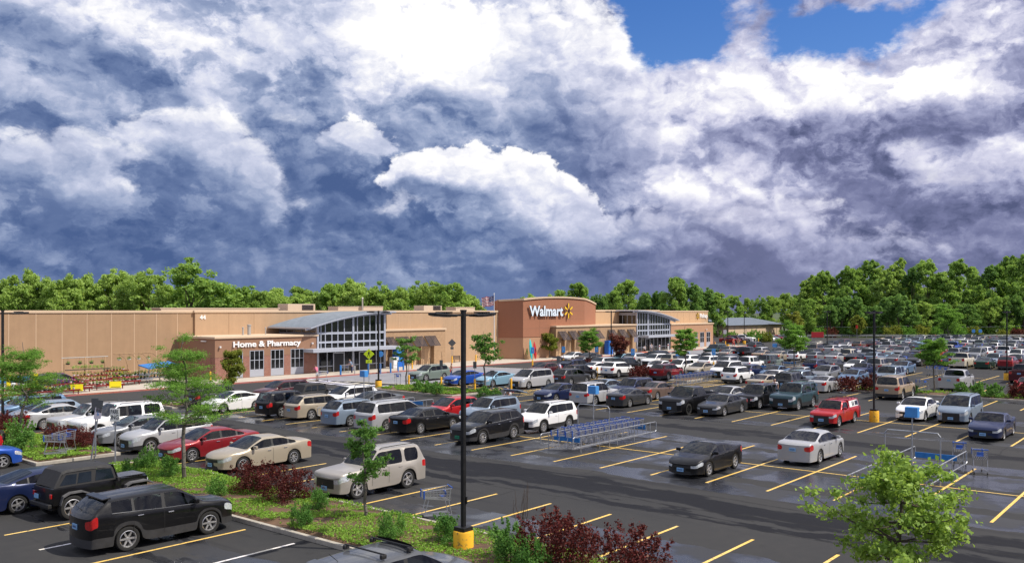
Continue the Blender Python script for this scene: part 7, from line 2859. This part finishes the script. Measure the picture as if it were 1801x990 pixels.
N(24.0, 59.63, 'hatchback', 'blue-grey', -1, 'blue-grey hatchback just beyond the pale silver sedan', 'disc')
N(24.1, 62.42, 'small_suv', 'steel blue', -1, 'steel blue small SUV mostly hidden by the feathery tree', 'five')
N(24.0, 64.84, 'saloon', 'light blue', -1, 'pale blue car behind the lamp post and feathery tree', 'multi')
N(34.6, 83.48, 'crossover', 'purple', 1, 'dark plum crossover with a red tail light, by the road to the plant stands', 'five')
# double row, near half
N(37.2, 32.65, 'crossover', 'black', -1, 'black three-row crossover with a green plate and chrome window line', 'multi')
N(37.7, 38.15, 'saloon', 'black', 1, 'black sedan with chrome window line, between the minivan and the three-row crossover', 'multi')
N(37.45, 40.85, 'minivan', 'silver', 1, 'silver minivan with dark tailgate glass beside the black sedan', 'five')
N(37.2, 44.07, 'wagon', 'blue-grey', 1, 'blue-grey wagon between the trolley bay and the silver minivan', 'five')
N(37.7, 48.75, 'wagon', 'gold', 1, 'gold-beige wagon beside the trolley bay', 'five')
N(37.15, 51.35, 'boxy_suv', 'black', 1, 'black square SUV between the white sedan and the gold wagon', 'five')
N(36.2, 56.9, 'small_saloon', 'white', -1, 'white compact sedan next to the black square SUV', 'five')
N(37.0, 60.22, 'small_suv', 'charcoal', 1, 'charcoal small SUV behind the feathery tree and the white compact sedan', 'five')
N(36.55, 18.6, 'coupe', 'black', -1, 'black coupe alone in the middle of the lot, beside the long trolley bay', 'five')
# double row, far half
N(42.85, 32.75, 'small_suv', 'white', -1, 'pearl white crossover with a dark sunroof beside the trolley bay', 'multi')
N(42.9, 16.0, 'saloon', 'silver', 1, 'silver sedan showing its tail, alone beside the black coupe', 'five')
N(43.0, 37.52, 'small_suv', 'blue-grey', -1, 'blue-grey crossover with its tailgate raised', 'five')
N(42.6, 40.56, 'hatchback', 'red', -1, 'bright red hatchback behind the black lamp pole', 'five')
N(42.6, 48.62, 'saloon', 'dark grey', -1, 'dark grey-green sedan behind the trolley bay arch', 'multi')
N(42.6, 51.55, 'crossover', 'white', -1, 'white crossover near the road, behind the gold wagon', 'five')
N(42.6, 59.85, 'crossover', 'maroon', -1, 'maroon crossover at the end of its row, nearest the brick wing', 'five')
# second double row, near half
N(57.1, 30.4, 'pickup', 'black', -1, 'black crew-cab pickup with dark wheels facing the aisle', 'six')
N(57.6, 28.0, 'old_saloon', 'charcoal', -1, 'charcoal older sedan between the black pickup and the black square SUV', 'five')
N(57.0, 19.75, 'small_pickup', 'red', -1, 'red small pickup with a white canopy on its bed', 'five')
N(57.3, 10.65, 'old_saloon', 'navy', -1, 'dark blue older sedan beside the blue-grey minivan', 'multi')
N(57.3, 38.9, 'boxy_suv', 'silver', 1, 'silver square SUV seen from behind, beside the black coupe with chrome window line', 'five')
N(57.9, 36.0, 'coupe', 'charcoal', 1, 'near-black coupe with round red tail lights beside the black pickup', 'multi')
N(57.3, 42.52, 'saloon', 'navy', -1, 'dark navy sedan at the corner of the brown planting bed', 'five')
# far half
N(63.6, 16.4, 'saloon', 'white', -1, 'white sedan between the yellow lamp drum and the blue-grey minivan', 'multi')
N(64.2, 13.85, 'minivan', 'blue-grey', -1, 'blue-grey minivan facing the aisle between the white and dark blue sedans', 'multi')
N(64.4, 25.4, 'big_suv', 'teal', -1, 'dark teal large SUV with a chrome grille', 'five')
N(63.2, 27.87, 'boxy_suv', 'black', -1, 'black square SUV between the charcoal older sedan and the dark teal SUV', 'five')
N(63.0, 41.81, 'saloon', 'blue-grey', -1, 'blue-grey sedan behind the silver square SUV', 'five')
N(62.9, 38.81, 'small_suv', 'navy', -1, 'navy small SUV behind the near-black coupe', 'five')
N(64.2, 37.31, 'old_saloon', 'brown', 1, 'brown-grey older sedan behind the near-black coupe', 'five')
N(63.6, 30.47, 'small_saloon', 'silver', -1, 'silver-blue compact sedan behind the bed of the black pickup', 'five')
# reserved stalls behind the shrub bed
N(65.6, 65.8, 'wagon', 'sage', -1, 'sage green wagon in front of the bicycle hoops', 'five')
N(63.9, 59.25, 'small_saloon', 'blue', -1, 'bright blue compact sedan behind the black lamp pole', 'disc')
N(64.9, 55.9, 'small_saloon', 'light blue', -1, 'silver-blue compact sedan between the bright blue one and the silver minivan', 'five')
N(65.7, 52.0, 'minivan', 'silver', -1, 'silver-beige minivan in front of the hatched stall', 'five')
N(71.0, 51.04, 'wagon', 'charcoal', 1, 'charcoal wagon with a dark rear window, beyond the silver minivan', 'five')
N(76.5, 53.93, 'wagon', 'black', 1, 'black wagon with its tailgate up beside the person in lilac', 'five')
N(79.0, 60.58, 'saloon', 'maroon', -1, 'maroon sedan half hidden by the black wagon with its tailgate up', 'five')
N(83.0, 46.9, 'crossover', 'dark red', 1, 'dark red crossover beside the open line of trolleys', 'five')
N(82.6, 52.9, 'crossover', 'white', 1, 'white crossover with a broad dark rear window, beside the dark red one', 'five')
N(83.6, 38.9, 'small_suv', 'white', 1, 'white small SUV with tall red tail lights, beyond the open line of trolleys', 'five')
N(77.4, 21.7, 'big_suv', 'tan', 1, 'tan large SUV with a dark rear window in front of the middle bed', 'five')
N(79.6, 28.5, 'small_saloon', 'silver', 1, 'silver compact sedan at the end of the middle bed', 'five')
N(77.5, 33.45, 'saloon', 'gold', 1, 'gold sedan with red tail lights behind the dark teal SUV', 'five')
N(78.5, 31.17, 'boxy_suv', 'charcoal', 1, 'charcoal square SUV behind the dark teal large SUV', 'five')
# beyond the middle bed
N(89.3, 19.6, 'pickup', 'silver', 1, 'silver-grey full-size pickup seen from behind, past the middle bed', 'five')
N(90.0, 25.89, 'big_suv', 'blue-grey', -1, 'blue-grey large SUV directly behind the tan one', 'five')
N(90.0, 29.32, 'saloon', 'steel blue', -1, 'steel blue sedan behind the dark red bushes of the middle bed', 'five')
N(91.0, 32.51, 'crossover', 'grey', -1, 'grey crossover facing the aisle behind the silver compact sedan', 'five')
N(91.0, 38.04, 'saloon', 'steel blue', -1, 'steel blue sedan behind the charcoal square SUV', 'five')
N(90.5, 43.50, 'minivan', 'white', -1, 'white minivan behind the open line of trolleys', 'five')
N(91.0, 46.93, 'saloon', 'gold', -1, 'gold-grey sedan behind the open line of trolleys', 'five')
N(91.0, 49.66, 'crossover', 'white', -1, 'white crossover facing the aisle behind the dark red one', 'five')
N(91.0, 52.41, 'saloon', 'white', -1, 'white sedan behind the red-leaved bushes by the reserved signs', 'five')
N(90.0, 13.7, 'saloon', 'red', -1, 'bright red sedan beside the dark red bush of the middle bed', 'five')
N(103.0, 16.2, 'pickup', 'maroon', 1, 'dark maroon pickup beside the yellow lamp drum', 'five')
FARCARS = [(1010, 640, 'saloon', 'white', -1), (1046, 643, 'saloon', 'charcoal', -1), (1085, 644, 'small_saloon', 'light blue', -1), (1113, 640, 'crossover', 'silver', 1), (1143, 638, 'hatchback', 'orange', 1),
           (1173, 638, 'minivan', 'black', 1), (1221, 640, 'saloon', 'black', 1), (1250, 641, 'boxy_suv', 'silver', 1), (1283, 641, 'wagon', 'charcoal', 1), (1326, 650, 'boxy_suv', 'white', 1), (1366, 645, 'boxy_suv', 'sage', 1),
           (1470, 653, 'saloon', 'charcoal', 1), (1510, 653, 'saloon', 'white', -1), (1558, 650, 'boxy_suv', 'beige', 1), (1607, 658, 'saloon', 'steel blue', -1), (1784, 645, 'crossover', 'charcoal', 1), (1462, 635, 'saloon', 'silver', 1),
           (1497, 637, 'saloon', 'black', 1), (1532, 637, 'pickup', 'silver', 1), (1577, 639, 'small_saloon', 'light blue', 1), (1600, 634, 'saloon', 'blue', -1), (1677, 640, 'small_suv', 'navy', -1), (1717, 642, 'saloon', 'grey', -1),
           (1431, 632, 'crossover', 'black', 1), (1448, 622, 'minivan', 'brown', 1), (1471, 620, 'boxy_suv', 'black', 1), (1490, 614, 'coupe', 'white', -1), (1440, 612, 'saloon', 'cream', -1), (1490, 624, 'saloon', 'navy', -1),
           (1678, 628, 'pickup', 'cream', 1), (1715, 626, 'small_suv', 'blue-grey', 1), (1751, 629, 'pickup', 'white', 1), (1792, 629, 'saloon', 'white', -1), (1580, 618, 'saloon', 'charcoal', -1), (1616, 613, 'saloon', 'light blue', -1),
           (1256, 623, 'big_suv', 'dark green', -1), (1290, 627, 'crossover', 'brown', 1), (1323, 628, 'small_suv', 'black', 1), (1353, 628, 'small_suv', 'silver', 1), (1340, 615, 'crossover', 'charcoal', 1), (1540, 618, 'crossover', 'maroon', 1), (1700, 616, 'saloon', 'red', -1)]


def from_view(px, py):
    d = EYE * 1516.0 / (py - 547.0)
    q = (px - 900.5) / 1516.0
    return (FX + q * RX) * d, (FY + q * RY) * d


def clear(x, y, kind, gap=.35, sidegap=.42):
    L, W_ = CARS[kind]['L'], CARS[kind]['W']
    for o in PLACED:
        if abs(o[0] - x) < (L + CARS[o[2]]['L']) / 2 + gap and abs(o[1] - y) < (W_ + CARS[o[2]]['W']) / 2 + sidegap:
            return False
    return True


ROWS = [98.9 + 3.4, 108.4, 124.9, 131.0, 147.2, 153.4, 169.8, 176.0, 192.4, 198.6, 214.8, 221.0, 234.5]
ROWFACE = {}
for px, py, kind, col, face in FARCARS:
    x, y = from_view(px, py)
    r = min(ROWS, key=lambda v: abs(v - x))
    if abs(r - x) < 6.5:
        y = y + (r - x) * (y / x)
        x = r
    k = round((y - B0) / STALL - .5)
    y = B0 + STALL * (k + .5)
    for dy in (0, STALL, -STALL, 2 * STALL):
        if clear(x, y + dy, kind):
            park(x, y + dy, kind, col, face)
            break
RF = random.Random(21)
KINDS = ['saloon'] * 6 + ['small_saloon'] * 5 + ['old_saloon'] * 3 + ['crossover'] * 5 + ['small_suv'] * 5 + ['boxy_suv'] * 2 + ['big_suv'] + ['minivan'] * 2 + ['wagon'] * 2 + ['pickup'] * 2 + ['hatchback'] * 3 + ['coupe']
COLS = ['white'] * 6 + ['silver'] * 6 + ['grey'] * 4 + ['charcoal'] * 4 + ['black'] * 5 + ['navy'] * 3 + ['steel blue'] * 3 + ['blue-grey'] * 3 + ['light blue'] * 2 + ['red'] * 2 + ['dark red'] * 2 + ['maroon', 'gold', 'beige', 'tan', 'sage', 'dark green', 'brown', 'cream', 'blue']
EMPTY = [(95, 112, 8, 30.5), (122, 134.5, 8, 20)]


def in_view(x, y):
    X, Y = x * RX + y * RY, x * FX + y * FY
    return Y > 5 and -.60 < X / Y < .615


for r in [84.0, 90.6] + ROWS:
    for k in range(0, 20):
        y = B0 + STALL * (k + .5)
        if r > 200 and y > 62:
            continue
        if y > 60.4 or not in_view(r, y):
            continue
        if r < 97 and y < 28:
            continue
        if any(a <= r <= b and c <= y <= d for a, b, c, d in EMPTY) or RF.random() < (.10 if r < 140 else .12):
            continue
        if 99 < r < 112 and 40.4 < y < 44.8 or (r < 97 and 38.4 < y < 45.6 and r < 88):
            continue
        kind, col = RF.choice(KINDS), RF.choice(COLS)
        x = r + RF.uniform(-.3, .3)
        face = 1 if r not in ROWS else RF.choice((1, 1, -1)) if ROWS.index(r) % 2 == 0 else RF.choice((1, -1, -1))
        if clear(x, y, kind, .2, .38):
            park(x, y, kind, col, face)
# a few along the far end, past the shop corner
for i in range(13):
    kind, col = RF.choice(KINDS), ['dark red', 'maroon', 'white', 'gold', 'silver', 'navy', 'white', 'grey', 'red', 'silver', 'black', 'white', 'grey'][i]
    x, y = 186 + 2.75 * i, 88.5 - .25 * i
    if in_view(x, y):
        PLACED.append([x, y, kind, col, 2, None, 'five', 0, 2])
print('vehicles', len(PLACED))

# labels for the far ones: what they are, and which ones they stand between ------------------
ORD = ['first', 'second', 'third', 'fourth', 'fifth', 'sixth', 'seventh', 'eighth', 'ninth', 'tenth', 'eleventh', 'twelfth', 'thirteenth', 'fourteenth', 'fifteenth', 'sixteenth', 'seventeenth', 'eighteenth', 'nineteenth', 'twentieth']
byrow = {}
for o in PLACED:
    if o[5] is None:
        key = 'end' if o[4] == 2 else round(min([84.0, 90.6] + ROWS, key=lambda v: abs(v - o[0])), 1)
        byrow.setdefault(key, []).append(o)
rows_sorted = sorted(k for k in byrow if k != 'end')
for key, lst in byrow.items():
    lst.sort(key=lambda o: o[1] if key != 'end' else o[0])
    for i, o in enumerate(lst):
        t = TYPE[o[2]][0]
        nm = lambda q: '%s %s' % (q[3], TYPE[q[2]][0].replace('older ', '').replace('compact ', '').replace('small ', '').replace('large ', '').replace('square ', ''))
        if key == 'end':
            lb = '%s %s in the line past the far shop corner, %s from the shop' % (o[3], t, ORD[i])
        else:
            place = 'row %s past the middle bed' % ORD[rows_sorted.index(key)]
            place = '%s row past the middle bed' % ORD[rows_sorted.index(key)]
            lb = '%s %s, %s, %s from the open end' % (o[3], t, place, ORD[i])
            if i and i + 1 < len(lst):
                alt = '%s %s between %s and %s, %s' % (o[3], t, nm(lst[i - 1]), nm(lst[i + 1]), place)
                if len(alt.split()) <= 16 and alt not in USED:
                    lb = alt
        USED.add(lb)
        o[5] = lb

STYLES = ('five', 'multi', 'five', 'six')
for i, (x, y, kind, col, face, label, style, yaw, lod) in enumerate(PLACED):
    cat = TYPE[kind][1]
    rz = (0 if face == 1 else math.pi) + yaw if face != 2 else R(-90)
    c = PAINT[col]
    o = spawn(car_kit(kind, lod, style if lod == 0 else 'five'), NAME[cat], (x, y, 0), rz, c)
    tag(o, label, cat, 'vehicles parked in the lot')
    if label.startswith('beige square'):
        lower = [q for q in o.children if q.name.startswith('lower_trim')]
    if label.startswith('red small pickup'):                      # the white canopy over its bed
        mb = MB()
        z0, z1 = 1.06, 1.56
        xs = (-.42, -2.30)
        vs = []
        for x_, w in ((xs[0], .80), (xs[1], .80)):
            vs += [(x_, -w, z0), (x_, -w + .12, z1), (x_, 0, z1 + .05), (x_, w - .12, z1), (x_, w, z0)]
        mb.add(vs, [(i_, i_ + 1, i_ + 6, i_ + 5) for i_ in range(4)] + [(0, 4, 3, 2, 1), (5, 6, 7, 8, 9)], 'paint')
        cap = mb.build('bed_canopy', o)
        cap.color = c
        for s in (-1, 1):
            mb = MB()
            f = lambda z: s * (.80 - .12 * (z - z0) / (z1 - z0) + .006)
            q = lambda pts, m: mb.add([(a, f(z), z) for a, z in pts], [tuple(range(len(pts)))], m)
            q([(-.46, 1.10), (-.52, 1.50), (-2.20, 1.50), (-2.26, 1.10)], 'fibreglass white')
            mb.build('canopy_side', o)
            for a, b in ((-.98, -1.16), (-1.22, -1.40), (-1.55, -2.10)):
                mb = MB()
                f = lambda z: s * (.80 - .12 * (z - z0) / (z1 - z0) + .012)
                q([(a, 1.16), (a - .03, 1.44), (b + .03, 1.44), (b, 1.16)], 'car glass')
                mb.build('canopy_window', o)
        for x_ in (-.7, -1.3, -2.0):
            mb = MB()
            mb.tube((x_, -.66, 1.66), (x_, .66, 1.66), .018, 'black plastic', 6)
            mb.tube((x_, -.62, 1.56), (x_, -.62, 1.66), .014, 'black plastic', 5)
            mb.tube((x_, .62, 1.56), (x_, .62, 1.66), .014, 'black plastic', 5)
            mb.build('roof_bar', o)
    if label.startswith('grey crossover with black roof bars'):
        for x_ in (.12, -.72):
            mb = MB()
            mb.tube((x_, -.70, 1.79), (x_, .70, 1.79), .022, 'black plastic', 7)
            for s in (-1, 1):
                mb.bbox((x_, s * .66, 1.735), (.16, .09, .11), 'black plastic', .03)
            mb.build('roof_bar', o)
        mb = MB()
        pts = [(.34, -.62), (.40, -.3), (.42, 0), (.40, .3), (.34, .62)]
        for (a, b), (a2, b2) in zip(pts, pts[1:]):
            mb.add([(a, b, 1.68), (a2, b2, 1.68), (a2 - .14, b2, 1.82), (a - .14, b, 1.82)], [(0, 1, 2, 3), (3, 2, 1, 0)], 'black plastic')
        mb.build('wind_deflector', o)
        mb = MB()
        mb.tube((-1.5, 0, 1.68), (-1.75, 0, 1.90), .008, 'black plastic', 5)
        mb.build('aerial', o)
    if label.startswith('pearl white'):
        mb = MB()
        mb.bbox((.05, 0, 1.688), (.62, .86, .03), 'car glass', .01)
        mb.build('sunroof', o)
    if 'tailgate raised' in label or 'tailgate up' in label:
        mb = MB()
        r = Matrix.Rotation(R(-14), 3, 'Y')
        mb.bbox((-2.62, 0, 1.92), (1.0, 1.36, .09), 'paint', .04, rot=r)
        g = mb.build('tailgate', o)
        g.color = c
        mb = MB()
        mb.box((-2.30, 0, 1.895), (.5, 1.1, .06), 'car glass', rot=r)
        mb.build('rear_window', g)
        for s in (-1, 1):
            mb = MB()
            mb.tube((-2.0, s * .62, 1.35), (-2.45, s * .60, 1.86), .014, 'black metal', 5)
            mb.build('gas_strut', g)

off_roader('black off-roader with a black cloth hood beside the glossy black crossover', 'off-roader', (14.75, 32.35, 0), R(2), 'paint', 'soft top', PAINT['black'], group='vehicles parked in the lot')
off_roader('red off-roader with a spare wheel on its back, beside the grass bed', 'off-roader', (15.0, 47.23 + .4, 0), math.pi, 'paint', 'paint', PAINT['red'], True, group='vehicles parked in the lot')
off_roader('dark off-roader with an open cloth hood, between the maroon and the white crossovers', 'off-roader', (42.3, 55.04, 0), 0, 'paint', 'soft top', PAINT['charcoal'], group='vehicles parked in the lot')
